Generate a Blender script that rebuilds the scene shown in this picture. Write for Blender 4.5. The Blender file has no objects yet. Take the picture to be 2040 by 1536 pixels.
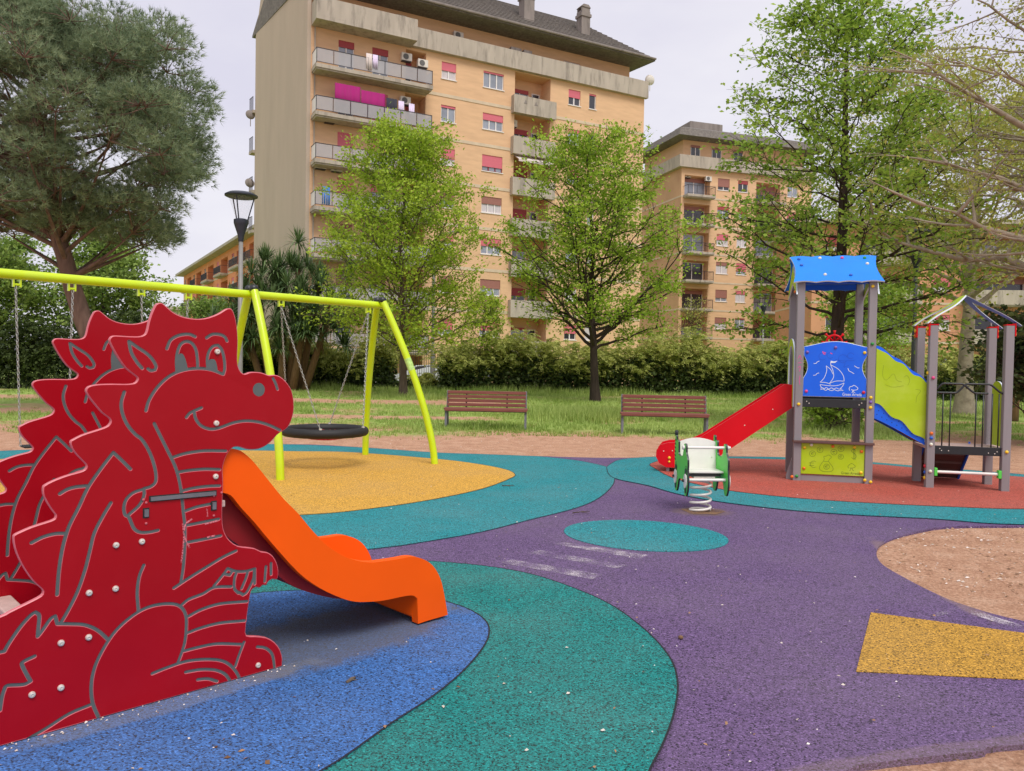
import bpy, math, random
import numpy as np
from mathutils import Vector, Matrix
from mathutils.geometry import delaunay_2d_cdt

R = math.radians
scene = bpy.context.scene
COL = scene.collection

# ------------------------------------------------------------------ camera
cam_data = bpy.data.cameras.new('camera')
cam = bpy.data.objects.new('camera', cam_data)
COL.objects.link(cam)
cam_data.sensor_width = 36.0
cam_data.lens = 1533.0 / 2040.0 * 36.0
cam_data.clip_start = 0.05
cam_data.clip_end = 2500
cam.matrix_world = Matrix.Translation((0, 0, 1.45)) @ Matrix.Rotation(R(90 - 1.42), 4, 'X') @ Matrix.Rotation(R(1.0), 4, 'Z')
scene.camera = cam

# ------------------------------------------------------------------ sky, sun, exposure
SUN_EL, SUN_AZ = 56.0, 158.0      # azimuth clockwise from +Y
world = bpy.data.worlds.new('World')
scene.world = world
world.use_nodes = True
wn, wl = world.node_tree.nodes, world.node_tree.links
wn.clear()
w_out = wn.new('ShaderNodeOutputWorld')
w_bg = wn.new('ShaderNodeBackground')
w_bg.inputs['Strength'].default_value = 0.1
sky = wn.new('ShaderNodeTexSky')
sky.sky_type = 'NISHITA'
sky.sun_disc = False
sky.sun_elevation = R(SUN_EL)
sky.sun_rotation = R(SUN_AZ)
sky.air_density = 1.0
sky.dust_density = 3.0
w_tc = wn.new('ShaderNodeTexCoord')
w_map = wn.new('ShaderNodeMapping')
w_map.inputs['Scale'].default_value = (1.0, 1.0, 2.4)
w_no = wn.new('ShaderNodeTexNoise')
w_no.inputs['Scale'].default_value = 2.2
w_no.inputs['Detail'].default_value = 5
w_no.inputs['Roughness'].default_value = 0.55
w_ra = wn.new('ShaderNodeValToRGB')
w_ra.color_ramp.elements[0].position = 0.36
w_ra.color_ramp.elements[0].color = (0.80, 0.775, 0.90, 1)
w_ra.color_ramp.elements[1].position = 0.66
w_ra.color_ramp.elements[1].color = (0.965, 0.94, 1.0, 1)
w_mul = wn.new('ShaderNodeVectorMath')
w_mul.operation = 'SCALE'
w_mul.inputs['Scale'].default_value = 5.6
w_mix = wn.new('ShaderNodeMix')
w_mix.data_type = 'RGBA'
w_mix.inputs[0].default_value = 0.92
wl.new(w_tc.outputs['Generated'], w_map.inputs['Vector'])
wl.new(w_map.outputs['Vector'], w_no.inputs['Vector'])
wl.new(w_no.outputs['Fac'], w_ra.inputs['Fac'])
wl.new(w_ra.outputs['Color'], w_mul.inputs[0])
wl.new(sky.outputs['Color'], w_mix.inputs[6])
wl.new(w_mul.outputs['Vector'], w_mix.inputs[7])
wl.new(w_mix.outputs[2], w_bg.inputs['Color'])
wl.new(w_bg.outputs['Background'], w_out.inputs['Surface'])

sun_data = bpy.data.lights.new('sun', 'SUN')
sun_data.energy = 1.5
sun_data.angle = R(28)
sun_data.color = (1.0, 0.96, 0.9)
sun = bpy.data.objects.new('sun', sun_data)
COL.objects.link(sun)
sun.location = (10, -20, 40)
_sd = Vector((math.sin(R(SUN_AZ)) * math.cos(R(SUN_EL)), math.cos(R(SUN_AZ)) * math.cos(R(SUN_EL)), math.sin(R(SUN_EL))))
sun.rotation_euler = _sd.to_track_quat('Z', 'Y').to_euler()

scene.view_settings.view_transform = 'Standard'
scene.view_settings.look = 'None'
scene.view_settings.exposure = 0.78
scene.view_settings.gamma = 1.0
scene.view_settings.use_curve_mapping = False
scene.cycles.max_bounces = 8
scene.cycles.transparent_max_bounces = 16
scene.cycles.use_denoising = True


# ------------------------------------------------------------------ helpers: materials
def lin(c):
    return tuple(((v / 255) / 12.92 if v / 255 <= 0.04045 else ((v / 255 + 0.055) / 1.055) ** 2.4) for v in c)


def _nodes(name):
    m = bpy.data.materials.new(name)
    m.use_nodes = True
    nt = m.node_tree
    return m, nt.nodes, nt.links, nt.nodes['Principled BSDF']


def pm(name, c, rough=0.5, var=0.12, scale=6.0, bump=0.0, bscale=60.0, spec=0.5, metal=0.0, dirt=None, dscale=1.5, damt=0.5, coat=0.0, stretch=None):
    """painted / plain surface: base colour with procedural mottling, optional dirt and fine relief"""
    m, N, L, b = _nodes(name)
    c = lin(c)
    tc = N.new('ShaderNodeTexCoord')
    mp = N.new('ShaderNodeMapping')
    if stretch:
        mp.inputs['Scale'].default_value = stretch
    L.new(tc.outputs['Object'], mp.inputs['Vector'])
    no = N.new('ShaderNodeTexNoise')
    no.inputs['Scale'].default_value = scale
    no.inputs['Detail'].default_value = 5
    L.new(mp.outputs['Vector'], no.inputs['Vector'])
    mr = N.new('ShaderNodeMapRange')
    mr.inputs['From Min'].default_value = 0.3
    mr.inputs['From Max'].default_value = 0.7
    L.new(no.outputs['Fac'], mr.inputs['Value'])
    mx = N.new('ShaderNodeMix')
    mx.data_type = 'RGBA'
    mx.inputs[6].default_value = tuple(v * (1 - var) for v in c) + (1,)
    mx.inputs[7].default_value = tuple(min(1, v * (1 + var)) for v in c) + (1,)
    L.new(mr.outputs['Result'], mx.inputs[0])
    col = mx.outputs[2]
    if dirt:
        n2 = N.new('ShaderNodeTexNoise')
        n2.inputs['Scale'].default_value = dscale
        n2.inputs['Detail'].default_value = 8
        n2.inputs['Roughness'].default_value = 0.65
        L.new(mp.outputs['Vector'], n2.inputs['Vector'])
        m2 = N.new('ShaderNodeMapRange')
        m2.inputs['From Min'].default_value = 0.5
        m2.inputs['From Max'].default_value = 0.75
        m2.inputs['To Max'].default_value = damt
        L.new(n2.outputs['Fac'], m2.inputs['Value'])
        x2 = N.new('ShaderNodeMix')
        x2.data_type = 'RGBA'
        x2.inputs[7].default_value = lin(dirt) + (1,)
        L.new(m2.outputs['Result'], x2.inputs[0])
        L.new(col, x2.inputs[6])
        col = x2.outputs[2]
    L.new(col, b.inputs['Base Color'])
    rr = N.new('ShaderNodeMapRange')
    rr.inputs['To Min'].default_value = max(0.02, rough - 0.07)
    rr.inputs['To Max'].default_value = min(1, rough + 0.09)
    L.new(no.outputs['Fac'], rr.inputs['Value'])
    L.new(rr.outputs['Result'], b.inputs['Roughness'])
    b.inputs['Specular IOR Level'].default_value = spec
    b.inputs['Metallic'].default_value = metal
    b.inputs['Coat Weight'].default_value = coat
    if bump:
        nb = N.new('ShaderNodeTexNoise')
        nb.inputs['Scale'].default_value = bscale
        nb.inputs['Detail'].default_value = 4
        L.new(mp.outputs['Vector'], nb.inputs['Vector'])
        bp = N.new('ShaderNodeBump')
        bp.inputs['Strength'].default_value = bump
        bp.inputs['Distance'].default_value = 0.01
        L.new(nb.outputs['Fac'], bp.inputs['Height'])
        L.new(bp.outputs['Normal'], b.inputs['Normal'])
    return m


def rubber(name, c, dark=0.16, worn=None, stain=None):
    """poured rubber granulate: a voronoi granule pattern with black crumbs, dust and faded areas"""
    m, N, L, b = _nodes(name)
    c = lin(c)
    tc = N.new('ShaderNodeTexCoord')
    vo = N.new('ShaderNodeTexVoronoi')
    vo.inputs['Scale'].default_value = 150.0
    L.new(tc.outputs['Object'], vo.inputs['Vector'])
    sx = N.new('ShaderNodeSeparateColor')
    L.new(vo.outputs['Color'], sx.inputs['Color'])
    ra = N.new('ShaderNodeValToRGB')
    e = ra.color_ramp.elements
    e[0].position = 0.0
    e[0].color = tuple(v * 0.12 + 0.004 for v in c) + (1,)
    e[1].position = 1.0
    e[1].color = tuple(min(1, v * 1.9 + 0.02) for v in c) + (1,)
    for p, k in ((dark, 0.26), (dark + 0.04, 0.62), (0.55, 0.98), (0.8, 1.22), (0.94, 1.5)):
        q = ra.color_ramp.elements.new(p)
        q.color = tuple(min(1, v * k) for v in c) + (1,)
    L.new(sx.outputs[0], ra.inputs['Fac'])
    # broad fading and dust
    no = N.new('ShaderNodeTexNoise')
    no.inputs['Scale'].default_value = 0.9
    no.inputs['Detail'].default_value = 7
    no.inputs['Roughness'].default_value = 0.6
    L.new(tc.outputs['Object'], no.inputs['Vector'])
    mr = N.new('ShaderNodeMapRange')
    mr.inputs['From Min'].default_value = 0.4
    mr.inputs['From Max'].default_value = 0.72
    mr.inputs['To Max'].default_value = 0.13
    L.new(no.outputs['Fac'], mr.inputs['Value'])
    mx = N.new('ShaderNodeMix')
    mx.data_type = 'RGBA'
    mx.inputs[7].default_value = lin((150, 142, 135)) + (1,)
    L.new(mr.outputs['Result'], mx.inputs[0])
    L.new(ra.outputs['Color'], mx.inputs[6])
    col = mx.outputs[2]
    # scattered scuffs
    n3 = N.new('ShaderNodeTexNoise')
    n3.inputs['Scale'].default_value = 9.0
    n3.inputs['Detail'].default_value = 9
    n3.inputs['Roughness'].default_value = 0.7
    L.new(tc.outputs['Object'], n3.inputs['Vector'])
    m3 = N.new('ShaderNodeMapRange')
    m3.inputs['From Min'].default_value = 0.58
    m3.inputs['From Max'].default_value = 0.8
    m3.inputs['To Max'].default_value = 0.5
    L.new(n3.outputs['Fac'], m3.inputs['Value'])
    x3 = N.new('ShaderNodeMix')
    x3.data_type = 'RGBA'
    x3.inputs[7].default_value = tuple(v * 0.45 for v in c) + (1,)
    L.new(m3.outputs['Result'], x3.inputs[0])
    L.new(col, x3.inputs[6])
    col = x3.outputs[2]
    if stain:
        # grey dust trodden in at one spot: centre x, y, direction, half length, half width
        for (cx, cy, ax, ay, hl, hw, rgb, amt) in stain:
            sub = N.new('ShaderNodeVectorMath')
            sub.operation = 'SUBTRACT'
            sub.inputs[1].default_value = (cx, cy, 0)
            L.new(tc.outputs['Object'], sub.inputs[0])
            d1 = N.new('ShaderNodeVectorMath')
            d1.operation = 'DOT_PRODUCT'
            d1.inputs[1].default_value = (ax / hl, ay / hl, 0)
            L.new(sub.outputs['Vector'], d1.inputs[0])
            d2 = N.new('ShaderNodeVectorMath')
            d2.operation = 'DOT_PRODUCT'
            d2.inputs[1].default_value = (-ay / hw, ax / hw, 0)
            L.new(sub.outputs['Vector'], d2.inputs[0])
            cb = N.new('ShaderNodeCombineXYZ')
            L.new(d1.outputs['Value'], cb.inputs[0])
            L.new(d2.outputs['Value'], cb.inputs[1])
            ln = N.new('ShaderNodeVectorMath')
            ln.operation = 'LENGTH'
            L.new(cb.outputs['Vector'], ln.inputs[0])
            ns = N.new('ShaderNodeTexNoise')
            ns.inputs['Scale'].default_value = 7
            ns.inputs['Detail'].default_value = 8
            L.new(tc.outputs['Object'], ns.inputs['Vector'])
            ad = N.new('ShaderNodeMath')
            ad.operation = 'MULTIPLY_ADD'
            ad.inputs[1].default_value = 0.7
            L.new(ns.outputs['Fac'], ad.inputs[0])
            L.new(ln.outputs['Value'], ad.inputs[2])
            ms = N.new('ShaderNodeMapRange')
            ms.inputs['From Min'].default_value = 1.35
            ms.inputs['From Max'].default_value = 1.12
            ms.inputs['To Max'].default_value = amt
            L.new(ad.outputs['Value'], ms.inputs['Value'])
            xs = N.new('ShaderNodeMix')
            xs.data_type = 'RGBA'
            xs.inputs[7].default_value = lin(rgb) + (1,)
            L.new(ms.outputs['Result'], xs.inputs[0])
            L.new(col, xs.inputs[6])
            col = xs.outputs[2]
    L.new(col, b.inputs['Base Color'])
    b.inputs['Roughness'].default_value = 0.78
    b.inputs['Specular IOR Level'].default_value = 0.35
    bp = N.new('ShaderNodeBump')
    bp.inputs['Strength'].default_value = 0.7
    bp.inputs['Distance'].default_value = 0.004
    L.new(vo.outputs['Distance'], bp.inputs['Height'])
    bp.invert = True
    L.new(bp.outputs['Normal'], b.inputs['Normal'])
    return m


def leaf_mat(name, c0, c1, trans=0.35, rough=0.55):
    m, N, L, b = _nodes(name)
    at = N.new('ShaderNodeAttribute')
    at.attribute_name = 'var'
    ra = N.new('ShaderNodeValToRGB')
    ra.color_ramp.elements[0].color = lin(c0) + (1,)
    ra.color_ramp.elements[1].color = lin(c1) + (1,)
    L.new(at.outputs['Fac'], ra.inputs['Fac'])
    L.new(ra.outputs['Color'], b.inputs['Base Color'])
    b.inputs['Roughness'].default_value = rough
    b.inputs['Specular IOR Level'].default_value = 0.3
    tr = N.new('ShaderNodeBsdfTranslucent')
    L.new(ra.outputs['Color'], tr.inputs['Color'])
    mx = N.new('ShaderNodeMixShader')
    mx.inputs[0].default_value = trans
    L.new(b.outputs[0], mx.inputs[1])
    L.new(tr.outputs[0], mx.inputs[2])
    L.new(mx.outputs[0], N['Material Output'].inputs['Surface'])
    return m


def glass_mat(name, c, alpha, rough=0.1):
    """see-through pane: tinted transparency mixed with a glossy coat"""
    m, N, L, b = _nodes(name)
    no = N.new('ShaderNodeTexNoise')
    no.inputs['Scale'].default_value = 1.3
    mx0 = N.new('ShaderNodeMix')
    mx0.data_type = 'RGBA'
    mx0.inputs[6].default_value = tuple(v * 0.85 for v in lin(c)) + (1,)
    mx0.inputs[7].default_value = lin(c) + (1,)
    L.new(no.outputs['Fac'], mx0.inputs[0])
    L.new(mx0.outputs[2], b.inputs['Base Color'])
    b.inputs['Roughness'].default_value = rough
    tr = N.new('ShaderNodeBsdfTransparent')
    mx = N.new('ShaderNodeMixShader')
    mx.inputs[0].default_value = alpha
    L.new(tr.outputs[0], mx.inputs[1])
    L.new(b.outputs[0], mx.inputs[2])
    L.new(mx.outputs[0], N['Material Output'].inputs['Surface'])
    return m


def worn_paint(name, c, lo, hi):
    """chalky paint rubbed off in patches"""
    m, N, L, b = _nodes(name)
    tc = N.new('ShaderNodeTexCoord')
    b.inputs['Base Color'].default_value = lin(c) + (1,)
    b.inputs['Roughness'].default_value = 0.9
    n1 = N.new('ShaderNodeTexNoise')
    n1.inputs['Scale'].default_value = 140
    n1.inputs['Detail'].default_value = 2
    n2 = N.new('ShaderNodeTexNoise')
    n2.inputs['Scale'].default_value = 5
    n2.inputs['Detail'].default_value = 6
    L.new(tc.outputs['Object'], n1.inputs['Vector'])
    L.new(tc.outputs['Object'], n2.inputs['Vector'])
    ad = N.new('ShaderNodeMath')
    ad.operation = 'ADD'
    L.new(n1.outputs['Fac'], ad.inputs[0])
    L.new(n2.outputs['Fac'], ad.inputs[1])
    mr = N.new('ShaderNodeMapRange')
    mr.inputs['From Min'].default_value = lo
    mr.inputs['From Max'].default_value = hi
    mr.inputs['To Max'].default_value = 0.85
    L.new(ad.outputs['Value'], mr.inputs['Value'])
    tr = N.new('ShaderNodeBsdfTransparent')
    mx = N.new('ShaderNodeMixShader')
    L.new(mr.outputs['Result'], mx.inputs[0])
    L.new(tr.outputs[0], mx.inputs[1])
    L.new(b.outputs[0], mx.inputs[2])
    L.new(mx.outputs[0], N['Material Output'].inputs['Surface'])
    return m


# ------------------------------------------------------------------ helpers: objects
def link(o, parent=None):
    COL.objects.link(o)
    if parent is not None:
        o.parent = parent
    return o


def tag(o, label=None, cat=None, group=None, kind=None):
    if label:
        o['label'] = label
    if cat:
        o['category'] = cat
    if group:
        o['group'] = group
    if kind:
        o['kind'] = kind
    return o


def thing(name, label, cat, loc=(0, 0, 0), rz=0.0, group=None):
    o = bpy.data.objects.new(name, None)
    o.empty_display_size = 0.2
    link(o)
    o.location = loc
    o.rotation_euler = (0, 0, rz)
    return tag(o, label, cat, group)


def copy_tree(o, parent=None):
    c = o.copy()
    link(c, parent)
    for ch in list(o.children):
        copy_tree(ch, c)
    return c


class MB:
    """collects geometry for ONE mesh object"""
    def __init__(s):
        s.v, s.f, s.m = [], [], []

    def add(s, vs, fs, mi=0):
        o = len(s.v)
        s.v += [tuple(map(float, p)) for p in vs]
        s.f += [tuple(i + o for i in f) for f in fs]
        s.m += [mi] * len(fs)

    def box(s, a, b, mi=0, T=None):
        x0, y0, z0 = a
        x1, y1, z1 = b
        vs = [(x0, y0, z0), (x1, y0, z0), (x1, y1, z0), (x0, y1, z0), (x0, y0, z1), (x1, y0, z1), (x1, y1, z1), (x0, y1, z1)]
        if T:
            vs = [T(*p) for p in vs]
        s.add(vs, [(0, 3, 2, 1), (4, 5, 6, 7), (0, 1, 5, 4), (1, 2, 6, 5), (2, 3, 7, 6), (3, 0, 4, 7)], mi)
        return s

    def tube(s, path, rad, n=8, mi=0, caps=True, up=None):
        P = [Vector(p) for p in path]
        k = len(P)
        if not hasattr(rad, '__len__'):
            rad = [rad] * k
        ref = None
        vs = []
        for i in range(k):
            t = (P[min(i + 1, k - 1)] - P[max(i - 1, 0)])
            t = t.normalized() if t.length > 1e-9 else Vector((0, 0, 1))
            if ref is None:
                a = Vector((0, 0, 1)) if abs(t.z) < 0.9 else Vector((1, 0, 0))
                ref = (a - t * a.dot(t)).normalized()
            else:
                ref = ref - t * ref.dot(t)
                ref = ref.normalized() if ref.length > 1e-6 else t.orthogonal().normalized()
            q = t.cross(ref)
            for j in range(n):
                an = 2 * math.pi * j / n
                vs.append(P[i] + (ref * math.cos(an) + q * math.sin(an)) * rad[i])
        fs = []
        for i in range(k - 1):
            for j in range(n):
                j2 = (j + 1) % n
                fs.append((i * n + j, i * n + j2, (i + 1) * n + j2, (i + 1) * n + j))
        if caps:
            fs.append(tuple(range(n - 1, -1, -1)))
            fs.append(tuple((k - 1) * n + j for j in range(n)))
        s.add(vs, fs, mi)
        return s

    def lathe(s, prof, c=(0, 0, 0), n=20, mi=0, axis='z', a0=0.0):
        vs = []
        for r, h in prof:
            for j in range(n):
                an = 2 * math.pi * j / n + a0
                x, y = r * math.cos(an), r * math.sin(an)
                if axis == 'z':
                    p = (x, y, h)
                elif axis == 'y':
                    p = (x, h, y)
                else:
                    p = (h, x, y)
                vs.append((p[0] + c[0], p[1] + c[1], p[2] + c[2]))
        fs = []
        for i in range(len(prof) - 1):
            for j in range(n):
                j2 = (j + 1) % n
                fs.append((i * n + j, i * n + j2, (i + 1) * n + j2, (i + 1) * n + j))
        fs.append(tuple(range(n - 1, -1, -1)))
        fs.append(tuple((len(prof) - 1) * n + j for j in range(n)))
        s.add(vs, fs, mi)
        return s

    def prism(s, pts, fn, t0, t1, mi=0, mside=None):
        """2-D outline (u, v) swept from t0 to t1; fn(u, v, t) -> xyz"""
        k = len(pts)
        vs = [fn(u, v, t0) for u, v in pts] + [fn(u, v, t1) for u, v in pts]
        s.add(vs, [tuple(range(k)), tuple(range(2 * k - 1, k - 1, -1))], mi)
        s.add(vs, [(i, i + k, (i + 1) % k + k, (i + 1) % k) for i in range(k)], mi if mside is None else mside)
        return s

    def build(s, name, mats, parent=None, smooth=False, bev=0.0, seg=2, auto=None):
        me = bpy.data.meshes.new(name)
        me.from_pydata(s.v, [], s.f)
        if not isinstance(mats, (list, tuple)):
            mats = [mats]
        for m in mats:
            me.materials.append(m)
        if len(mats) > 1:
            me.polygons.foreach_set('material_index', s.m)
        me.update()
        import bmesh
        bm = bmesh.new()
        bm.from_mesh(me)
        bmesh.ops.recalc_face_normals(bm, faces=bm.faces)
        bm.to_mesh(me)
        bm.free()
        if smooth:
            me.polygons.foreach_set('use_smooth', [True] * len(me.polygons))
            if auto:
                me.set_sharp_from_angle(angle=R(auto))
        o = bpy.data.objects.new(name, me)
        link(o, parent)
        if bev:
            md = o.modifiers.new('edge', 'BEVEL')
            md.width = bev
            md.segments = seg
            md.limit_method = 'ANGLE'
            md.angle_limit = R(40)
        return o


def raw_mesh(name, V, F, mat, parent=None, smooth=False, var=None):
    """numpy verts (n,3) and equal-size faces (m,k) -> mesh object"""
    V = np.ascontiguousarray(V, dtype=np.float32)
    F = np.ascontiguousarray(F, dtype=np.int32)
    me = bpy.data.meshes.new(name)
    me.vertices.add(len(V))
    me.vertices.foreach_set('co', V.ravel())
    k = F.shape[1]
    me.loops.add(F.size)
    me.loops.foreach_set('vertex_index', F.ravel())
    me.polygons.add(len(F))
    me.polygons.foreach_set('loop_start', np.arange(0, F.size, k, dtype=np.int32))
    me.polygons.foreach_set('loop_total', np.full(len(F), k, dtype=np.int32))
    if smooth:
        me.polygons.foreach_set('use_smooth', np.ones(len(F), dtype=bool))
    if var is not None:
        a = me.attributes.new('var', 'FLOAT', 'FACE')
        a.data.foreach_set('value', np.ascontiguousarray(var, dtype=np.float32))
    me.materials.append(mat)
    me.update()
    me.validate()
    o = bpy.data.objects.new(name, me)
    return link(o, parent)


def split_sharp(pts, lim=70):
    """cut a polyline where it turns sharply"""
    out, cur = [], [pts[0]]
    for i in range(1, len(pts) - 1):
        cur.append(pts[i])
        a, b = np.subtract(pts[i], pts[i - 1]), np.subtract(pts[i + 1], pts[i])
        c = np.dot(a, b) / (np.linalg.norm(a) * np.linalg.norm(b) + 1e-9)
        if c < math.cos(R(lim)):
            out.append(cur)
            cur = [pts[i]]
    return out + [cur + [pts[-1]]]


def smooth_line(pts, n=6, closed=False):
    """Catmull-Rom through 2-D or 3-D points"""
    P = [np.array(p, float) for p in pts]
    k = len(P)
    if k < 3 and not closed:
        return P
    out = []
    for i in range(k if closed else k - 1):
        if closed:
            a, b, c, d = P[(i - 1) % k], P[i], P[(i + 1) % k], P[(i + 2) % k]
        else:
            b, c = P[i], P[i + 1]
            a = P[i - 1] if i else 2 * b - c
            d = P[i + 2] if i + 2 < k else 2 * c - b
        for j in range(n):
            t = j / n
            out.append(0.5 * ((2 * b) + (c - a) * t + (2 * a - 5 * b + 4 * c - d) * t * t + (3 * b - a - 3 * c + d) * t ** 3))
    if not closed:
        out.append(P[-1])
    return out


def stroke_outline(P, w):
    """closed outline of a round-capped stroke of half width w"""
    P = np.array(P)
    T = np.gradient(P, axis=0)
    T /= np.linalg.norm(T, axis=1)[:, None] + 1e-9
    Nn = np.stack([-T[:, 1], T[:, 0]], 1)
    L, Rr = P + Nn * w, P - Nn * w
    a1 = math.atan2(Nn[-1][1], Nn[-1][0])
    c1 = [P[-1] + w * np.array([math.cos(a1 - a), math.sin(a1 - a)]) for a in (0.6, 1.2, 1.94, 2.54)]
    a0 = math.atan2(-Nn[0][1], -Nn[0][0])
    c0 = [P[0] + w * np.array([math.cos(a0 - a), math.sin(a0 - a)]) for a in (0.6, 1.2, 1.94, 2.54)]
    return list(L) + c1 + list(Rr[::-1]) + c0


def seg_dist(Q, lines):
    """distance of points Q (n,2) to a set of polylines with half widths -> min(dist - w)"""
    best = np.full(len(Q), 1e9)
    for P, w in lines:
        P = np.array(P)
        for a, b in zip(P[:-1], P[1:]):
            ab = b - a
            t = np.clip(((Q - a) @ ab) / (ab @ ab + 1e-12), 0, 1)
            dd = np.hypot(*(Q - a - t[:, None] * ab).T) - w
            best = np.minimum(best, dd)
    return best


def inside(Q, poly):
    P = np.array(poly)
    x, y = Q[:, 0], Q[:, 1]
    r = np.zeros(len(Q), bool)
    j = len(P) - 1
    for i in range(len(P)):
        xi, yi, xj, yj = P[i][0], P[i][1], P[j][0], P[j][1]
        c = ((yi > y) != (yj > y)) & (x < (xj - xi) * (y - yi) / (yj - yi + 1e-15) + xi)
        r ^= c
        j = i
    return r


def routed_panel(name, outline, strokes, fills, mats, fn, thick=0.018, depth=0.003, slope=0.0016, rim=0.004, parent=None, back=True):
    """plastic board with routed lines: mats = [face, groove floor, edge]; strokes = [(points, half width)];
    fn(u, v, t) maps outline coordinates and depth (t = 0 on the near face) to the parent's space"""
    V, E = [], []

    def loop(pts):
        o = len(V)
        V.extend([Vector((float(p[0]), float(p[1]))) for p in pts])
        E.extend([(o + i, o + (i + 1) % len(pts)) for i in range(len(pts))])
    loop(outline)
    O = np.array(outline)
    T = np.roll(O, -1, 0) - np.roll(O, 1, 0)
    T /= np.linalg.norm(T, axis=1)[:, None] + 1e-9
    area = 0.5 * np.sum(O[:, 0] * np.roll(O[:, 1], -1) - np.roll(O[:, 0], -1) * O[:, 1])
    Nn = np.stack([-T[:, 1], T[:, 0]], 1) * (1 if area > 0 else -1)
    inset = O + Nn * rim
    loop(inset)
    for P, w in strokes:
        loop(stroke_outline(P, w))
        loop(stroke_outline(P, w + slope))
    for q in fills:
        loop(q)
    vs, es, fs, ov, oe, of = delaunay_2d_cdt(V, E, [], 0, 1e-6, True)
    X = np.array([(p[0], p[1]) for p in vs])
    F = np.array([f for f in fs if len(f) == 3])
    cen = X[F].mean(1)
    keep = inside(cen, outline)
    F, cen = F[keep], cen[keep]
    d = seg_dist(cen, strokes) if strokes else np.full(len(cen), 1.0)
    fl = np.zeros(len(cen), bool)
    for q in fills:
        fl |= inside(cen, q)
    groove = (d < 0) | fl
    rimf = ~inside(cen, list(inset)) | ((d >= 0) & (d < slope))  # groove slopes share the edge colour, which paints a sky glint there
    lowv = np.zeros(len(X), bool)
    lowv[F[groove].ravel()] = True
    # rim vertices drop back
    rd = np.zeros(len(X))
    on_out = seg_dist(X, [(list(outline) + [outline[0]], 0)]) < 1e-5
    zt = np.where(lowv, depth, 0.0)
    zt = np.where(on_out, rim * 0.8, zt)
    mb = MB()
    verts = [fn(X[i][0], X[i][1], zt[i]) for i in range(len(X))]
    o = len(mb.v)
    mb.v += [tuple(map(float, p)) for p in verts]
    for f, g, r_ in zip(F, groove, rimf):
        mb.f.append(tuple(int(i) for i in f))
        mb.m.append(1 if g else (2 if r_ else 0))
    # vertical walls of filled recesses: none needed, the slope comes from shared vertices
    k = len(outline)
    ring0 = [fn(p[0], p[1], rim * 0.8) for p in outline]
    ring1 = [fn(p[0], p[1], thick) for p in outline]
    mb.add(ring0 + ring1, [(i, (i + 1) % k, (i + 1) % k + k, i + k) for i in range(k)], 2)
    if back:
        o = len(mb.v)
        mb.v += [tuple(map(float, fn(X[i][0], X[i][1], thick))) for i in range(len(X))]
        for f in F:
            mb.f.append(tuple(int(i) + o for i in f[::-1]))
            mb.m.append(0)
    return mb.build(name, mats, parent)


def flat_lines(mb, lines, fn, w, t, mi=0):
    """thin raised print lines on a panel face"""
    for P in lines:
        P = np.array(smooth_line(P, 5) if len(P) > 2 else P, float)
        T = np.gradient(P, axis=0)
        T /= np.linalg.norm(T, axis=1)[:, None] + 1e-9
        Nn = np.stack([-T[:, 1], T[:, 0]], 1)
        L, Q = P + Nn * w, P - Nn * w
        k = len(P)
        mb.add([fn(a, b, t) for a, b in L] + [fn(a, b, t) for a, b in Q], [(i, i + 1, i + 1 + k, i + k) for i in range(k - 1)], mi)


def text_mesh(name, body, size, mat, parent, fn, t):
    cu = bpy.data.curves.new(name, 'FONT')
    cu.body = body
    cu.size = size
    tmp = bpy.data.objects.new(name, cu)
    COL.objects.link(tmp)
    dg = bpy.context.evaluated_depsgraph_get()
    me = bpy.data.meshes.new_from_object(tmp.evaluated_get(dg))
    bpy.data.objects.remove(tmp)
    for v in me.vertices:
        v.co = Vector(fn(v.co.x, v.co.y, t))
    me.materials.clear()
    me.materials.append(mat)
    me.name = name
    o = bpy.data.objects.new(name, me)
    return link(o, parent)


def sheet(name, pts, z, mat, label=None, n=5, drop=0.0, cat=None):
    """flat ground patch with a smooth outline and a real edge"""
    P = [(float(a), float(b)) for a, b in (smooth_line(pts, n, True) if n else pts)]
    mb = MB()
    k = len(P)
    mb.add([(x, y, z) for x, y in P], [tuple(range(k))])
    if drop:
        mb.add([(x, y, z) for x, y in P] + [(x, y, z - drop) for x, y in P], [(i, (i + 1) % k, (i + 1) % k + k, i + k) for i in range(k)])
    o = mb.build(name, mat)
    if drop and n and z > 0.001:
        # dark ribbon round the patch, its shadow gap painted as a strip
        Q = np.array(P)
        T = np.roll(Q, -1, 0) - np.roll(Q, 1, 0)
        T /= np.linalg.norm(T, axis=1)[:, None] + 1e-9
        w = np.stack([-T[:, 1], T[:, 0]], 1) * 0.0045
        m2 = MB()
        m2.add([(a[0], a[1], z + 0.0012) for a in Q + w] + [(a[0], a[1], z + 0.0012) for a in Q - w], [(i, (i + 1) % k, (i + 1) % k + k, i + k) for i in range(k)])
        m2.build('gap_shade', M['gap_shade'], o)
    tag(o, label, kind='structure')
    return o
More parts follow.
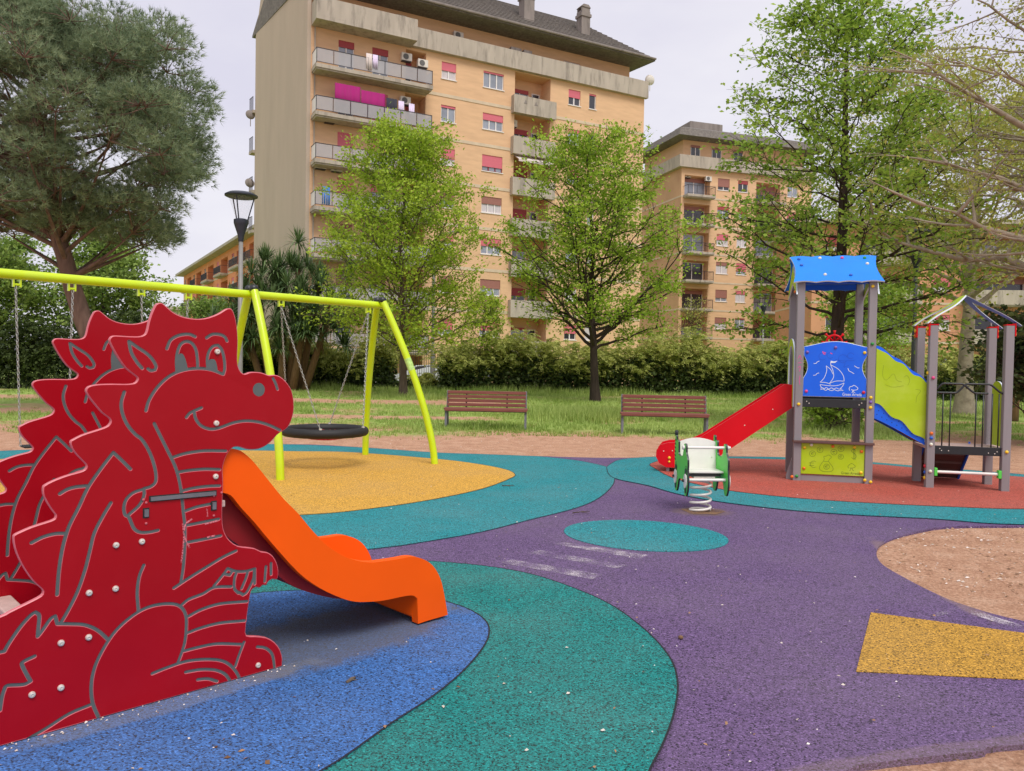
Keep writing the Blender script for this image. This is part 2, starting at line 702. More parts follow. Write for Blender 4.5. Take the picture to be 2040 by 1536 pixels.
DR_OUT = [[1126,2],[1130,33],[1118,81],[1089,125],[1046,158],[991,177],[950,190],[947,225],[953,282],[961,338],[968,379],[974,393],[993,403],[1012,396],[1028,406],[1043,401],[1055,417],[1074,425],[1094,419],[1102,427],[1105,456],[1097,494],[1077,531],[1049,554],[1018,563],[987,582],[950,593],[905,606],[868,636],[846,671],[835,715],[833,784],[834,831],[836,901],[833,950],[838,984],[851,1018],[868,1041],[886,1053],[916,1049],[945,1038],[983,1035],[1021,1042],[1060,1065],[1091,1096],[1114,1110],[1134,1120],[1154,1141],[1170,1181],[1176,1226],[1170,1278],[1156,1315],[1132,1345],[1104,1367],[1076,1375],[1049,1373],[1033,1378],[1010,1385],[980,1388],[953,1386],[931,1378],[913,1388],[899,1416],[896,1458],[898,1507],[896,1563],[889,1612],[878,1649],[867,1666],[852,1667],[838,1661],[810,1642],[768,1623],[727,1614],[687,1614],[647,1621],[614,1636],[589,1656],[573,1669],[560,1671],[547,1665],[538,1649],[526,1619],[517,1587],[512,1561],[505,1541],[489,1531],[465,1528],[429,1528],[393,1529],[377,1526],[369,1516],[368,1505],[382,1474],[403,1436],[429,1399],[460,1373],[475,1360],[473,1348],[460,1338],[430,1335],[383,1336],[336,1335],[302,1330],[288,1321],[284,1306],[297,1281],[320,1249],[342,1221],[366,1201],[374,1188],[370,1176],[360,1167],[337,1158],[303,1148],[269,1137],[242,1123],[231,1115],[231,1100],[242,1074],[261,1049],[281,1025],[287,1013],[281,1001],[264,994],[231,987],[199,978],[167,966],[143,953],[137,942],[138,918],[146,896],[162,864],[178,838],[180,834],[178,822],[162,815],[136,809],[99,800],[64,787],[45,778],[41,764],[46,728],[59,685],[79,640],[105,594],[134,558],[138,545],[132,534],[105,522],[64,507],[29,494],[0,483],[-70,480],[-150,370],[-200,220],[-190,60],[-170,2]]
DR_STR = [[[441,1507],[450,1463],[471,1425],[492,1399]],[[441,1507],[477,1482],[520,1451],[546,1412],[543,1393],[527,1390],[515,1397]],[[590,1482],[606,1519],[641,1540],[681,1546],[708,1537]],[[757,1534],[783,1550],[818,1550],[839,1540],[848,1523]],[[632,1387],[630,1433],[635,1473],[648,1503],[671,1515],[694,1508],[711,1482],[718,1441],[720,1401]],[[763,1408],[761,1442],[769,1476],[787,1498],[808,1503],[825,1484],[836,1443],[839,1402],[833,1377]],[[508,1225],[521,1270],[553,1321],[597,1364],[649,1390],[715,1401],[777,1396],[830,1377]],[[1068,1359],[1080,1338],[1091,1308]],[[706,1215],[713,1184],[737,1153],[779,1137],[821,1142],[878,1160],[937,1167],[997,1160],[1051,1143],[1106,1117]],[[673,1192],[690,1211],[737,1231]],[[424,1303],[413,1259],[418,1215],[437,1169],[467,1130],[491,1109],[516,1068],[535,1021],[548,968],[548,929],[530,911],[502,904]],[[502,901],[502,875],[484,838],[444,804]],[[502,902],[462,892],[435,869],[425,838],[429,806],[444,793],[463,746],[487,726],[525,721],[559,724]],[[541,1171],[566,1118],[592,1063],[618,1008],[638,953],[652,885],[660,817],[663,785],[670,724],[670,636],[664,549],[655,489]],[[617,1025],[671,1038],[752,1044],[847,1037]],[[638,960],[685,964],[753,964],[819,957]],[[652,878],[705,886],[767,888],[820,885]],[[673,792],[720,803],[782,809]],[[676,729],[741,733],[817,738]],[[677,655],[748,658],[827,663]],[[384,1061],[338,999],[292,929],[259,854],[226,785],[205,709],[192,620],[186,527]],[[384,1061],[416,1027],[449,989]],[[194,915],[221,930],[253,936],[290,936]],[[376,860],[350,816],[316,748],[299,675],[282,603],[255,522],[222,455],[198,414]],[[100,740],[136,756],[178,763],[218,759]],[[503,587],[485,541],[478,477],[483,401]],[[625,469],[688,500],[770,537],[840,567],[898,585]],[[659,390],[689,408],[750,420],[799,438],[877,427]],[[798,445],[841,489],[859,511]],[[859,511],[899,492],[943,484],[988,488]],[[988,488],[988,419]],[[848,488],[870,480],[880,493]],[[902,489],[892,459],[892,416],[911,391]],[[954,479],[944,449],[925,409]],[[985,478],[981,442],[952,390],[933,379],[914,394]],[[1042,489],[1037,420]],[[1067,500],[1068,448]],[[333,7],[312,70],[307,141],[318,207],[346,269],[387,329],[434,370],[489,400],[545,411],[609,405],[652,385],[676,343],[679,287],[673,227],[660,183],[644,143]],[[686,334],[743,352],[827,360],[952,345]],[[683,263],[744,272],[828,274],[942,259]],[[662,188],[731,189],[815,184],[931,153]],[[939,162],[917,110],[899,61]],[[539,126],[598,135],[677,141],[759,129],[830,106],[873,75],[903,35],[919,2]],[[677,95],[745,88],[809,68],[852,38],[874,4]],[[729,48],[774,39],[816,16]],[[1003,125],[1046,107],[1078,69],[1090,6]],[[-29,353],[0,351],[14,351],[29,379],[64,430],[95,464],[113,475],[126,458],[123,410],[121,381]],[[121,381],[137,401],[163,437],[179,446],[187,414]],[[187,414],[233,403],[283,388],[329,356],[369,308]],[[111,308],[75,297],[70,286],[85,246],[98,216]],[[98,216],[75,210],[29,220],[17,218],[7,186],[0,135]],[[91,-1],[153,21],[229,52],[307,65]]]
DR_FILL = [[[630,1383],[627,1427],[634,1453],[645,1463],[658,1460],[668,1440],[675,1414],[675,1395],[649,1388]],[[759,1402],[757,1425],[770,1439],[790,1442],[801,1429],[808,1394],[805,1386],[777,1398]],[[1029,1307],[1025,1291],[1015,1280],[1000,1276],[986,1281],[975,1292],[971,1308],[975,1323],[985,1334],[1000,1338],[1014,1334],[1025,1322]]]
DR_BOLT = [[804,1475],[802,1162],[801,928],[395,687],[494,687],[297,513],[394,511],[199,338],[296,337],[199,164],[102,165],[1007,39]]
DR_SLOT = [[[521,859],[806,855]],[[510,824],[510,782]],[[794,822],[794,779]]]
CHUTE = [[805,977],[818,1014],[857,1034],[890,1041],[930,1029],[978,989],[1020,940],[1071,876],[1144,787],[1220,709],[1298,615],[1379,533],[1462,473],[1547,429],[1634,403],[1725,395],[1818,391],[1894,390],[1953,376],[2014,346],[2065,301],[2108,233],[2136,146],[2167,14],[2020,13],[1955,10],[1951,72],[1947,152],[1917,174],[1859,182],[1728,186],[1638,197],[1550,215],[1465,251],[1341,326],[1223,425],[1074,600],[1002,691],[932,772],[885,832],[835,851],[800,858]]
FAR_EDGE = [[-7.94,11.94],[-6.1,13.01],[-3.86,13.65],[-2.6,13.35],[-1.27,12.77],[-0.56,12.66],[0.35,12.51],[1.6,12.42],[3.48,12.91],[4.92,12.91],[5.87,12.43],[6.28,12.11],[7.44,11.34],[7.52,11.24]]
INLET = [[4.97,7.4],[4.54,7.34],[4.11,7.26],[3.77,7.05],[3.38,6.73],[3.1,6.41],[2.93,6.1],[2.83,5.79],[2.81,5.44],[2.82,5.07],[2.87,4.81],[3.05,4.51]]
NEAR_EDGE = [[2.04,2.99],[1.83,2.93],[1.6,2.88],[1.39,2.83],[1.23,2.76]]
YELLOW = [[-3.53,12.49],[-2.59,12.49],[-1.17,11.82],[-0.5,11.3],[-0.08,10.75],[0.06,10.27],[-0.01,9.85],[-0.33,9.0],[-0.79,8.28],[-1.29,7.73],[-1.93,7.28]]
TEAL_SWING = [[-3.84,13.56],[-2.58,13.27],[-1.26,12.7],[-0.56,12.59],[0.35,12.44],[0.58,12.34],[1.04,11.94],[1.36,11.38],[1.44,10.95],[1.38,10.15],[1.24,9.37],[0.96,8.45],[0.64,7.83],[0.21,7.27],[-0.24,6.68],[-0.68,6.27],[-0.97,6.05],[-1.33,5.91]]
TEAL_DRAGON = [[-0.86,5.61],[-0.57,5.61],[-0.19,5.51],[0.13,5.33],[0.39,5.04],[0.61,4.68],[0.75,4.24],[0.81,3.84],[0.79,3.53],[0.71,3.21],[0.6,2.91],[0.52,2.73]]
BLUE = [[-1.58,4.74],[-1.29,4.82],[-0.93,4.85],[-0.57,4.79],[-0.34,4.61],[-0.21,4.47],[-0.12,4.28],[-0.1,4.08],[-0.13,3.86],[-0.21,3.57],[-0.32,3.3],[-0.46,3.04],[-0.57,2.81],[-0.65,2.67]]
SPOT = [[0.51,6.81],[1.85,6.5],[1.22,7.31],[1.26,6.1]]
CORAL = [[2.13,11.66],[2.09,11.09],[2.17,10.11],[2.52,9.32],[2.85,8.98],[3.32,8.69],[3.92,8.49],[4.61,8.35],[5.54,8.26]]
CORAL_FAR = [[7.27,10.86],[6.11,11.78],[5.71,12.09],[4.75,12.47],[3.3,12.53],[2.61,12.36]]
TEAL_TOWER = [[1.77,12.18],[1.49,11.51],[1.38,10.99],[1.36,10.1],[1.7,9.5],[1.94,8.89],[2.28,8.43],[2.85,8.01],[3.48,7.77],[4.22,7.63],[4.98,7.42]]
TRI = [[2.19,4.61],[1.69,3.69],[2.47,3.65],[2.77,4.09]]
CHALK = [[[0.36,6.26],[0.46,6.32],[1.08,5.94],[0.99,5.81]],[[0.13,5.94],[0.25,6.04],[0.87,5.62],[0.77,5.53]],[[-0.07,5.63],[0.02,5.73],[0.66,5.35],[0.57,5.23]],[[2.47,4.55],[2.75,4.72],[2.83,4.73],[2.52,4.52]],[[2.76,4.7],[2.84,4.72],[2.99,4.39],[2.92,4.29]]]

# ------------------------------------------------------------------ materials
M = {}
M['gap_shade'] = pm('painted_gap_shade', (30, 30, 36), 0.9, 0.4, 60)  # near-black ribbon colour standing in for the shadow gap between patches
M['purple'] = rubber('rubber_purple', (99, 77, 116), 0.14, stain=[
    (1.75, 2.89, 0.97, 0.25, 1.1, 0.11, (140, 120, 108), 0.28), (1.97, 7.84, 1.0, 0.0, 0.34, 0.26, (120, 100, 92), 0.5),
    (3.0, 5.6, 0.15, 0.99, 1.2, 0.12, (140, 116, 104), 0.45)])
M['teal'] = rubber('rubber_teal', (26, 132, 140), 0.14)
M['green_teal'] = rubber('rubber_green_teal', (14, 120, 116), 0.17)
M['yellow'] = rubber('rubber_yellow', (204, 154, 60), 0.06)
M['yellow2'] = rubber('rubber_yellow_patch', (180, 136, 50), 0.14)
M['coral'] = rubber('rubber_coral', (172, 80, 66), 0.06)
M['blue'] = rubber('rubber_blue', (54, 103, 166), 0.15, stain=[
    (-0.98, 3.98, 0.711, 0.703, 0.95, 0.40, (96, 96, 102), 0.7),
    (-1.40, 3.20, 0.711, 0.703, 0.75, 0.10, (120, 124, 134), 0.45)])
M['red'] = pm('red_board', (158, 6, 24), 0.36, 0.05, 3, bump=0.03, bscale=220, dirt=(180, 50, 60), dscale=5, damt=0.08, spec=0.22)
M['core'] = pm('grey_board_core', (84, 94, 94), 0.6, 0.08, 20)
M['redge'] = pm('pink_edge_and_painted_glint', (196, 96, 106), 0.4, 0.1, 20)  # pink board edges; on groove slopes it is a painted sky highlight
M['orange'] = pm('orange_plastic', (244, 90, 0), 0.45, 0.04, 3, bump=0.05, bscale=400, spec=0.22)
M['rib'] = pm('dark_red_underside', (150, 14, 28), 0.5, 0.08, 4)
M['steel'] = pm('bolt_steel', (226, 220, 210), 0.3, 0.1, 30, metal=0.45)
M['darkhole'] = pm('slot_shade_and_dark_screw', (30, 30, 30), 0.7)  # shade inside the hand slots painted near-black; also plain dark screw heads
M['lime'] = pm('lime_paint', (196, 222, 8), 0.34, 0.05, 4, coat=0.2, dirt=(190, 215, 130), dscale=2.5, damt=0.25)
M['black'] = pm('black_rubber', (26, 26, 28), 0.6, 0.2, 30, bump=0.4, bscale=120)
M['blackmetal'] = pm('black_metal', (34, 37, 40), 0.4, 0.15, 20)
M['chain'] = pm('galvanised_chain', (178, 178, 172), 0.4, 0.2, 60, metal=0.65)
M['post'] = pm('grey_post', (138, 132, 134), 0.55, 0.07, 5, bump=0.05, stretch=(1, 1, 0.2))
M['blueb'] = pm('blue_board', (0, 98, 230), 0.36, 0.05, 3, dirt=(60, 130, 230), dscale=3, damt=0.25)
M['roofblue'] = pm('roof_blue_board', (20, 128, 226), 0.36, 0.06, 3, spec=0.35)
M['limeb'] = pm('lime_board', (170, 198, 6), 0.38, 0.06, 3, dirt=(215, 228, 120), dscale=2.2, damt=0.3)
M['greenb'] = pm('green_board', (86, 206, 76), 0.4, 0.06, 5)
M['redb'] = pm('bright_red_board', (214, 0, 22), 0.36, 0.05, 3, spec=0.3)
M['white'] = pm('white_plastic', (226, 222, 216), 0.4, 0.06, 6, dirt=(185, 175, 160), dscale=4, damt=0.3)
M['whiteedge'] = pm('white_board_edge', (215, 225, 235), 0.4, 0.06, 6)
M['brownwood'] = pm('brown_wood', (96, 68, 62), 0.6, 0.2, 6, bump=0.2, bscale=40, stretch=(0.3, 6, 6))
M['slat'] = pm('bench_slat_wood', (122, 68, 58), 0.5, 0.25, 5, bump=0.25, bscale=30, stretch=(0.5, 8, 8))
M['iron'] = pm('grey_cast_iron', (104, 104, 110), 0.5, 0.15, 20)
M['step'] = pm('beige_step', (196, 168, 160), 0.6, 0.1, 20, bump=0.1)
for nm, c in dict(cap_yellow=(238, 196, 40), cap_orange=(226, 110, 24), cap_blue=(30, 90, 190), cap_green=(40, 140, 60), cap_red=(205, 40, 60), cap_violet=(120, 90, 170), cap_pink=(216, 70, 130), cap_white=(225, 225, 205)).items():
    M[nm] = pm(nm, c, 0.35, 0.06, 20)
M['engrave'] = pm('engraved_line_dark', (84, 110, 20), 0.6, 0.1, 20)
M['print_white'] = pm('print_white', (224, 232, 240), 0.5, 0.05, 20)
M['pen'] = pm('pen_scribble', (134, 156, 14), 0.6)
M['pen_blue'] = pm('pen_scribble_blue', (16, 70, 190), 0.6)
M['pen_pink'] = pm('pen_scribble_pink', (214, 80, 150), 0.6)
M['scratch'] = worn_paint('scratched_board', (228, 130, 140), 0.86, 1.08)
M['chalk'] = worn_paint('chalk', (222, 212, 216), 1.0, 1.3)
M['soilpatch'] = worn_paint('loose_soil', (140, 108, 80), 0.72, 1.02)
M['soilrim'] = pm('soil_in_hole', (120, 92, 66), 0.9, 0.4, 30, bump=0.8, bscale=60)

# ------------------------------------------------------------------ ground
rng = np.random.default_rng(7)


def vnoise(x, y, s, seed):
    """smooth value noise, vectorised"""
    x, y = np.asarray(x, float) / s, np.asarray(y, float) / s
    ix, iy = np.floor(x).astype(np.int64), np.floor(y).astype(np.int64)
    fx, fy = x - ix, y - iy
    fx, fy = fx * fx * (3 - 2 * fx), fy * fy * (3 - 2 * fy)

    def h(a, b):
        n = (a * 374761393 + b * 668265263 + seed * 982451653) & 0x7fffffff
        n = ((n ^ (n >> 13)) * 1274126177) & 0x7fffffff
        return ((n ^ (n >> 16)) & 0xffff) / 65535.0
    return (h(ix, iy) * (1 - fx) + h(ix + 1, iy) * fx) * (1 - fy) + (h(ix, iy + 1) * (1 - fx) + h(ix + 1, iy + 1) * fx) * fy


def sstep(a, b, x):
    t = np.clip((x - a) / (b - a), 0, 1)
    return t * t * (3 - 2 * t)


def grass_amount(x, y):
    """how grassy the park floor is: bare soil round the play surface and benches, lawn behind, a trodden path"""
    x, y = np.asarray(x, float), np.asarray(y, float)
    n = 0.55 * vnoise(x, y, 2.6, 1) + 0.3 * vnoise(x, y, 0.9, 2) + 0.15 * vnoise(x, y, 0.4, 3)
    edge = 16.6 - 1.8 * np.exp(-((x + 8) / 3.0) ** 2) + 0.5 * np.sin(x * 0.5) + 1.2 * np.exp(-((x - 0.9) / 2.0) ** 2) - 1.2 * sstep(8, 12, x)
    g = sstep(-1.4, 2.6, y - edge + (n - 0.5) * 4.5)
    # trodden strips across the left lawn
    for yc, wd, amt in ((21.2, 1.0, 0.95), (29.8, 2.2, 1.0)):
        c = yc + 0.06 * (x + 4) + 0.5 * np.sin(x * 0.35)
        g *= 1 - amt * np.exp(-((y - c) / wd) ** 2) * (1 - sstep(-1.5, 1.5, x)) * sstep(0.25, 0.5, n + 0.12)
    # bare strip on the right
    g *= 1 - 0.75 * np.exp(-((y - 23.0) / 0.8) ** 2) * sstep(6, 9, x)
    g *= 0.35 + 0.65 * sstep(0.3, 0.55, n)
    return np.clip(g, 0, 1)


xs = np.unique(np.concatenate([np.linspace(-700, -60, 18), np.linspace(-60, -18, 60), np.arange(-18, 20, 0.2), np.linspace(20, 60, 60), np.linspace(60, 700, 18)]))
ys = np.unique(np.concatenate([np.linspace(-120, -4, 14), np.arange(-4, 30, 0.2), np.arange(30, 60, 0.7), np.linspace(60, 1500, 40)]))
GX, GY = np.meshgrid(xs, ys)
near = (np.abs(GX) < 30) & (GY < 60) & (GY > -4)
GZ = -0.022 + np.where(near, (vnoise(GX, GY, 1.7, 11) - 0.5) * 0.02 + (vnoise(GX, GY, 0.45, 12) - 0.5) * 0.016, 0)
GZ = GZ + 0.05 * sstep(15.5, 20, GY) * vnoise(GX, GY, 3.0, 13)
nx_, ny_ = len(xs), len(ys)
idx = np.arange(nx_ * ny_).reshape(ny_, nx_)
GF = np.stack([idx[:-1, :-1], idx[:-1, 1:], idx[1:, 1:], idx[1:, :-1]], -1).reshape(-1, 4)
gm, N, L, b = _nodes('soil_and_lawn')
at = N.new('ShaderNodeAttribute')
at.attribute_name = 'grass'
tc = N.new('ShaderNodeTexCoord')


def nz(scale, detail=6, rough=0.6):
    n = N.new('ShaderNodeTexNoise')
    n.inputs['Scale'].default_value = scale
    n.inputs['Detail'].default_value = detail
    n.inputs['Roughness'].default_value = rough
    L.new(tc.outputs['Object'], n.inputs['Vector'])
    return n.outputs['Fac']


def ramp(fac, stops):
    r = N.new('ShaderNodeValToRGB')
    while len(r.color_ramp.elements) < len(stops):
        r.color_ramp.elements.new(0.5)
    for e, (p, c) in zip(r.color_ramp.elements, stops):
        e.position = p
        e.color = lin(c) + (1,)
    L.new(fac, r.inputs['Fac'])
    return r.outputs['Color']


soil = ramp(nz(3.5, 9, 0.7), [(0.3, (166, 120, 92)), (0.5, (200, 154, 124)), (0.7, (222, 184, 156))])
soil_fine = ramp(nz(46, 4, 0.7), [(0.34, (84, 64, 50)), (0.46, (168, 128, 104)), (0.56, (206, 162, 134)), (0.7, (240, 218, 194))])
ms = N.new('ShaderNodeMix')
ms.data_type = 'RGBA'
ms.inputs[0].default_value = 0.45
L.new(soil, ms.inputs[6])
L.new(soil_fine, ms.inputs[7])
lawn = ramp(nz(5, 9, 0.75), [(0.3, (96, 122, 52)), (0.5, (146, 170, 84)), (0.7, (186, 196, 124))])
ad = N.new('ShaderNodeMath')
ad.operation = 'MULTIPLY_ADD'
ad.inputs[1].default_value = 0.8
L.new(nz(14, 8, 0.7), ad.inputs[0])
sb = N.new('ShaderNodeMath')
sb.operation = 'SUBTRACT'
sb.inputs[1].default_value = 0.4
L.new(at.outputs['Fac'], sb.inputs[0])
L.new(sb.outputs['Value'], ad.inputs[2])
mg = N.new('ShaderNodeMapRange')
mg.inputs['From Min'].default_value = 0.22
mg.inputs['From Max'].default_value = 0.55
L.new(ad.outputs['Value'], mg.inputs['Value'])
mx = N.new('ShaderNodeMix')
mx.data_type = 'RGBA'
L.new(mg.outputs['Result'], mx.inputs[0])
L.new(ms.outputs[2], mx.inputs[6])
L.new(lawn, mx.inputs[7])
L.new(mx.outputs[2], b.inputs['Base Color'])
b.inputs['Roughness'].default_value = 0.95
b.inputs['Specular IOR Level'].default_value = 0.15
bp = N.new('ShaderNodeBump')
bp.inputs['Strength'].default_value = 0.9
bp.inputs['Distance'].default_value = 0.03
L.new(nz(38, 6, 0.75), bp.inputs['Height'])
L.new(bp.outputs['Normal'], b.inputs['Normal'])
ground = raw_mesh('ground', np.stack([GX, GY, GZ], -1).reshape(-1, 3), GF, gm, smooth=True)
ga = ground.data.attributes.new('grass', 'FLOAT', 'POINT')
ga.data.foreach_set('value', grass_amount(GX, GY).ravel().astype(np.float32))
tag(ground, kind='structure')

# the poured rubber play surface, layer upon layer
base = FAR_EDGE + [[8.6, 10.4], [9.4, 9.0], [8.2, 7.9]] + INLET + [[3.6, 4.15], [5.2, 3.9], [5.6, 3.2], [3.4, 3.1]] + NEAR_EDGE + [[0.7, 2.35], [0.1, 1.4], [-1.6, 0.3], [-4.6, 1.2], [-6.6, 4.0], [-8.9, 7.8], [-9.3, 10.6]]
sheet('rubber_surface', base, 0.0, M['purple'], 'purple poured rubber play surface', drop=0.05)
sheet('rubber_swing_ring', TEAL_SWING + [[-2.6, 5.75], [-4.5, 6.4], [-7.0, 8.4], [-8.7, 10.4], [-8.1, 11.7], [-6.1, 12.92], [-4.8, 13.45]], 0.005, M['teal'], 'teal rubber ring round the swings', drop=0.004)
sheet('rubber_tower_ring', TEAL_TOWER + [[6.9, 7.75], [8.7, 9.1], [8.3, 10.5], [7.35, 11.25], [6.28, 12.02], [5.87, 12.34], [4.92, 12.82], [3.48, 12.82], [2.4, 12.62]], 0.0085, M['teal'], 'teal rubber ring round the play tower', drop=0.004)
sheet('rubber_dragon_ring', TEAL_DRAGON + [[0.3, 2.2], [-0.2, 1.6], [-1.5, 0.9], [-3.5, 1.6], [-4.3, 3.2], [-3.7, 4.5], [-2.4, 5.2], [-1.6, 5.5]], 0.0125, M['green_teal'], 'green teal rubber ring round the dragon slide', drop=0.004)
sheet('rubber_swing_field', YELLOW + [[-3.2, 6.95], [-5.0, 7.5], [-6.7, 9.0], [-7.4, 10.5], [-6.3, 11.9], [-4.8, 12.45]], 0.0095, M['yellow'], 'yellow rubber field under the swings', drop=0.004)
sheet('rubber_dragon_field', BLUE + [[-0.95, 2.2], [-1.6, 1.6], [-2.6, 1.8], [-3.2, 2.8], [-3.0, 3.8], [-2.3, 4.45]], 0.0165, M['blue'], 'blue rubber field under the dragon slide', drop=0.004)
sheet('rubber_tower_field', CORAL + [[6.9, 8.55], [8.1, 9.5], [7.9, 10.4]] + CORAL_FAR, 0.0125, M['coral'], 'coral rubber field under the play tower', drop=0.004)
spot = [(1.18 + 0.70 * math.cos(a) * 1.0 + 0.0 * math.sin(a), 6.69 + 0.62 * math.sin(a) - 0.05 * math.cos(a)) for a in np.linspace(0, 2 * math.pi, 48)[:-1]]
sheet('rubber_spot', spot, 0.005, M['teal'], 'round teal rubber spot in the purple surface', n=0, drop=0.004)
sheet('rubber_arrow', [TRI[0], TRI[1], [4.7, 3.45], [4.4, 3.6]], 0.005, M['yellow2'], 'yellow rubber wedge in the purple surface', n=0, drop=0.004)
for q in CHALK:
    sheet('chalk_mark', q, 0.0055, M['chalk'], n=0)
tag(sheet('soil_hole', [(1.97 + (0.21 + 0.03 * math.sin(3 * a + 1)) * math.cos(a), 7.84 + (0.18 + 0.03 * math.sin(5 * a)) * math.sin(a)) for a in np.linspace(0, 2 * math.pi, 30)[:-1]], 0.005, M['soilpatch'], n=0), kind='structure')

# ------------------------------------------------------------------ dragon slide
DT, DD, DN = np.array([-1.862, 2.799, 0.0]), np.array([0.711, 0.703, 0.0]), np.array([-0.703, 0.711, 0.0])
dragon = thing('dragon_slide', 'orange chute slide between two red dragon-shaped boards', 'slide', tuple(DT), math.atan2(0.703, 0.711))
# local frame: x along the slide, y to the far side, z up (so board coordinates are x, z)
mm = lambda L_: [(p[0] / 1000, p[1] / 1000) for p in L_]
out_pts = mm(DR_OUT)
corner = out_pts[-6:]
outl = [tuple(p) for p in smooth_line(out_pts, 2, False)]
strokes = [(smooth_line(q, 4), 0.0062) for s_ in DR_STR for q in split_sharp(mm(s_), 55)]
fills = [smooth_line(mm(q), 3, True) for q in DR_FILL]


def dr_fn(y0):
    return lambda u, v, t: (u, y0 + t, v + 0.017)


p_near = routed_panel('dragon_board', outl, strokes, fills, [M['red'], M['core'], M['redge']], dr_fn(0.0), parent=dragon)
p_far = p_near.copy()
link(p_far, dragon)
p_far.location = (0, 0.81, 0)
tag(p_near, 'near dragon board with bolts and hand slots')
tag(p_far, 'far dragon board')
for i, (u, v) in enumerate(mm(DR_BOLT)):
    mb = MB()
    mb.lathe([(0.0125, 0.0), (0.0125, -0.004), (0.010, -0.008), (0.0045, -0.0095), (0.004, -0.0055)], (u, 0, v + 0.017), 14, axis='y')
    mb.build('bolt', M['steel'], p_near, smooth=True, auto=35)
for (a, b2), hw in zip([mm(s_) for s_ in DR_SLOT], (0.013, 0.013, 0.013)):
    d = np.array(b2) - np.array(a)
    ln = np.linalg.norm(d)
    d = d / ln
    nn = np.array([-d[1], d[0]])
    A0, B0 = np.array(a), np.array(b2)
    mb = MB()
    q = [A0 + nn * hw, B0 + nn * hw, B0 - nn * hw, A0 - nn * hw]
    mb.prism([tuple(p) for p in q], dr_fn(0.0), -0.0012, 0.004, 1)  # dark plate laid on the board, painting the shade of the recess
    q = [A0 + nn * hw * .62 + d * .006, B0 + nn * hw * .62 - d * .006, B0 - nn * hw * .62 - d * .006, A0 - nn * hw * .62 + d * .006]
    mb.prism([tuple(p) for p in q], dr_fn(0.0), -0.009, -0.001, 0)
    o = mb.build('hand_slot', [M['iron'], M['darkhole']], p_near, bev=0.002)
    for e_ in (A0 - d * 0.022, B0 + d * 0.022):
        m2 = MB()
        m2.lathe([(0.005, 0), (0.005, -0.003), (0.002, -0.004)], (e_[0], 0, e_[1] + 0.017), 8, axis='y')
        m2.build('screw', M['redge'], p_near)
# scratched graffiti on the near board
mb = MB()
flat_lines(mb, [[(0.66, 0.74), (0.668, 0.68), (0.69, 0.63)], [(0.70, 0.755), (0.67, 0.73), (0.664, 0.66), (0.655, 0.57)], [(0.762, 0.80), (0.766, 0.755)], [(0.755, 0.725), (0.78, 0.728), (0.81, 0.732)], [(0.765, 0.665), (0.80, 0.668)]], dr_fn(0.0), 0.0035, -0.0008)
mb.build('scratch', M['scratch'], p_near)
# chute
cw0, cw1 = 0.03, 0.775
ch = [tuple(p) for p in mm(CHUTE)]
top, low = ch[:24], ch[24:]
# rounded side walls
for y0, y1 in ((cw0, cw0 + 0.055), (cw1 - 0.055, cw1)):
    mb = MB()
    so = smooth_line(top, 3) + [np.array(p) for p in low[:4]] + smooth_line(low[3:], 3)
    mb.prism([(p[0], p[1] + 0.017) for p in so], lambda u, v, t: (u, t, v), y0, y1)
    mb.build('chute_wall', M['orange'], dragon, smooth=True, bev=0.016, seg=4, auto=40)
# sliding bed, its front apron and the ribs under it
bed_low = [np.array(p) for p in smooth_line(low[3:], 3)][::-1]
mb = MB()
cross = [(cw0 + 0.055, 0.075), (cw0 + 0.10, 0.045), (0.25, 0.035), (0.40, 0.032), (0.56, 0.035), (cw1 - 0.10, 0.045), (cw1 - 0.055, 0.075)]
k = len(cross)
vs, fs = [], []
for p in bed_low:
    for yy, hh in cross:
        vs.append((p[0], yy, p[1] + hh + 0.017))
for i in range(len(bed_low) - 1):
    for j in range(k - 1):
        fs.append((i * k + j, i * k + j + 1, (i + 1) * k + j + 1, (i + 1) * k + j))
o_ = len(vs)
for p in bed_low:
    for yy, hh in cross:
        vs.append((p[0], yy, p[1] + hh - 0.012 + 0.017))
for i in range(len(bed_low) - 1):
    for j in range(k - 1):
        fs.append((o_ + i * k + j, o_ + (i + 1) * k + j, o_ + (i + 1) * k + j + 1, o_ + i * k + j + 1))
mb.add(vs, fs)
mb.build('chute_bed', M['orange'], dragon, smooth=True)
for yy in (0.16, 0.29, 0.42, 0.55, 0.67):
    mb = MB()
    L_ = len(bed_low)
    up_ = [(p[0], p[1] + 0.035) for p in bed_low]
    dn = []
    for i, p in enumerate(bed_low):
        dpt = 0.17 * (1 - sstep(0.12, 0.66, i / (L_ - 1))) + 0.008
        dn.append((p[0], p[1] - float(dpt) + 0.0))
    mb.prism([(u, v + 0.017) for u, v in up_ + dn[::-1]], lambda u, v, t: (u, t, v), yy - 0.035, yy + 0.035)
    mb.build('chute_rib', M['rib'], dragon, smooth=True, bev=0.02, seg=3, auto=50)
mb = MB()
mb.prism([(u, v + 0.017) for u, v in [(1.952, 0.03), (1.947, 0.19), (1.99, 0.215), (2.06, 0.2), (2.10, 0.13), (2.135, 0.02)]], lambda u, v, t: (u, t, v), cw0 + 0.05, cw1 - 0.05)
mb.build('chute_nose', M['orange'], dragon, smooth=True, bev=0.015, seg=3, auto=50)
# platform and ladder steps behind the dragon
mb = MB().box((0.42, 0.03, 0.80), (0.86, 0.80, 0.83))
mb.build('platform', M['step'], dragon, bev=0.004)
for i, (xx, zz) in enumerate(((0.0, 0.07), (0.16, 0.33), (0.30, 0.60))):
    mb = MB().box((xx - 0.04, 0.02, zz), (xx + 0.04, 0.808, zz + 0.03))
    mb.build('step', M['step'], dragon, bev=0.006)

